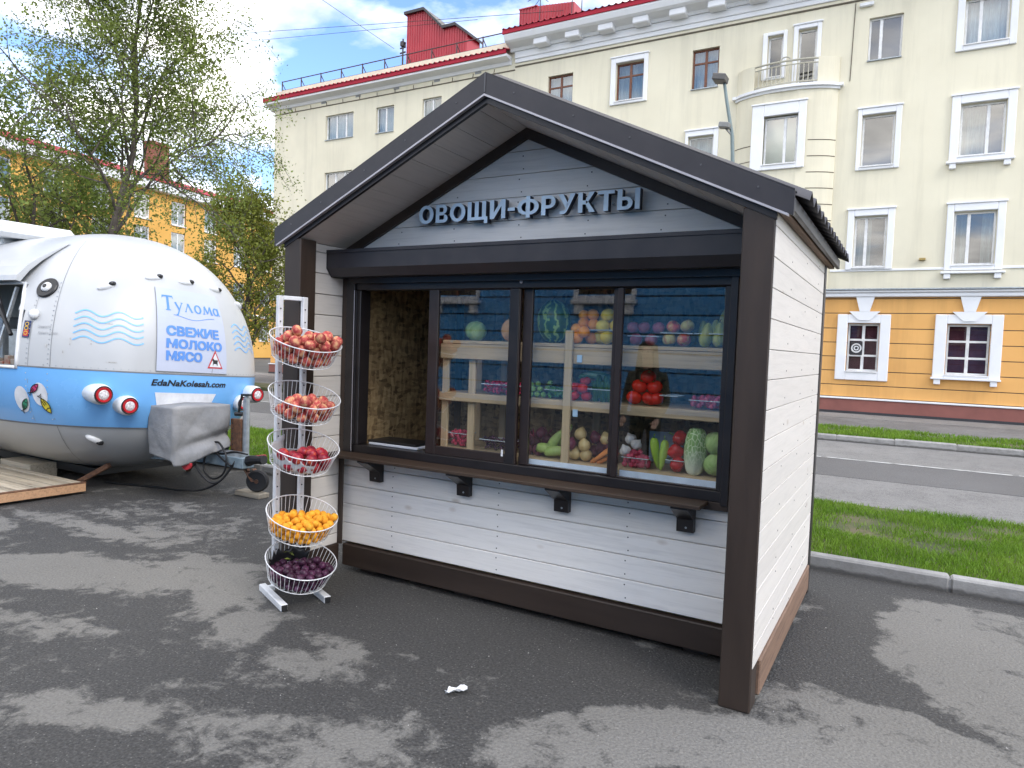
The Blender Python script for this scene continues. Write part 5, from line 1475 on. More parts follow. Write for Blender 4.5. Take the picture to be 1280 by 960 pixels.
def onion_fn(t, p):
    z = .036 * math.cos(p); r = .038 * math.sin(p) ** .85
    if p < .5: z += .014 * (1 - p / .5)
    return (r * math.cos(t), r * math.sin(t), z)
M_ONIW = fmesh('brown_onion', [sph(onion_fn)], [ONIW]); M_ONIR = fmesh('red_onion', [sph(onion_fn)], [ONIR])
M_BEET = fmesh('beetroot', [sph(onion_fn), stalk(.036, .09, .0035, .03), stalk(.036, .085, .003, -.03)], [BEET, PM('beet_stem', (.25, .02, .06), 9)])
def garlic_fn(t, p):
    z = .028 * math.cos(p); r = .033 * math.sin(p) ** .9 * (1 + .07 * math.cos(7 * t))
    if p < .45: z += .016 * (1 - p / .45) ** 1.3
    return (r * math.cos(t), r * math.sin(t), z)
M_GARL = fmesh('garlic_bulb', [sph(garlic_fn, 28, 13)], [GARL])
M_RADI = fmesh('radish', [sph(sphere_fn(.0165, 1.05, 0), 12, 8), stalk(-.034, -.015, .0012, .004)], [RADI, GARL])
M_GPLUM = fmesh('green_plum', [sph(sphere_fn(.0185, 1.02, .1, groove=.04), 12, 9)], [GRAPE])
def melon_fn(t, p): return (.105 * math.sin(p) * math.cos(t), .105 * math.sin(p) * math.sin(t), .135 * math.cos(p))
M_WMEL = fmesh('watermelon', [sph(melon_fn, 28, 18), stalk(.132, .15, .004, .01)], [WMEL, STALK])
M_MELO = fmesh('melon', [sph(lambda t, p: (.06 * math.sin(p) * math.cos(t), .06 * math.sin(p) * math.sin(t), .072 * math.cos(p)), 22, 14)], [MELO])

def put(me, name, loc, rot, label, cat, group=None, s=1.0, shelf=True):
    o = link(name, me); o.location = loc if not shelf else (SX_(loc[0]), SY_(loc[1]), SZ_(loc[2])); o.rotation_euler = rot
    if s != 1.0: o.scale = (s, s, s)
    return tag(o, label, cat, group)
def R3(a=6.28): return (random.uniform(-.5, .5), random.uniform(-.5, .5), random.uniform(0, a))
YP = 0.79
put(M_WMEL, 'watermelon', (-1.468, .82, 1.785), (.04, -.06, .5), 'large striped watermelon standing upright on the top shelf behind the glass', 'watermelon')
put(M_MELO, 'melon', (-1.775, .80, 1.722), (.1, .0, 1), 'orange melon on the top shelf beside the sliding sash', 'melon')
put(M_CABB, 'cabbage', (-2.06, .82, 1.712), (.1, .2, .4), 'pale green cabbage on the top shelf behind the left sash', 'cabbage', s=1.05)
for x, z, dy in ((-1.272, 1.683, -.03), (-1.20, 1.683, .02), (-1.297, 1.738, .01), (-1.222, 1.72, -.045), (-1.254, 1.775, .02), (-1.177, 1.768, .0), (-1.262, 1.826, .04), (-1.193, 1.829, .02)):
    put(M_ORNG, 'orange', (x, YP + dy, z), R3(), 'orange stacked in the heap on the top shelf right of the watermelon', 'orange', 'oranges heaped on the top shelf')
for x, z, dy in ((-1.155, 1.69, .05), (-1.085, 1.69, -.01), (-1.118, 1.758, .0), (-1.035, 1.765, .02), (-1.100, 1.828, .03), (-1.135, 1.80, .08)):
    put(M_LEMN, 'grapefruit', (x, YP + dy, z), R3(), 'yellow grapefruit stacked beside the oranges on the top shelf', 'grapefruit', 'grapefruit on the top shelf')
for x, z, dy in ((-.893, 1.683, -.02), (-.80, 1.683, -.02), (-.925, 1.756, .01), (-.853, 1.754, .0), (-.765, 1.754, .0)):
    put(M_PPLE, 'pink_plum', (x, YP + dy, z), R3(), 'large mauve plum in the clear tub on the top shelf right window', 'plum', 'mauve plums on the top shelf')
for x, z, dy, me, col in ((-.691, 1.687, -.02, M_APPG, 'pale'), (-.605, 1.687, -.02, M_APPR, 'pale pink'), (-.676, 1.762, .0, M_APPR, 'red'), (-.594, 1.766, .0, M_APPG, 'yellow green')):
    put(me, 'apple', (x, YP + dy, z), R3(), '%s apple in the %s row beside the pears on the top shelf' % (col, 'upper' if z > 1.72 else 'lower'), 'apple', 'apples on the top shelf')
for i, (x, z, dy, ry, lab) in enumerate(((-.478, 1.718, -.03, .12, 'leaning pear second from the window frame, front row'), (-.408, 1.72, -.02, .03, 'pear nearest the right window frame, front row'), (-.512, 1.735, .07, .1, 'brownish pear standing behind, left of the others'), (-.448, 1.74, .09, 0, 'pear standing between two others in the back row'), (-.398, 1.80, .07, 0, 'topmost pear by the right window frame'))):
    put(M_PEAR, 'pear', (x, YP + dy, z), (.03, ry, i * 1.3), lab + ' on the top shelf', 'pear', 'pears on the top shelf')
for x, z, dy in ((-1.283, 1.322, -.01), (-1.208, 1.322, .0), (-1.283, 1.378, .0), (-1.222, 1.372, -.035), (-1.232, 1.415, .03)):
    put(M_TOM, 'tomato', (x, YP + dy, z), R3(), 'bright red tomato heaped beside the pine post on the middle shelf', 'tomato', 'tomatoes by the pine post')
put(M_STRIP, 'striped_marrow', (-1.155, .84, 1.425), (0, .10, .05), 'curved pale striped marrow lying over the tomatoes and cucumbers', 'marrow')
for i, (x, z) in enumerate(((-1.155, 1.345), (-1.105, 1.345), (-1.06, 1.345), (-1.13, 1.385), (-1.08, 1.385))):
    put(M_CUC, 'cucumber', (x, .80, z), (.3, 1.35, 1.45 + .08 * i), 'short dark cucumber upright in the clear tub on the middle shelf', 'cucumber', 'cucumbers on the middle shelf')
for x, z, dy in ((-1.60, 1.312, 0), (-1.555, 1.312, .0), (-1.515, 1.312, .01), (-1.58, 1.347, -.01), (-1.535, 1.347, 0), (-1.605, 1.372, .01), (-1.56, 1.38, .02), (-1.50, 1.352, .04), (-1.49, 1.388, .05)):
    put(M_GPLUM, 'green_plum', (x, YP + dy, z), R3(), 'small green plum heaped on the middle shelf left of the pine post', 'plum', 'green plums on the middle shelf')
for x, z, dy in ((-.895, 1.335, 0), (-.80, 1.335, .0), (-.705 - .06, 1.335, .01), (-.865, 1.405, .0), (-.775, 1.405, .01), (-.82, 1.462, .02)):
    put(M_BTOM, 'large_tomato', (x, YP + dy, z), R3(), 'big red tomato piled on the middle shelf in the right window', 'tomato', 'big tomatoes in the right window')
for x, z, dy, rot in ((-1.45, .962, -.02, (0, .2, .4)), (-1.385, .958, -.03, (0, -.1, .2)), (-1.415, 1.02, .02, (0, -.95, .15)), (-1.37, 1.065, .05, (0, -1.05, .1)), (-1.455, 1.0, .06, (0, -.6, -.1))):
    put(M_SQUA, 'marrow', (x, YP + dy, z), rot, 'pale green marrow leaning in the bottom tray left of the pine post', 'marrow', 'pale marrows in the bottom tray')
for x, z, dy, me, lab in ((-1.283, 1.02, -.05, M_ONIR, 'dark red onion in front of the pine post in the bottom tray'), (-1.236, 1.08, .0, M_ONIW, 'pale yellow onion topmost of the onion heap'), (-1.20, 1.015, -.02, M_ONIW, 'golden onion in the middle of the onion heap'), (-1.262, .958, -.02, M_ONIW, 'pale onion at the foot of the onion heap by the post'), (-1.19, .955, -.01, M_ONIW, 'brown onion at the foot of the onion heap near the carrots'), (-1.155, 1.06, .05, M_ONIR, 'dark red onion at the back of the heap'), (-1.075, 1.062, .03, M_ONIW, 'brown onion behind the carrots')):
    put(me, 'onion', (x, YP + dy, z), (random.uniform(-.3, .3), random.uniform(-.3, .3), random.uniform(0, 6)), lab, 'onion', 'onions in the bottom tray')
for i, (x, z) in enumerate(((-1.11, 1.0), (-1.15, .98), (-1.06, 1.02))):
    put(M_BEET, 'beetroot', (x, .83, z), (.5, .4, i), 'beetroot with purple stems in the bottom tray behind the carrots', 'beetroot', 'beetroots in the bottom tray')
for i, (x, z, a) in enumerate(((-1.085, .955, -.55), (-1.065, .975, -.62), (-1.045, .95, -.5), (-1.05, .998, -.7))):
    put(M_CARR, 'carrot', (x, .76 + .012 * i, z), (0, a, .15 * i - .1), 'orange carrot slanting in the bottom tray beside the sash stile', 'carrot', 'carrots in the bottom tray')
for i, (x, z, dy) in enumerate(((-1.60, .95, 0), (-1.53, .95, .0), (-1.565, .99, .02), (-1.61, 1.02, .05), (-1.50, 1.01, .06), (-1.55, 1.05, .07))):
    put(M_ONIR if i % 2 else M_BEET, 'beetroot' if i % 2 == 0 else 'onion', (x, YP + dy, z), R3(), 'dark %s in the shaded left end of the bottom tray' % ('red onion' if i % 2 else 'beetroot'), 'onion' if i % 2 else 'beetroot', 'dark roots at the left of the bottom tray')
for i, (x, z, lab) in enumerate(((-.932, 1.01, 'white garlic bulb lower left on the radishes'), (-.877, 1.047, 'white garlic bulb upper right above the radishes'), (-.925, 1.075, 'grey garlic bulb at the back above the others'))):
    put(M_GARL, 'garlic', (x, YP - .01 + .03 * i, z), (random.uniform(-.6, .6), random.uniform(-.5, .5), i), lab, 'garlic', 'garlic bulbs in the right window')
r_ = random.Random(4)
for i in range(26):
    put(M_RADI, 'radish', (-.925 + .022 * (i % 7) + r_.uniform(-.006, .006), YP - .03 + .03 * r_.random(), .934 + .024 * (i // 7) + r_.uniform(-.004, .004)), (r_.uniform(-1, 1), r_.uniform(-1, 1), r_.uniform(0, 6)), 'small red radish in the clear tub below the garlic', 'radish', 'radishes in the right window')
put(M_LONGP, 'long_pepper', (-.752, .765, 1.075), (.12, -.1, .4), 'pale green long pepper standing left of the pair beside the red peppers', 'pepper', s=1.0)
put(M_LONGP, 'long_pepper', (-.688, .765, 1.07), (.12, .08, 2.6), 'pale green long pepper standing right of the pair beside the red peppers', 'pepper', s=.96)
for x, z, dy, lab in ((-.617, 1.112, .03, 'red bell pepper on top of the stack'), (-.624, 1.035, -.01, 'red bell pepper in the middle of the stack'), (-.612, .962, -.01, 'red bell pepper at the bottom of the stack')):
    put(M_RPEP, 'red_pepper', (x, YP + dy, z), (1.1, .2, random.uniform(0, 6)), lab + ' beside the napa cabbage', 'pepper', 'red peppers in the right window', s=1.05)
put(M_NAPA, 'napa_cabbage', (-.505, .765, 1.05), (.03, .03, .2), 'tall napa cabbage with white ribs standing in the right window', 'cabbage')
put(M_CABB, 'cabbage', (-.398, .79, 1.105), (.2, .1, 1), 'pale round cabbage on top by the right window frame', 'cabbage')
put(M_CABB, 'cabbage', (-.395, .775, .985), (.4, .2, 3), 'green round cabbage underneath by the right window frame', 'cabbage', s=.95)

def tub(x0, x1, y0, y1, z, h, label, fill=None, n=0, r=.012, fname='', seed=0):
    x0, x1, y0, y1, z = SX_(x0), SX_(x1), SY_(y0), SY_(y1), SZ_(z)
    t = thing('plastic_tub', label, 'tub', ((x0 + x1) / 2, (y0 + y1) / 2, z))
    e = .006
    b = MB(); V = [(x0 + e, y0 + e, z), (x1 - e, y0 + e, z), (x1 - e, y1 - e, z), (x0 + e, y1 - e, z), (x0, y0, z + h), (x1, y0, z + h), (x1, y1, z + h), (x0, y1, z + h)]
    b.add(V, [(0, 3, 2, 1), (0, 1, 5, 4), (1, 2, 6, 5), (2, 3, 7, 6), (3, 0, 4, 7)]); b.build('tub_wall', PLASTIC, t)
    b = MB(); b.tube([V[4], V[5], V[6], V[7], V[4]], .0028, 5); b.build('tub_rim', PM_RIM, t)
    if fill:
        rr = np.random.default_rng(seed); S, F0 = sph(sphere_fn(1, 1, 0), 8, 6); S = np.array(S); F4 = [f for f in F0]
        b = MB()
        for k in range(n):
            c = np.array([rr.uniform(x0 + r, x1 - r), rr.uniform(y0 + r, y1 - r), z + r + rr.uniform(0, h * 1.05)])
            b.add([tuple(q) for q in S * r * rr.uniform(.8, 1.15) + c], F4)
        stuff(b.build(fname, fill, t, smooth=True))
    return t
PM_RIM = PM('tub_rim_plastic', (.55, .62, .64), 10, rough=.25)
tub(-1.262, -1.03, .75, .89, 1.6455, .085, 'clear plastic tub holding the oranges and grapefruit on the top shelf')
tub(-.935, -.745, .74, .88, 1.6455, .055, 'clear plastic tub of mauve plums on the top shelf')
tub(-.735, -.55, .74, .88, 1.6455, .075, 'clear plastic tub of apples on the top shelf')
tub(-.535, -.365, .735, .92, 1.6455, .075, 'clear plastic tub of pears on the top shelf')
tub(-1.478, -1.345, .74, .86, 1.293, .055, 'clear tub of thin green beans on the middle shelf', BEANS, 90, .011, 'beans', 3)
tub(-1.95, -1.80, .74, .86, 1.293, .065, 'left clear punnet of pink berries on the middle shelf', BERRY, 110, .011, 'berries', 1)
tub(-1.785, -1.64, .74, .86, 1.293, .065, 'right clear punnet of pink berries on the middle shelf', BERRY, 110, .011, 'berries', 2)
tub(-1.18, -1.03, .74, .86, 1.293, .075, 'clear tub of short cucumbers on the middle shelf')
tub(-.722, -.615, .74, .86, 1.293, .065, 'empty clear plastic tub on the middle shelf beside the big tomatoes')
tub(-.55, -.36, .74, .86, 1.293, .05, 'clear tub of dark pink radishes on the middle shelf right end', RADI, 60, .017, 'radishes', 5)
tub(-2.21, -2.06, .74, .86, .9155, .09, 'clear punnet of red berries at the left end of the bottom tray', BERRY, 120, .012, 'berries', 6)
tub(-1.95, -1.70, .74, .88, .9155, .07, 'clear tub of dark currants in the bottom tray behind the left sash', PLUM, 120, .010, 'currants', 7)
tub(-.94, -.775, .735, .85, .9155, .06, 'clear plastic tub of radishes under the garlic')
tub(-.67, -.565, .74, .86, .9155, .07, 'clear plastic tub under the red peppers')
# papers lying in the open hatch
def hatch_papers():
    t = thing('folder', 'dark folder with white papers lying in the open serving hatch', 'folder', (-2.5, .58, .903))
    MB().cbox((-2.70, .50, .9035), (-2.28, .72, .920), .003).build('paper_stack', PM('off_white_paper', (.62, .64, .68), 9, rough=.7), t)
    MB().cbox((-2.715, .505, .9205), (-2.30, .74, .935), .004).build('cover', BLACKP, t)
hatch_papers()

def smooth(pts, k=5):
    """rounded path through the points"""
    P = [Vector(p) for p in pts]; out = []
    for i in range(len(P) - 1):
        a, b, c, d = P[max(i-1, 0)], P[i], P[i+1], P[min(i+2, len(P)-1)]
        for j in range(k):
            t = j / k; out.append(.5 * ((2*b) + (c - a)*t + (2*a - 5*b + 4*c - d)*t*t + (3*b - 3*c + d - a)*t*t*t))
    return out + [P[-1]]
# ================================================================== FRUIT RACK
rk = thing('fruit_rack', 'white wire display rack with five tilted baskets of fruit standing by the left kiosk post', 'rack', (-2.78, -.08, 0))
FD = Vector((.913, -.407, 0)); SD = Vector((.407, .913, 0))
RB = Vector((-2.872, -.054, 0))                    # middle between the uprights
uL, uR = RB - SD * .078, RB + SD * .078
for u in (uL, uR):
    b = MB().bar((u.x, u.y, .03), (u.x, u.y, 1.88), .038, .028, .003); o = b.build('upright', RACKM, rk)
    h = MB()
    for q in range(22):
        z = .12 + q * .08; p = u + FD * .0195
        h.lathe([(0, 0), (.005, 0), (.005, .001), (0, .001)], Matrix.Translation((p.x, p.y, z)) @ FD.to_track_quat('Z', 'Y').to_matrix().to_4x4(), 6)
    stuff(h.build('hook_holes', DARKCAP, o))
b = MB().bar(uL + Vector((0, 0, 1.868)) + SD * .02, uR + Vector((0, 0, 1.868)) - SD * .02, .028, .026, .003); b.build('top_bar', RACKM, rk)
for z in (.06, 1.20): b = MB().bar(uL + Vector((0, 0, z)) + SD * .02, uR + Vector((0, 0, z)) - SD * .02, .026, .026, .003); b.build('cross_bar', RACKM, rk)
for u, s, e in ((uL - SD * .055, -.07, .36), (uR + SD * .055, -.07, .36)):
    b = MB().bar(u + FD * s + Vector((0, 0, .022)), u + FD * e + Vector((0, 0, .022)), .042, .042, .004); o = b.build('foot', RACKM, rk)
    MB().bar(u + FD * (e + .0002) + Vector((0, 0, .022)), u + FD * (e + .006) + Vector((0, 0, .022)), .036, .036, .003).build('end_cap', BLACKP, o)
    b = MB().bar(u + Vector((0, 0, .03)), (uL if u.y < RB.y else uR) + Vector((0, 0, .03)), .03, .03, .002); b.build('foot_link', RACKM, rk)
BR, BB, BH, TILT = .213, .176, .125, rad(20)
FB = Vector((.974, -.225, 0)); SB = Vector((.225, .974, 0))
def basket_matrix(z):
    """rim plane centre with the rim tipped towards the customer"""
    zc_ = Vector((0, 0, 1)); ax = SB
    n = (Matrix.Rotation(TILT, 3, ax) @ zc_); 
    if n.dot(FB) < 0: n = Matrix.Rotation(-TILT, 3, ax) @ zc_
    xax = (FB - n * FB.dot(n)).normalized(); yax = n.cross(xax)
    c = RB + FD * .262 + Vector((0, 0, z))
    return Matrix(((xax.x, yax.x, n.x, c.x), (xax.y, yax.y, n.y, c.y), (xax.z, yax.z, n.z, c.z), (0, 0, 0, 1)))
BZ = [1.612, 1.28, .978, .556, .268]
def wires():
    b = MB(); n = 46
    for i in range(n):
        a = 2 * PI * i / n
        b.tube([(BR * math.cos(a), BR * math.sin(a), 0), (BB * math.cos(a), BB * math.sin(a), -BH), ], .0017, 4, False)
    for i in range(-6, 7):
        q = i * .027; w = math.sqrt(max(0, BB ** 2 - q ** 2))
        if w > .02: b.tube([(q, -w, -BH - .001), (q, w, -BH - .001)], .0014, 4, False)
    for q in (-.09, 0, .09):
        w = math.sqrt(BB ** 2 - q ** 2); b.tube([(-w, q, -BH - .003), (w, q, -BH - .003)], .0016, 4, False)
    b.ring(Matrix.Translation((0, 0, -BH)), BB, .0028, 44, 5)
    return b
me_b = me_r = None
BM = []
for z in BZ:
    M = basket_matrix(z); BM.append(M)
    if me_b is None:
        o = wires().build('basket', WIREW, rk, smooth=True); me_b = o.data
        r = MB().ring(Matrix(), BR, .0036, 52, 6).build('rim', WIREW, o, smooth=True); me_r = r.data
    else:
        o = link('basket', me_b, rk); r = link('rim', me_r, o)
    o.matrix_world = M
    o.matrix_basis = M
    h = MB()
    for s in (-1, 1):
        p = RB + SD * s * .078 + FD * .02; e = M @ Vector((-BR * .94, s * .075, 0)); e2 = M @ Vector((-BB * .92, s * .075, -BH))
        h.tube([(p.x, p.y, e.z), e], .003, 5); h.tube([(p.x, p.y, e2.z), e2], .003, 5)
    h.build('hook', WIREW, rk)

def pile(M, n, r, seed, front=True):
    """let n balls settle in a tipped basket"""
    rg = np.random.default_rng(seed)
    G = np.array(M.to_3x3().transposed() @ Vector((0, 0, -1)))
    P = np.stack([rg.uniform(-.1, .12, n), rg.uniform(-.12, .12, n), rg.uniform(-.05, .25, n)], 1)
    for it in range(420):
        P += G * (.006 if it < 300 else .0025)
        for _ in range(5):
            d = P[:, None] - P[None]; L = np.linalg.norm(d, axis=2) + np.eye(n)
            ov = np.clip(2 * r * .985 - L, 0, None) * (1 - np.eye(n))
            P += (d / L[..., None] * ov[..., None] * .42).sum(1)
            P[:, 2] = np.maximum(P[:, 2], -BH + r + .003)
            k = np.clip((P[:, 2] + BH) / BH, 0, 1.6); lim = BB + (BR - BB) * k - r - .004
            q = np.hypot(P[:, 0], P[:, 1]); s = np.where(q > lim, lim / np.maximum(q, 1e-6), 1); P[:, 0] *= s; P[:, 1] *= s
    return [M @ Vector(p) for p in P]
LAB = [('peach', M_PEACH, 52, .0365, 'ripe red and yellow peach heaped in the topmost wire basket', 'peaches in the topmost basket'),
       ('peach', M_PEACH, 25, .0365, 'ripe peach lying in the second wire basket from the top', 'peaches in the second basket'),
       ('nectarine', M_NECT, 20, .0375, 'dark red nectarine lying in the middle wire basket', 'nectarines in the middle basket'),
       ('apricot', M_APRI, 112, .0250, 'orange apricot heaped in the fourth wire basket from the top', 'apricots in the fourth basket'),
       ('plum', M_PLUM, 76, .0262, 'dark purple plum heaped in the lowest wire basket', 'plums in the lowest basket')]
for (nm, me, n, r, lab, grp), M, sd in zip(LAB, BM, range(5)):
    pts = pile(M, n, r, sd + 3)
    own = {}
    def pick(key, word_):
        k = max((i for i in range(len(pts)) if i not in own), key=lambda i: key(pts[i])); own[k] = word_
    wh = lab.split(' in the ')[1]
    pick(lambda p: p.z - .6 * (Vector((p.x, p.y)) - Vector((M[0][3], M[1][3]))).length, 'highest %s on top of the pile in the ' % nm); pick(lambda p: -p.dot(RIGHT), 'leftmost %s of the pile in the ' % nm); pick(lambda p: p.dot(RIGHT), 'rightmost %s of the pile in the ' % nm)
    for i_, p in enumerate(pts):
        put(me, nm, p, (random.uniform(-1.5, 1.5), random.uniform(-1.5, 1.5), random.uniform(0, 6)), own[i_] + wh if i_ in own else lab, nm, grp, random.uniform(.91, 1.05), False)
# crumpled liners
def liner(M, mat, label, cat, nm, a0, a1, top, seed):
    rg = random.Random(seed); V, F = [], []; n, m = 18, 5
    for i in range(n):
        a = a0 + (a1 - a0) * i / (n - 1); hgt = top * (.55 + .45 * rg.random())
        for j in range(m):
            k = j / (m - 1); z = -BH + .006 + k * hgt
            q = BB + (BR - BB) * min(1, (z + BH) / BH) - .010 - .012 * rg.random()
            V.append(tuple(M @ Vector((q * math.cos(a), q * math.sin(a), z))))
    for i in range(n - 1):
        for j in range(m - 1): F.append((i*m+j, (i+1)*m+j, (i+1)*m+j+1, i*m+j+1))
    o = MB().add(V, F).build(nm, mat, None, smooth=True)
    md = o.modifiers.new('thick', 'SOLIDIFY'); md.thickness = .0015
    tag(o, label, cat)
liner(BM[2], PM('white_bag_film', (.68, .69, .70), 12, rough=.4), 'crumpled white plastic bag lining the middle wire basket', 'bag', 'plastic_bag', 3.3, 6.2, .10, 2)
liner(BM[4], PM('black_bag_film', (.02, .02, .022), 12, rough=.3), 'crumpled black plastic bag lining the back of the lowest wire basket', 'bag', 'plastic_bag', 2.3, 4.3, .11, 5)
lf = MB()
for k in range(5):
    p = BM[4] @ Vector((-.10 + .03 * k, -.07 + .02 * (k % 3), .0 + .004 * k)); a = k * 1.4
    lf.add([(p.x, p.y, p.z), (p.x + .022 * math.cos(a), p.y + .022 * math.sin(a), p.z + .012), (p.x + .045 * math.cos(a + .3), p.y + .045 * math.sin(a + .3), p.z + .01), (p.x + .02 * math.cos(a + .7), p.y + .02 * math.sin(a + .7), p.z + .003)], [(0, 1, 2, 3)])
tag(lf.build('plum_leaf', leafmat('plum_leaf_green', (.10, .16, .03), (.22, .24, .05))), 'sprig of green leaves lying on the plums at the back of the lowest basket', 'leaves')

# ================================================================== FOOD TRAILER
TX, TA, TB, TY, TZ, TU, TL = -5.78, 1.733, 1.322, 1.44, 1.174, 1.537, 1.045
PP, PU, PL = 2.612, 2.096, 2.053
def yhalf(z):
    c, p = (TU, PU) if z >= TZ else (TL, PL)
    return TB * max(0.0, 1 - (abs(z - TZ) / c) ** p) ** (1 / p)
def tsurf(col, z, off=0.0):
    """col <0: straight side nearest the viewer (distance behind the cap); 0..1 round the nose; >1 far side"""
    c, p = (TU, PU) if z >= TZ else (TL, PL)
    yb = yhalf(z)
    if col < 0: x, y, ny, nx = TX - TA + col, TY - yb, -1, 0
    elif col > 1: x, y, ny, nx = TX - TA - (col - 1), TY + yb, 1, 0
    else:
        ph = PI * (col - .5); y = TY + yb * math.sin(ph)
        s = ((abs(y - TY) / TB) ** p + (abs(z - TZ) / c) ** p) ** (1 / p)
        x = TX - TA + TA * max(0.0, 1 - min(1, s) ** PP) ** (1 / PP)
    if off:
        n = tnormal(x, y, z); x += n.x * off; y += n.y * off; z += n.z * off
    return Vector((x, y, z))
def tF(x, y, z):
    c, p = (TU, PU) if z >= TZ else (TL, PL)
    s = ((abs(y - TY) / TB) ** p + (abs(z - TZ) / c) ** p) ** (1 / p)
    return s ** PP + max(0, (x - TX + TA) / TA) ** PP
def tnormal(x, y, z):
    e = 1e-3; g = Vector((tF(x+e, y, z) - tF(x-e, y, z), tF(x, y+e, z) - tF(x, y-e, z), tF(x, y, z+e) - tF(x, y, z-e)))
    return g.normalized()
def col_of_y(y, z):
    q = max(-1, min(1, (y - TY) / max(1e-6, yhalf(z)))); return .5 + math.asin(q) / PI
# arc length round the nose at belt height, measured from the middle
CL = np.linspace(0, 1, 401); PTS = [tsurf(c, TZ) for c in CL]
SA = np.concatenate([[0], np.cumsum([(PTS[i+1] - PTS[i]).length for i in range(400)])]); SA -= SA[200]
def on_nose(u, z, off=.004): return tsurf(float(np.interp(u, SA, CL)), z, off)
def u_of(y, z): return float(np.interp(col_of_y(y, z), CL, SA))

TW = PM('trailer_white_paint', [(.3, (.47, .48, .48)), (.7, (.52, .53, .53))], 1.2, rough=.30, rvar=.05, bump=.06, bscale=2.5, bdist=.03, coat=.12)
TBL = PM('trailer_blue_paint', [(.3, (.16, .42, .80)), (.7, (.19, .47, .85))], 1.4, rough=.26, rvar=.05, coat=.4)
SEAM = PM('seam_grey', (.20, .21, .22), 9, rough=.6)
tr = thing('food_trailer', 'rounded white and blue food trailer parked on the yard behind the pallet', 'trailer', (-8, TY, 0))
zl = sorted({*[TZ + TU * math.sin(PI / 2 * k / 26) for k in range(27)], *[TZ - TL * math.sin(PI / 2 * k / 16) for k in range(17)], 1.27, 2.06})
cols = [-3.2, -2.4, -1.6, -.8] + list(np.linspace(0, 1, 61)) + [1.8, 2.6, 4.2]
HZ, HX = [1.2, 1.28, 1.48, 1.71, 1.90, 2.08, 2.2], [-6.75, -6.75, -6.76, -6.80, -6.87, -6.985, -7.05]
def hatch_x(z): return float(np.interp(z, HZ, HX))
def in_hatch(p): return p.y < TY - .3 and p.x < hatch_x(p.z) and 1.27 < p.z < 2.06
V, F = [], []
for z in zl:
    for c in cols: V.append(tsurf(c, z))
nc = len(cols)
for j in range(len(zl) - 1):
    for i in range(nc - 1):
        q = (j*nc+i, j*nc+i+1, (j+1)*nc+i+1, (j+1)*nc+i)
        m_ = sum((V[k] for k in q), Vector()) / 4
        if in_hatch(m_): continue
        F.append(q)
F.append(tuple(j * nc for j in range(len(zl))) + tuple(j * nc + nc - 1 for j in reversed(range(len(zl)))))
MB().add([tuple(v) for v in V], F).build('body', TW, tr, smooth=True)
def belt(name, zlo, zhi, off, m, c0=-3.2, c1=1.8, rows=6, slope=-.05):
    V, F = [], []
    cc = [c for c in cols if c0 <= c <= c1]
    for c in cc:
        y0 = tsurf(c, 1.0).y
        for j in range(rows + 1):
            z = zlo + (zhi - zlo) * j / rows + slope * (y0 - .2)
            V.append(tuple(tsurf(c, z, off)))
    n = rows + 1
    for i in range(len(cc) - 1):
        for j in range(rows): F.append((i*n+j, (i+1)*n+j, (i+1)*n+j+1, i*n+j+1))
    return MB().add(V, F).build(name, m, tr, smooth=True)
belt('belt', .735, 1.272, .004, TBL)
belt('belt_trim', 1.272, 1.284, .008, SEAM, rows=1)
belt('belt_trim', .722, .735, .007, SEAM, rows=1)
def strip_z(name, u, z0, z1, w, m, off=.003):
    V, F = [], []; n = 24
    for k in range(n + 1):
        z = z0 + (z1 - z0) * k / n; V += [tuple(on_nose(u, z, off)), tuple(on_nose(u + w, z, off))]
    for k in range(n): F.append((2*k, 2*k+1, 2*k+3, 2*k+2))
    return MB().add(V, F).build(name, m, tr, smooth=True)
strip_z('panel_seam', u_of(.335, 1.6), .2, 2.55, .006, SEAM); strip_z('panel_seam', u_of(.225, 1.4), .75, 2.1, .004, SEAM)
rv = MB()
for u_ in (u_of(.335, 1.6) - .02, u_of(.225, 1.4) - .018):
    for k in range(26):
        p = on_nose(u_, .78 + .062 * k if k < 8 else 1.31 + .045 * (k - 8), .004); n_ = tnormal(*p)
        rv.lathe([(0, 0), (.006, 0), (.004, .003), (0, .004)], Matrix.Translation(p) @ n_.to_track_quat('Z', 'Y').to_matrix().to_4x4(), 6)
for k in range(46):
    p = on_nose(-1.45 + .062 * k, 1.30 - .05 * (tsurf(float(np.interp(-1.45 + .062 * k, SA, CL)), 1.0).y - .2), .003); n_ = tnormal(*p)
    rv.lathe([(0, 0), (.005, 0), (.004, .002), (0, .003)], Matrix.Translation(p) @ n_.to_track_quat('Z', 'Y').to_matrix().to_4x4(), 6)
stuff(rv.build('rivets', STEEL, tr))
# hatch: frame, flap, counter and dark inside
hx = [-11.2, -10.4, -9.6, -8.8, -8.0, -7.6, -7.2, -7.0]
def side_pt(x, z, off=0):
    if x <= TX - TA: return tsurf(x - (TX - TA) - 1e-6, z, off)
    t = (x - TX + TA) / TA; s = (1 - t ** PP) ** (1 / PP)
    c, p = (TU, PU) if z >= TZ else (TL, PL); q = max(0, s ** p - (abs(z - TZ) / c) ** p) ** (1 / p)
    P = Vector((x, TY - TB * q, z))
    return P + tnormal(*P) * off if off else P
for nm, z in (('hatch_rail', 1.262), ('hatch_rail', 2.065)):
    MB().tube([side_pt(x, z, .006) for x in hx + ([] if z > 2 else [-6.87, -6.75])], .016, 6).build(nm, WHITEP, tr, smooth=True)
MB().tube([side_pt(hatch_x(1.25 + .82 * k / 8) + .008, 1.25 + .82 * k / 8, .004) for k in range(9)], .018, 6).build('hatch_jamb', WHITEP, tr, smooth=True)
V, F = [], []
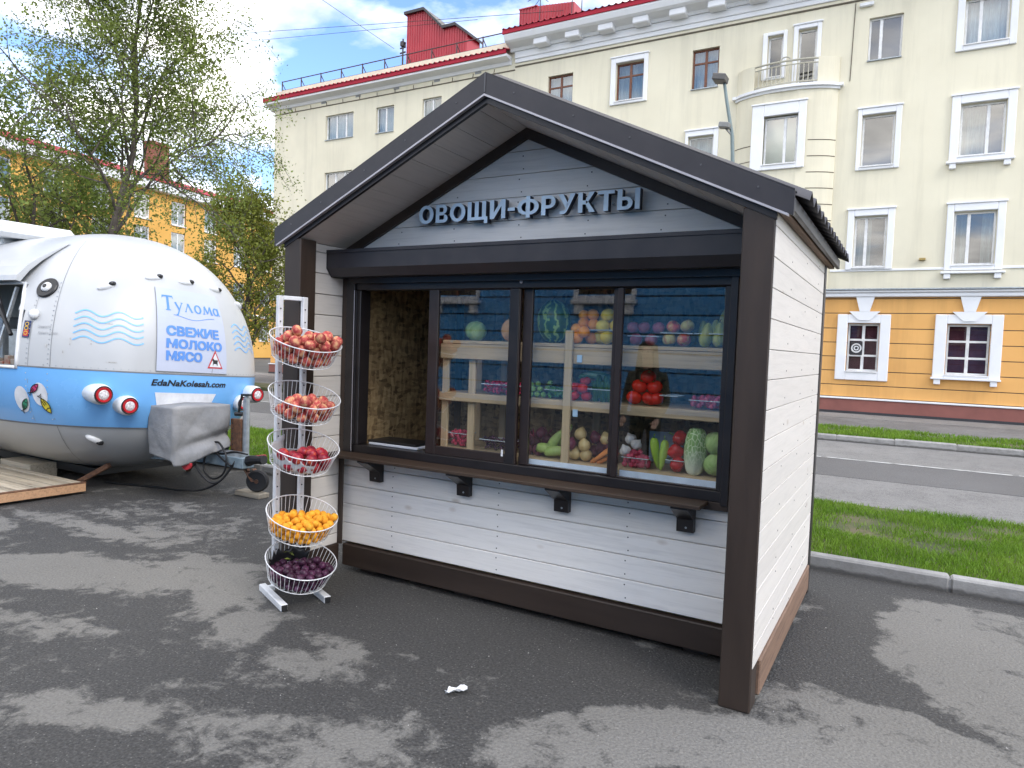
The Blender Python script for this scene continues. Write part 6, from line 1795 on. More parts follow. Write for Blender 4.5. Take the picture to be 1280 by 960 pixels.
prof = [(2.50, .015), (2.40, .03), (2.28, .07), (2.18, .10), (2.08, .115), (2.04, .10), (2.05, .06), (2.16, .05), (2.28, .03), (2.40, .012)]
fx = [-11.2, -10.2, -9.2, -8.4, -7.8, -7.5, -7.25, -7.08, -6.96]
for x in fx:
    for z, off in prof:
        V.append(tuple(side_pt(x, z, off)))
n = len(prof)
for i in range(len(fx) - 1):
    for j in range(n): F.append((i*n+j, i*n+(j+1) % n, (i+1)*n+(j+1) % n, (i+1)*n+j))
F.append(tuple(range((len(fx)-1)*n, len(fx)*n))); F.append(tuple(reversed(range(n))))
MB().add(V, F).build('hatch_flap', TW, tr)
b = MB().box((-11, .95, 1.0), (-6.3, .97, 2.15)); b.build('inner_wall', PM('trailer_inner_panel', (.20, .21, .19), 2, rough=.6), tr)
b = MB().box((-11, .35, 1.22), (-6.85, .94, 1.25)); b.build('serving_counter', STEEL, tr)
b = MB().cbox((-7.6, .5, 1.251), (-7.1, .9, 1.62), .02).cbox((-8.4, .5, 1.251), (-7.75, .9, 1.75), .02); b.build('appliance', STEEL, tr)
b = MB().tube([side_pt(-7.35, 2.05, .07), side_pt(-6.90, 1.62, .02)], .014, 6).tube([side_pt(-7.12, 1.84, .05), side_pt(-6.84, 1.56, .02)], .02, 6); b.build('gas_strut', BLACKP, tr)
for x in (-7.1, -7.5): MB().bar(side_pt(x, 1.28, -.02), side_pt(x, 2.04, -.02), .03, .03, .002).build('hatch_mullion', STEEL, tr)
# shelf of goods under the hatch rail seen through the side opening
b = MB()
for k in range(9): b.cbox((-6.93 - k * .12, .27, 1.252), (-6.84 - k * .12, .34, 1.30 + .03 * (k % 3)), .006)
stuff(b.build('wrapped_goods', PM('wrapped_goods_colours', [(.3, (.10, .08, .07)), (.5, (.35, .30, .24)), (.7, (.30, .08, .05))], 9), tr))

# marker lights, lamps, porthole
DARKL = PM('dark_lens', (.02, .02, .022), 9, rough=.15)
REDL = PM('red_lens', [(.3, (.40, .012, .018)), (.7, (.52, .02, .03))], 30, rough=.2)
CLEARL = PM('clear_lens', [(.35, (.35, .30, .30)), (.6, (.75, .72, .72))], 60, rough=.15)
def at_nose(y, z, fwd=None):
    P = tsurf(col_of_y(y, z), z); n = tnormal(*P)
    d = Vector(fwd).normalized() if fwd else n
    q = d.to_track_quat('Z', 'Y').to_matrix().to_4x4()
    return Matrix.Translation(P) @ q, P, n
for y, z in ((.713, 2.059), (1.105, 2.182), (1.416, 2.164), (1.775, 2.123), (2.20, 1.98), (.647, .582)):
    M, P, n = at_nose(y, z)
    sd = Vector((0, 1, 0)) - n * n.y; sd.normalize(); up = n.cross(sd)
    Mx = Matrix(((sd.x, up.x, n.x, P.x), (sd.y, up.y, n.y, P.y), (sd.z, up.z, n.z, P.z), (0, 0, 0, 1)))
    V, F = sph(lambda t, p: (.085 * math.sin(p) * math.cos(t), .035 * math.sin(p) * math.sin(t), .034 * math.cos(p)), 14, 9)
    o = MB().add([tuple(Mx @ Vector(v)) for v in V], F).build('marker_lamp', WHITEP, tr, smooth=True)
    V, F = sph(lambda t, p: (.040 * math.sin(p) * math.cos(t) + .052, .024 * math.sin(p) * math.sin(t), .030 * math.cos(p) + .010), 12, 8)
    MB().add([tuple(Mx @ Vector(v)) for v in V], F).build('lens', DARKL, o, smooth=True)
def lamp_pod(y, z, L, R, fwd):
    M, P, n = at_nose(y, z, fwd)
    o = MB().lathe([(R * .55, -.40), (R * .80, -.18), (R * .97, L * .3), (R, L * .6), (R * .95, L * .9), (R * .80, L), (0, L)], M, 22).build('tail_lamp', WHITEP, tr, smooth=True)
    MB().lathe([(R * .58, L), (R * .72, L), (R * .72, L + .010), (R * .69, L + .016), (R * .60, L + .016), (R * .58, L + .010)], M, 22).build('red_ring', REDL, o, smooth=False)
    MB().lathe([(0, L + .001), (R * .54, L + .001), (R * .48, L + .010), (R * .28, L + .016), (0, L + .018)], M, 18).build('clear_lens', CLEARL, o, smooth=True)
    MB().ring(M @ Matrix.Translation((0, 0, L + .006)), R * .79, .006, 24, 5).build('lamp_gasket', BLACKP, o)
lamp_pod(.535, 1.045, .16, .098, (1, -.10, -.03)); lamp_pod(.735, .935, .11, .095, (1, -.10, -.03))
lamp_pod(2.13, .995, .19, .096, (1, -.06, -.03)); lamp_pod(1.985, .90, .10, .090, (1, -.06, -.03))
M, P, n = at_nose(.415, 2.02)
o = MB().lathe([(.105, -.01), (.108, .012), (.10, .02), (.058, .02), (.055, .008), (0, .008)], M, 26).build('porthole', BLACKP, tr)
MB().lathe([(.0, .0085), (.054, .0085), (.05, .03), (.03, .042), (0, .044)], M, 20).build('porthole_boss', WHITEP, o, smooth=True)
MB().lathe([(.0, .0445), (.022, .0445), (.018, .05), (0, .051)], M, 14).build('porthole_centre', DARKL, o)
M, P, n = at_nose(.30, 1.76)
o = MB().lathe([(.0, -.02), (.045, 0), (.052, .02), (.04, .045), (.0, .058)], M, 16).build('side_lamp', WHITEP, tr, smooth=True)

# printed decals: flat print that follows the shell
def decal(name, V, F, m, off=.006):
    """V: (u, z) pairs on the nose"""
    return MB().add([tuple(on_nose(u, z, off)) for u, z in V], F).build(name, m, tr)
def ribbon(pts, w):
    V, F = [], []
    for i, p in enumerate(pts):
        a, b = pts[max(i-1, 0)], pts[min(i+1, len(pts)-1)]; d = np.array(b, float) - np.array(a, float); d /= np.linalg.norm(d) + 1e-9
        ww = w[i] if hasattr(w, '__len__') else w
        V += [(p[0] - d[1]*ww/2, p[1] + d[0]*ww/2), (p[0] + d[1]*ww/2, p[1] - d[0]*ww/2)]
    for i in range(len(pts)-1): F.append((2*i, 2*i+1, 2*i+3, 2*i+2))
    return V, F
def disc(cx, cz, a, b, rot=0, n=22, f=None):
    V = []
    for k in range(n):
        t = 2*PI*k/n; x, y = a*math.cos(t), b*math.sin(t); V.append((cx + x*math.cos(rot) - y*math.sin(rot), cz + x*math.sin(rot) + y*math.cos(rot)))
    return V, [tuple(range(n))]
PRB = PM('print_blue', (.10, .27, .68), 6, rough=.4); WAVE = PM('wave_print', (.22, .50, .86), 6, rough=.35); PRK = PM('print_black', (.012, .012, .014), 9, rough=.4)
PRR = PM('print_red', (.52, .03, .04), 9, rough=.4); PRW = PM('print_white', (.74, .75, .77), 9, rough=.35); POSTER = PM('poster_film', [(.3, (.45, .49, .60)), (.7, (.50, .54, .65))], 2, rough=.35)
def waves(u0, u1, z0, n, dz, amp, per, w, tilt):
    b = MB()
    for k in range(n):
        pts = [(u0 + (u1 - u0) * i / 36, z0 - k * dz + amp * math.sin(2*PI*((u1-u0)*i/36)/per - .5) + tilt * i / 36) for i in range(37)]
        V, F = ribbon(pts, w); b.add([tuple(on_nose(u, z, .004)) for u, z in V], F)
    return b.build('wave_print', WAVE, tr)
waves(u_of(.475, 1.8), u_of(.905, 1.75), 1.80, 5, .062, .026, .30, .013, -.02)
waves(u_of(1.872, 1.7), u_of(2.28, 1.6), 1.735, 5, .062, .026, .26, .013, -.02)
# poster
uL0, uR0 = u_of(1.00, 1.6), u_of(1.755, 1.6)
PZ0, PZ1 = 1.262, 2.085
def puv(a, c):      # poster coordinates 0..1 across, 0..1 up; sags slightly to the right
    return (uL0 + (uR0 - uL0) * a + .03 * (c - .5), PZ0 + (PZ1 - PZ0) * c - .042 * a)
n = 14; V = [puv(i / n, j / n) for j in range(n + 1) for i in range(n + 1)]
F = [(j*(n+1)+i, j*(n+1)+i+1, (j+1)*(n+1)+i+1, (j+1)*(n+1)+i) for j in range(n) for i in range(n)]
pst = decal('poster', V, F, POSTER, .007)
def on_poster(name, V, F, m, off=.0095):
    return MB().add([tuple(on_nose(*puv(a, c), off)) for a, c in V], F).build(name, m, pst)
edge = MB()
for P_ in ([(0, c / 8) for c in range(9)], [(a / 8, 0) for a in range(9)]):
    V, F = ribbon(P_, .008); edge.add([tuple(on_nose(*puv(a, c), .010)) for a, c in V], F)
edge.build('poster_edge', SEAM, pst)
PRN = MB()
def fit_text(body, a0, a1, c0, c1, name, m, off=.02):
    V, F, _ = text_mesh(body, 1.0, 0, off)
    V = V[:, :2]; lo, hi = V.min(0), V.max(0)
    for j_, (dx_, dz_) in enumerate(((-.006, .003), (.006, -.003), (.006, .003), (-.006, -.003))):     # heavy print: overlapped passes
        W2 = [(a0 + (a1 - a0) * (v[0] - lo[0]) / (hi[0] - lo[0]) + dx_, c0 + (c1 - c0) * (v[1] - lo[1]) / (hi[1] - lo[1]) + dz_) for v in V]
        PRN.add([tuple(on_nose(*puv(a, c), .0095 + .0006 * (j_ + 1))) for a, c in W2], F)
    W = [(a0 + (a1 - a0) * (v[0] - lo[0]) / (hi[0] - lo[0]), c0 + (c1 - c0) * (v[1] - lo[1]) / (hi[1] - lo[1])) for v in V]
    PRN.add([tuple(on_nose(*puv(a, c), .0095)) for a, c in W], F)
fit_text('СВЕЖИЕ', .12, .875, .435, .550, 'lettering', PRB)
fit_text('МОЛОКО', .12, .915, .285, .395, 'lettering', PRB)
fit_text('МЯСО', .12, .60, .135, .250, 'lettering', PRB)
stuff(PRN.build('lettering', PRB, pst))
# old-style title drawn with a broad pen
def pen(strokes, x0, y0, sx, sy):
    V, F = [], []
    for pts, w in strokes:
        P = [(x0 + p[0]*sx, y0 + p[1]*sy) for p in pts]; v, f = ribbon(P, [q * sx for q in w] if hasattr(w, '__len__') else w * sx)
        F += [tuple(len(V) + i for i in g_) for g_ in f]; V += v
    return V, F
def oval(cx, cy, a, b, n=20): return [(cx + a*math.cos(2*PI*k/n), cy + b*math.sin(2*PI*k/n)) for k in range(n + 1)]
thick = lambda n=21, a=.10, b=.22: [a + (b - a) * abs(math.cos(2*PI*k/(n-1))) for k in range(n)]
GL = {
 'Т': [([(.5, 0), (.5, .95)], .22), ([(.0, .80), (.06, .96), (.5, .97), (.94, .96), (1.0, .80)], [.03, .13, .12, .13, .03]), ([(.28, .02), (.72, .02)], .07), ([(0.0, .98), (.1, .88)], [.02, .1])],
 'у': [([(.1, .68), (.48, .12)], [.2, .2]), ([(.86, .70), (.5, .12), (.30, -.28), (.12, -.30)], [.08, .13, .16, .10]), ([(.0, .66), (.24, .70)], .07), ([(.74, .70), (.96, .66)], .08)],
 'л': [([(.10, .02), (.46, .66)], [.09, .09]), ([(.44, .68), (.84, .02)], [.22, .20]), ([(.0, .03), (.22, .03)], .06), ([(.72, .03), (.98, .03)], .06), ([(.36, .70), (.5, .62)], .08)],
 'о': [(oval(.5, .33, .36, .31), thick())],
 'м': [([(.12, .02), (.24, .62)], .09), ([(.24, .66), (.5, .08)], [.20, .14]), ([(.5, .08), (.80, .66)], .09), ([(.80, .66), (.92, .02)], [.2, .2]), ([(.0, .03), (.22, .03)], .06), ([(.82, .03), (1.04, .03)], .06)],
 'а': [(oval(.42, .32, .30, .28), thick()), ([(.74, .62), (.76, .1), (.94, .02)], [.18, .18, .08])],
}
x = .075
for ch, w, h in (('Т', .155, .175), ('у', .125, .15), ('л', .13, .15), ('о', .125, .15), ('м', .165, .15), ('а', .13, .15)):
    V, F = pen(GL[ch], x, .735, w, h); on_poster('lettering', V, F, PRB); x += w + .014
V, F = ribbon([(.22 + .62 * i / 24, .665 + .022 * math.sin(i / 24 * 2*PI + 1.8)) for i in range(25)], .006); on_poster('swash', V, F, PRB)
# warning triangle with a cow
def tri_pts(s): 
    T = [(.685, .065), (.925, .065), (.805, .295)]; c = (sum(p[0] for p in T)/3, sum(p[1] for p in T)/3)
    return [(c[0] + (p[0]-c[0])*s, c[1] + (p[1]-c[1])*s) for p in T]
on_poster('warning_triangle', tri_pts(1.0), [(0, 1, 2)], PRR, .011); on_poster('warning_field', tri_pts(.76), [(0, 1, 2)], PRW, .0125)
cow = [(.762,.105),(.772,.105),(.776,.125),(.822,.125),(.828,.103),(.838,.103),(.838,.150),(.846,.165),(.838,.172),(.785,.172),(.780,.182),(.772,.192),(.764,.182),(.752,.176),(.752,.166),(.764,.160),(.768,.140)]
on_poster('cow_sign', cow, [tuple(range(len(cow)))], PRK, .014)
V, F = ribbon([(.755, .0), (.765, .06)], .006); on_poster('triangle_tail', V, F, SEAM)
# web address on the belt
V, F, _ = text_mesh('EdaNaKolesah.com', 1.0, 0, .03, .25)
lo, hi = V.min(0), V.max(0); u0, u1 = u_of(.93, 1.15), u_of(1.74, 1.12)
decal('web_address', [(u0 + (u1-u0)*(v[0]-lo[0])/(hi[0]-lo[0]), 1.122 + .062*(v[1]-lo[1])/(hi[1]-lo[1]) - .045*(v[0]-lo[0])/(hi[0]-lo[0])) for v in V], F, PRK, .009)
# number plate field, stain print
u0, u1 = u_of(.97, 1.0), u_of(1.62, 1.0)
V = []; 
for i in range(9):
    q = i / 8; V += [(u0 + .02 + (u1 - u0 - .08) * q, .93 - .035 * q), (u0 + (u1 - u0) * q, 1.055 - .04 * q)]
decal('plate_field', V, [(2*i, 2*i+2, 2*i+3, 2*i+1) for i in range(8)], PRW, .009)
# regional badge and small print
ub, ub1 = u_of(.236, 1.62), u_of(.268, 1.62)
decal('badge', [(ub, 1.545), (ub + .085, 1.542), (ub + .085, 1.70), (ub, 1.702)], [(0, 1, 2, 3)], PM('badge_blue', (.02, .04, .14), 9), .007)
decal('badge_red', [(ub + .012, 1.556), (ub + .073, 1.554), (ub + .073, 1.615), (ub + .012, 1.617)], [(0, 1, 2, 3)], PRR, .009)
for zc_ in (1.585, 1.63, 1.668):
    V, F = ribbon(oval(ub + .042, zc_, .022, .016, 12), .008); decal('badge_mark', V, F, PM('badge_gold', (.70, .42, .05), 9), .011)
GREYP = PM('print_grey', (.30, .31, .32), 9, rough=.5)
for body, z, y0, y1 in (('Ценности', 1.632, .285, .335), ('Крайнего Севера', 1.574, .278, .355)):
    V, F, _ = text_mesh(body, 1.0, 0, .0); lo, hi = V.min(0), V.max(0); u0, u1 = u_of(y0, z), u_of(y1, z)
    decal('small_print', [(u0 + (u1-u0)*(v[0]-lo[0])/(hi[0]-lo[0]), z + .032*(v[1]-lo[1])/(hi[1]-lo[1])) for v in V], F, GREYP, .007)
# scuffs
sc = MB()
for y, z, w, h in ((.40, 1.49, .012, .07), (.515, 1.50, .010, .05), (.60, 1.335, .09, .008), (.29, 1.46, .02, .03), (.62, 1.70, .07, .012), (.36, 1.40, .01, .04)):
    u = u_of(y, z); sc.add([tuple(on_nose(*p, .003)) for p in ((u, z), (u + w, z - .004), (u + w, z + h), (u, z + h * .9))], [(0, 1, 2, 3)])
stuff(sc.build('scuffs', PM('scuffed_paint', [(.4, (.34, .33, .31)), (.6, (.55, .55, .54))], 40, rough=.8), tr))
# fish stickers
def fish(uc, zc_, L, rot, m):
    bd = [(-.5, 0)] + [(-.5 + k/8, .22 * math.sin(PI * k/8) ** .8) for k in range(1, 8)] + [(.5, 0)] + [(.5 - k/8, -.22 * math.sin(PI * k/8) ** .8) for k in range(1, 8)]
    R = lambda p, s=1.0: (uc + L * s * (p[0]*math.cos(rot) - p[1]*math.sin(rot)), zc_ + L * s * (p[0]*math.sin(rot) + p[1]*math.cos(rot)))
    decal('fish_print', [R(p) for p in bd], [tuple(range(len(bd)))], m, .012)
    V, F = ribbon([R(p) for p in bd + [bd[0]]], .009); b = MB(); b.add([tuple(on_nose(u, z, .014)) for u, z in V], F)
    for pl in ([(-.5, 0), (-.72, .16), (-.66, -.02), (-.74, -.14), (-.5, 0)], [(.22, .17), (.16, 0), (.22, -.17)], [(-.35, .05), (-.05, .07)], [(-.35, -.05), (-.05, -.06)]):
        V, F = ribbon([R(p) for p in pl], .008); b.add([tuple(on_nose(u, z, .0145)) for u, z in V], F)
    b.build('fish_outline', PRK, tr)
ua, ub_, uc_ = u_of(.222, .95), u_of(.262, 1.02), u_of(.305, .92)
V, F = disc(ua - .01, .965, .085, .125, .1); decal('sticker_oval', V, F, PRW, .009)
V, F = disc(ub_ + .02, 1.02, .078, .11, .1); decal('sticker_oval', V, F, PRW, .009)
fish(ua + .02, .92, .13, 1.0, PM('green_print', (.05, .32, .18), 9)); fish(ub_ - .03, 1.075, .12, .75, PM('pink_print', (.55, .05, .16), 9)); fish(uc_ + .01, .915, .16, -1.05, PM('yellow_print', (.75, .62, .05), 9))
# roof box, wheels, legs
b = MB().cbox((-9.2, .75, 2.66), (-8.36, 1.6, 2.84), .05).cbox((-9.0, .9, 2.56), (-8.6, 1.5, 2.661), .01); b.build('roof_box', WHITEP, tr)
for s in (TY - 1.02, TY + .82):
    w_ = MB().lathe([(.17, -.10), (.30, -.10), (.33, -.06), (.33, .06), (.30, .10), (.17, .10)], Matrix.Translation((-8.9, s + .1, .33)) @ Matrix.Rotation(PI / 2, 4, 'X'), 24).build('wheel', RUBBER, tr, smooth=False)
    MB().lathe([(0, -.06), (.168, -.08), (.168, .08), (0, .06)], Matrix.Translation((-8.9, s + .1, .33)) @ Matrix.Rotation(PI / 2, 4, 'X'), 20).build('rim', STEEL, w_)
b = MB().bar((-6.55, .95, .26), (-6.95, .8, .02), .05, .05, .004).bar((-6.55, 2.0, .26), (-6.9, 2.1, .02), .05, .05, .004); b.build('support_leg', RUST, tr)
b = MB().box((-10.8, TY - .45, .10), (-6.9, TY + .45, .18)); b.build('chassis', BLACKP, tr)
# drawbar, jack, jockey wheel
HY = 1.52
PBLUE = PM('blue_grey_steel', [(.3, (.20, .27, .31)), (.7, (.33, .41, .45))], 14, rough=.55, metal=.3)
b = MB().bar((-6.6, HY - .35, .36), (-5.55, HY - .02, .37), .05, .09, .004).bar((-6.6, HY + .35, .36), (-5.55, HY + .02, .37), .05, .09, .004); b.build('drawbar_arm', PBLUE, tr)
b = MB().cbox((-5.92, HY - .075, .315), (-5.14, HY + .075, .425), .008); b.build('drawbar', PBLUE, tr)
b = MB().xprism([(HY - .06, .425), (HY + .06, .425), (HY + .05, .46), (HY - .05, .46)], -5.78, -5.2); b.build('drawbar_cover', STEEL, tr)
b = MB().tube([(-5.14, HY, .39), (-5.06, HY, .41), (-4.95, HY, .42)], [.055, .045, .035], 10).tube([(-4.97, HY, .42), (-4.92, HY, .425)], .045, 10); b.build('coupling', BLACKP, tr)
b = MB().tube([(-5.06, HY + .02, .43), (-4.93, HY + .02, .455)], .022, 8); b.build('coupling_handle', PM('red_handle', (.42, .04, .05), 9), tr)
b = MB().cbox((-5.52, HY + .08, .42), (-5.36, HY + .13, .78), .004); o = b.build('jack_plate', RUST, tr)
h = MB()
for k in range(6): h.lathe([(0, 0), (.010, 0), (.010, .001), (0, .001)], Matrix.Translation((-5.485, HY + .079, .46 + .055 * k)) @ Matrix.Rotation(PI / 2, 4, 'X'), 8)
stuff(h.build('plate_holes', DARKCAP, o))
jx, jy = -5.33, HY + .12
b = MB().tube([(jx, jy, .42), (jx, jy, 1.00)], .034, 12).tube([(jx, jy, 1.0), (jx, jy, 1.02)], .02, 8); b.build('jack_tube', STEEL, tr, smooth=False)
b = MB().bar((jx - .07, jy, 1.03), (jx + .05, jy, 1.035), .04, .022, .003).tube([(jx - .07, jy, 1.03), (jx - .12, jy, .83)], .012, 6).tube([(jx - .15, jy - .02, .83), (jx - .08, jy + .02, .83)], .022, 8); b.build('jack_crank', BLACKP, tr)
b = MB().tube([(jx, jy, .42), (jx, jy, .30)], .026, 10); b.build('jack_leg', STEEL, tr)
wx, wy, wz = -5.17, 1.66, .165
b = MB().bar((jx, jy, .33), (jx + .06, wy - .04, .25), .03, .05, .003).bar((jx + .04, wy - .05, .27), (wx, wy - .055, wz), .05, .008, .002).bar((jx + .04, wy + .05, .27), (wx, wy + .055, wz), .05, .008, .002); b.build('wheel_fork', RUST, tr)
Mw = Matrix.Translation((wx, wy, wz)) @ Matrix.Rotation(rad(28), 4, 'Z') @ Matrix.Rotation(PI / 2, 4, 'X')
o = MB().lathe([(.077, -.034), (.098, -.036), (.112, -.02), (.114, 0), (.112, .02), (.098, .036), (.077, .034)], Mw, 26).build('jockey_wheel', RUBBER, tr)
MB().lathe([(0, -.038), (.02, -.038), (.026, -.02), (.078, -.032), (.078, .032), (.026, .02), (.02, .042), (0, .042)], Mw, 20).build('hub', RUST, o)
# cables and plug
b = MB()
def sag(a, c, dip, n=14): return [Vector(a).lerp(Vector(c), k / n) - Vector((0, 0, dip * math.sin(PI * k / n))) for k in range(n + 1)]
b.tube(sag((-5.58, 1.22, .36), (-5.25, HY - .06, .40), .22), .011, 6); b.tube(sag((-5.62, HY - .09, .52), (-5.28, HY - .10, .34), .02, 8), .010, 6)
b.tube(smooth([(-5.55, HY - .09, .54), (-5.62, HY - .14, .40), (-5.60, HY - .16, .26), (-5.48, HY - .15, .19), (-5.36, HY - .12, .26), (-5.35, HY - .10, .42), (-5.46, HY - .09, .54), (-5.55, HY - .09, .55)]), .011, 6)
b.tube(smooth([(-5.30, HY - .06, .34), (-5.40, HY - .12, .18), (-5.60, HY - .18, .07), (-5.9, HY - .2, .03), (-6.3, HY - .25, .02), (-6.9, HY - .4, .016)]), .012, 6)
b.tube(smooth([(-5.7, HY - .05, .46), (-5.5, HY - .06, .43), (-5.3, HY - .05, .47), (-5.12, HY - .03, .46)]), .010, 6)
b.build('cable', BLACKP, tr, smooth=True)
d = Vector((.4, -.9, -.05)).normalized(); p0 = Vector((-5.53, 1.12, .36))
b = MB().tube([p0 + d * -.12, p0], [.022, .036], 10); b.build('plug_body', BLACKP, tr)
b = MB().tube([p0 + d * .001, p0 + d * .03], [.05, .046], 14); b.build('plug_cap', PM('red_plug', (.50, .04, .05), 9, rough=.35), tr)
# tarpaulin over the drawbar box
TARP = PM('grey_tarpaulin', [(.3, (.20, .205, .21)), (.55, (.28, .28, .28)), (.75, (.34, .335, .33))], 2.6, rough=.6, bump=.55, bscale=4.5, bdist=.035, dist=.6)
def tarp():
    nx_, nz = 88, 30
    x0, x1, y0, y1 = -5.80, -5.50, .95, 1.60
    per = [(x0 - .1, y0), (x1 - .03, y0), (x1, y0 + .03), (x1, y1 - .03), (x1 - .03, y1), (x0 - .1, y1)]
    L = [0]
    for i in range(5): L.append(L[-1] + math.dist(per[i], per[i+1]))
    rg = random.Random(3); V, F = [], []
    for i in range(nx_ + 1):
        s = L[-1] * i / nx_; k = max(j for j in range(5) if L[j] <= s + 1e-9); f = (s - L[k]) / (L[k+1] - L[k])
        px, py = per[k][0] + (per[k+1][0]-per[k][0])*f, per[k][1] + (per[k+1][1]-per[k][1])*f
        g = (py - y0) / (y1 - y0)
        bot = .36 + .17 * max(0, g - .15) if px > x1 - .05 else .40 - .0 * g
        if px < x1 - .02 and py < y0 + .01: bot = .40 + .12 * (x1 - px)
        for j in range(nz + 1):
            h = j / nz; z = bot + (.925 - bot) * h
            fold = .030 * (abs(math.sin(4.2 * g - 2.6 * h + .4)) - .5) * (1 - h) ** .6 + .010 * (abs(math.sin(13 * s + 5 * h)) - .5) * (1 - h) + .022 * (abs(math.sin(2.4 * (g + h * 1.5))) - .6) * (1 - h ** 3)
            pinch = .06 * math.exp(-((h - .30) / .10) ** 2) * min(1, g * 2.5)
            ox = (fold - pinch) * (1 if px > x1 - .05 else .2); oy = -fold * .6 if py < y0 + .02 else 0
            V.append((px + ox, py + oy, z))
    m = nz + 1
    for i in range(nx_):
        for j in range(nz): F.append((i*m+j, (i+1)*m+j, (i+1)*m+j+1, i*m+j+1))
    # sagging top
    top = [i * m + nz for i in range(nx_ + 1)]; c = len(V); V.append((-5.78, (y0+y1)/2, .945))
    for i in range(nx_): F.append((top[i], top[i+1], c))
    o = MB().add(V, F).build('tarpaulin_cover', TARP, tr, smooth=True)
    md = o.modifiers.new('thick', 'SOLIDIFY'); md.thickness = .003
tarp()
b = MB().box((-5.78, 1.03, .46), (-5.60, 1.52, .86)); b.build('tool_box', RUST, tr)
# wood block under the jockey wheel
o = MB().cbox((-5.42, 1.58, 0.001), (-5.06, 1.72, .050), .006).build('wood_block', PALLETW); o.rotation_euler = (0, 0, 0); tag(o, 'flat pale wood offcut under the small jockey wheel', 'wood block')

# ================================================================== PALLET DECK
pl = thing('pallet', 'low weathered slatted wooden pallet deck lying in front of the trailer', 'pallet', (-7.3, .2, 0))
pc = Vector((-6.535, .70, 0)); ex = Vector((-1, 0.0, 0)); ey = Vector((-.06, -1, 0)).normalized()
M = Matrix(((ex.x, ey.x, 0, pc.x), (ex.y, ey.y, 0, pc.y), (0, 0, 1, 0), (0, 0, 0, 1)))
sme = None
k = 0; y = .0
wr = random.Random(9)
while y < 1.25:
    w = .075 if k % 2 == 0 else .06
    o = MB().cbox((.022, y + .004, .098 + (0 if k % 2 == 0 else -.004)), (2.6, y + w, .12 + (0 if k % 2 == 0 else -.006)), .003, M).build('slat', PALLETW, pl); y += w + .012; k += 1
for x in (.03, .9, 1.8, 2.5): MB().cbox((x, .01, .025), (x + .09, 1.26, .0935), .004, M).build('bearer', PALLETW, pl)
MB().cbox((0, -.01, .03), (.02, 1.27, .112), .003, M).build('edge_board', PALLETE, pl)
MB().cbox((-.004, -.012, .113), (.03, 1.272, .125), .002, M).build('edge_strip', RUST, pl)
o = MB().cbox((-8.25, .72, .001), (-7.62, 1.0, .17), .006).build('wooden_step', PALLETW); tag(o, 'small weathered wooden step against the trailer behind the pallet', 'step')

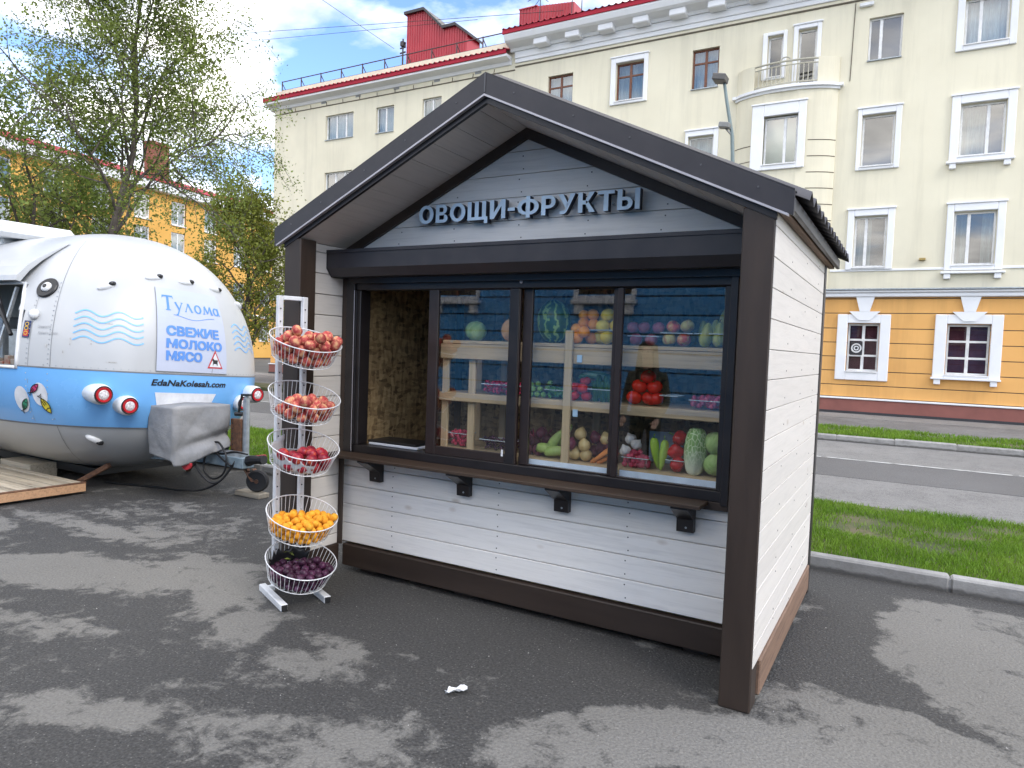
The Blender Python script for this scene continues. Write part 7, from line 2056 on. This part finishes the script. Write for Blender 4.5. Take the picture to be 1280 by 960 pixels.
# ================================================================== TREES
BARK = PM('birch_bark', [(.35, (.05, .042, .036)), (.55, (.12, .10, .085)), (.75, (.22, .20, .18))], 9, (1, 1, .5), .9, .05, .6, 40, .01)
BARKD = PM('dark_bark', [(.35, (.035, .028, .022)), (.7, (.09, .072, .058))], 9, (1, 1, .3), .9, .05, .6, 40, .01)
LEAF1 = leafmat('birch_leaf', (.15, .21, .04), (.25, .30, .08), .9, .5, .4)
LEAF2 = leafmat('willow_leaf', (.15, .18, .030), (.24, .26, .045), .7, .45, .4)
LEAF3 = leafmat('dark_leaf', (.06, .115, .025), (.11, .17, .04), .8, .35, .4)
def tree(name, label, base, top, limbs, R, seed, nleaf, lsize, lm, bark, r0, cat='tree', group=None, low=.25, droop=.35, thin=1.0, twigs=7, rise=0.0, path=None):
    rg = np.random.default_rng(seed)
    base, top = np.array(base, float), np.array(top, float)
    t = thing(name, label, cat, tuple(base), group)
    H = np.linalg.norm(top - base)
    n = 9; TP = [base + (top - base) * k / (n - 1) + np.array([rg.normal(0, .012 * H), rg.normal(0, .012 * H), 0]) * (0 if k in (0,) else 1) for k in range(n)]
    if path: TP = [np.array(q, float) + np.array([rg.normal(0, .03), rg.normal(0, .03), 0]) for q in path]
    TR = [r0 * (1 - .86 * (k / (n - 1)) ** .9) for k in range(n)]
    wood = MB(); wood.tube(TP, TR, 8)
    ends = []
    def at(f):
        q = f * (n - 1); i = min(int(q), n - 2); return TP[i] + (TP[i+1] - TP[i]) * (q - i), TR[i] + (TR[i+1] - TR[i]) * (q - i)
    def branch(p, d, L, r, lvl):
        m = 6; pts = [p]; dd = d / np.linalg.norm(d)
        for k in range(1, m + 1):
            dd = dd + rg.normal(0, .13, 3) + np.array([0, 0, (.10 if lvl < 2 and k < 4 else -droop * .42)]) * (1 if lvl else .8)
            dd /= np.linalg.norm(dd); pts.append(pts[-1] + dd * L / m)
        wood.tube(pts, [max(.0035, r * (1 - .8 * k / m)) for k in range(m + 1)], 6 if lvl == 0 else 4, False)
        if lvl < 2:
            cnt = twigs if lvl == 0 else 5
            for c in range(cnt):
                f = .22 + .75 * (c + rg.random()) / cnt; i = min(int(f * m), m - 1); q = pts[i] + (pts[i+1] - pts[i]) * (f * m - i)
                ax = rg.normal(0, 1, 3); ax -= dd * ax.dot(dd) * .6; ax /= np.linalg.norm(ax)
                nd = dd * .55 + ax * .8 + np.array([0, 0, .18 if lvl == 0 else -droop])
                branch(q, nd, L * (.52 if lvl == 0 else .58) * rg.uniform(.7, 1.2), r * .5, lvl + 1)
        else:
            ends.append(np.array(pts))
        if lvl == 1: ends.append(np.array(pts))
    for k in range(limbs):
        f = low + (1 - low) * .97 * (k + .5 * rg.random()) / limbs
        p, r = at(f); a = k * 2.4 + rg.uniform(-.4, .4); up = rg.uniform(.35, .85) + .5 * f + rise
        L = R * (1.05 - .55 * max(0, (f - low) / (1 - low)) ** 1.3) * rg.uniform(.8, 1.15)
        branch(p, np.array([math.cos(a), math.sin(a), up]), L, r * .55, 0)
    branch(TP[-1], TP[-1] - TP[-2], R * .5, TR[-1], 1)
    wood.build('trunk', bark, t)
    E = np.concatenate(ends); S = np.concatenate([np.full(len(e), 1.0) for e in ends])
    clump = rg.random(len(ends)) ** 1.2 + .15; wgt = np.concatenate([np.full(len(e), c) * np.linspace(.4, 1.3, len(e)) for e, c in zip(ends, clump)])
    idx = rg.choice(len(E), nleaf, p=wgt / wgt.sum())
    C = E[idx] + rg.normal(0, .085 * thin, (nleaf, 3)) + np.array([0, 0, -.04])
    s = lsize * rg.uniform(.6, 1.35, nleaf)
    A = rg.normal(0, 1, (nleaf, 3)); A /= np.linalg.norm(A, axis=1)[:, None]
    B = rg.normal(0, 1, (nleaf, 3)); B -= A * (A * B).sum(1)[:, None]; B /= np.linalg.norm(B, axis=1)[:, None]
    a, b = A * s[:, None] * .62, B * s[:, None] * .42
    V = np.stack([C - a, C + b, C + a, C - b], 1).reshape(-1, 3)
    F = np.arange(nleaf)[:, None] * 4 + np.arange(4)[None]
    soup('crown', V, F, lm, t)
    return t
tree('birch_tree', 'tall airy birch with thin new leaves rising behind the food trailer', (-14.1, 5.1, 0), (-13.4, 5.9, 9.8), 20, 2.75, 3, 84000, .043, LEAF1, BARK, .105, low=.30, droop=.22, twigs=9, thin=1.5, rise=.55, path=[(-14.1, 5.1, 0), (-13.95, 5.1, 1.8), (-13.84, 5.13, 3.1), (-13.74, 5.25, 4.0), (-13.5, 5.45, 5.3), (-13.45, 5.48, 6.4), (-13.46, 5.5, 7.6), (-13.35, 5.57, 8.9), (-13.3, 5.6, 10.3)])
tree('birch_tree', 'leaning dark young birch left of the tall airy one behind the trailer', (-13.9, 4.1, 0), (-14.6, 3.9, 5.6), 9, 2.2, 8, 9000, .060, LEAF1, BARKD, .085, low=.4, droop=.3)
tree('willow_tree', 'bushy yellow green tree right of the trailer roof beside the apartment block corner', (-18.6, 12.4, 0), (-18.4, 12.5, 5.9), 16, 2.25, 12, 24000, .070, LEAF2, BARK, .14, low=.16, droop=.2, thin=1.7)
tree('dark_tree', 'dark green low tree just right of the trailer nose against the orange ground floor', (-18.2, 15.2, 0), (-18.6, 15.4, 3.6), 12, 1.35, 15, 12000, .085, LEAF3, BARKD, .10, low=.12, droop=.15, thin=1.5)
tree('maple_tree', 'spreading yellow green tree at the left edge in front of the yellow house', (-17.2, 3.4, 0), (-17.8, 3.0, 5.4), 11, 2.8, 21, 11000, .060, LEAF2, BARKD, .12, low=.25, droop=.25, thin=1.3)
tree('bush_tree', 'green bushy tree behind the middle of the trailer roof', (-21.5, 8.6, 0), (-21.3, 8.8, 3.5), 12, 1.7, 33, 8000, .075, LEAF2, BARKD, .11, low=.15, droop=.15, thin=1.7)
tree('lime_tree', 'sparse young tree between the tall birch and the yellow house', (-17.6, 6.6, 0), (-17.5, 6.8, 4.9), 11, 2.3, 44, 9000, .062, LEAF1, BARKD, .07, low=.35, droop=.2, thin=1.6)
tree('birch_tree', 'half seen birch reaching in at the left edge of the sky', (-15.6, .6, 0), (-15.3, 1.0, 8.6), 13, 2.6, 55, 9000, .060, LEAF1, BARKD, .13, low=.32, droop=.3)

# ================================================================== STREET LAMP, OVERHEAD CABLES
lp = thing('street_lamp', 'tall curved grey street lamp with two floodlight heads behind the kiosk roof', 'street lamp', (-3.2, 13.2, 0))
MB().tube([(-3.15, 13.2, 0), (-3.18, 13.2, 3.5), (-3.22, 13.2, 5.6), (-3.29, 13.2, 6.6), (-3.45, 13.2, 7.4), (-3.53, 13.2, 7.85)], [.065, .055, .045, .040, .036, .034], 10).build('pole', PM('lamp_pole_paint', (.16, .21, .21), 7, rough=.55), lp, smooth=True)
b = MB().obox(Matrix.Translation((-3.60, 13.12, 7.90)) @ Matrix.Rotation(rad(12), 4, 'Y'), .30, .34, .15, .02); b.build('lamp_head', PM('lamp_head_grey', (.10, .095, .09), 7), lp)
b = MB().obox(Matrix.Translation((-3.44, 13.08, 6.82)) @ Matrix.Rotation(rad(10), 4, 'Y'), .24, .2, .12, .015).bar((-3.42, 13.1, 6.76), (-3.30, 13.2, 6.62), .03, .03); b.build('floodlight', PM('floodlight_grey', (.22, .22, .21), 7), lp)
def cable(label, a, c, dip, r=.009):
    tag(MB().tube(sag(a, c, dip, 24), r, 5, False).build('overhead_cable', BLACKP), label, 'cable')
cable('upper thin overhead cable crossing the sky above the red chimney', (-47.5, 17.5, 18.1), (-9.6, 17.0, 12.28), .1)
cable('lower thin overhead cable ending behind the red chimney', (-47.0, 17.5, 17.2), (-14.4, 19.4, 13.95), .1)
cable('slanting thin cable coming down from the sky to the roof rail left of the chimney', (-26.5, 14.5, 19.5), (-18.9, 20.0, 13.9), .05)

# ================================================================== PERSON mirrored in the glass
def person():
    SKIN = PM('skin_tone', (.50, .31, .22), 9, rough=.5); HAIR = PM('dark_hair', (.015, .010, .008), 30, (1, 1, .2), .45); DRESS = PM('dark_green_coat', [(.4, (.012, .02, .016)), (.7, (.03, .045, .035))], 8, rough=.8)
    px, py = -2.0, -3.35
    P = [(0, 0, .92), (0, 0, 1.12), (0, .0, 1.32), (0, .01, 1.43), (0, .02, 1.52), (0, .03, 1.60), (0, .025, 1.68)]
    Rr = [(.17, .12), (.14, .10), (.17, .11), (.07, .06), (.055, .055), (.082, .095), (.07, .08)]
    E = [(i, i + 1) for i in range(6)]
    def chain(start, pts, rs):
        k = start
        for p, r in zip(pts, rs):
            P.append(p); Rr.append((r, r)); E.append((k, len(P) - 1)); k = len(P) - 1
        return k
    for s in (-1, 1):
        chain(0, [(s * .10, 0, .84), (s * .10, .02, .48), (s * .10, -.01, .10), (s * .11, .13, .04)], [.095, .06, .042, .035])
        e = chain(2, [(s * .19, 0, 1.36), (s * .24, .02, 1.08), (s * .20, .16, .90), (s * .18, .22, .84)], [.055, .042, .034, .032])
        for j in range(4): chain(e, [(s * (.165 + .014 * j), .27, .825 - .004 * j), (s * (.165 + .014 * j), .30, .80)], [.010, .009])
        chain(e, [(s * .15, .245, .85), (s * .145, .275, .845)], [.011, .010])
    me = bpy.data.meshes.new('person'); me.from_pydata(P, E, [])
    o = link('person', me); o.location = (px, py, 0)
    md = o.modifiers.new('skin', 'SKIN'); sd = me.skin_vertices[0].data
    for i, r in enumerate(Rr): sd[i].radius = r; sd[i].use_root = i == 0
    s2 = o.modifiers.new('sub', 'SUBSURF'); s2.levels = 2; s2.render_levels = 2
    dg = bpy.context.evaluated_depsgraph_get(); nm = bpy.data.meshes.new_from_object(o.evaluated_get(dg))
    o.modifiers.clear(); o.data = nm; nm.name = 'person'
    nm.materials.clear(); nm.materials.append(SKIN); nm.materials.append(DRESS)
    for p in nm.polygons:
        c = p.center; p.material_index = 0 if (c.z > 1.44 or (c.y > .2 and c.z < 1.0 and c.z > .7)) else 1; p.use_smooth = True
    tag(o, 'woman with long dark hair in a dark coat facing the kiosk, mirrored in its glass', 'person')
    f = MB()
    for s in (-1, 1):
        V, F = sph(sphere_fn(.012, 1, 0), 10, 7); f.add([(v[0] + s * .032, v[1] + .112, v[2] + 1.622) for v in V], F)
    f.build('eye', DARKL, o)
    f = MB(); f.lathe([(.016, 0), (.011, .022), (.005, .04)], Matrix.Translation((0, .115, 1.578)) @ Matrix.Rotation(rad(-12), 4, 'X'), 8); f.build('nose', SKIN, o, smooth=True)
    f = MB(); f.tube([(-.024, .112, 1.545), (0, .12, 1.543), (.024, .112, 1.545)], [.003, .007, .003], 6); f.build('mouth', PM('lips', (.35, .10, .09), 9), o, smooth=True)
    f = MB()
    n, m = 20, 12; V, F = [], []
    for j in range(m):
        k = j / (m - 1); z = 1.735 - .50 * k
        for i in range(n):
            a = rad(52) + (2 * PI - rad(104)) * i / (n - 1)      # open at the face
            if k < .08: r = .05
            else: r = .098 + .05 * k
            V.append((r * math.sin(a) * (1 + .03 * math.sin(i * 2.3)), .02 + r * 1.05 * math.cos(a), z))
    for j in range(m - 1):
        for i in range(n - 1): F.append((j*n+i, j*n+i+1, (j+1)*n+i+1, (j+1)*n+i))
    c = len(V); V.append((0, .02, 1.745))
    for i in range(n - 1): F.append((i + 1, i, c))
    h = f.add(V, F).build('hair', HAIR, o, smooth=True); md = h.modifiers.new('thick', 'SOLIDIFY'); md.thickness = .012
person()
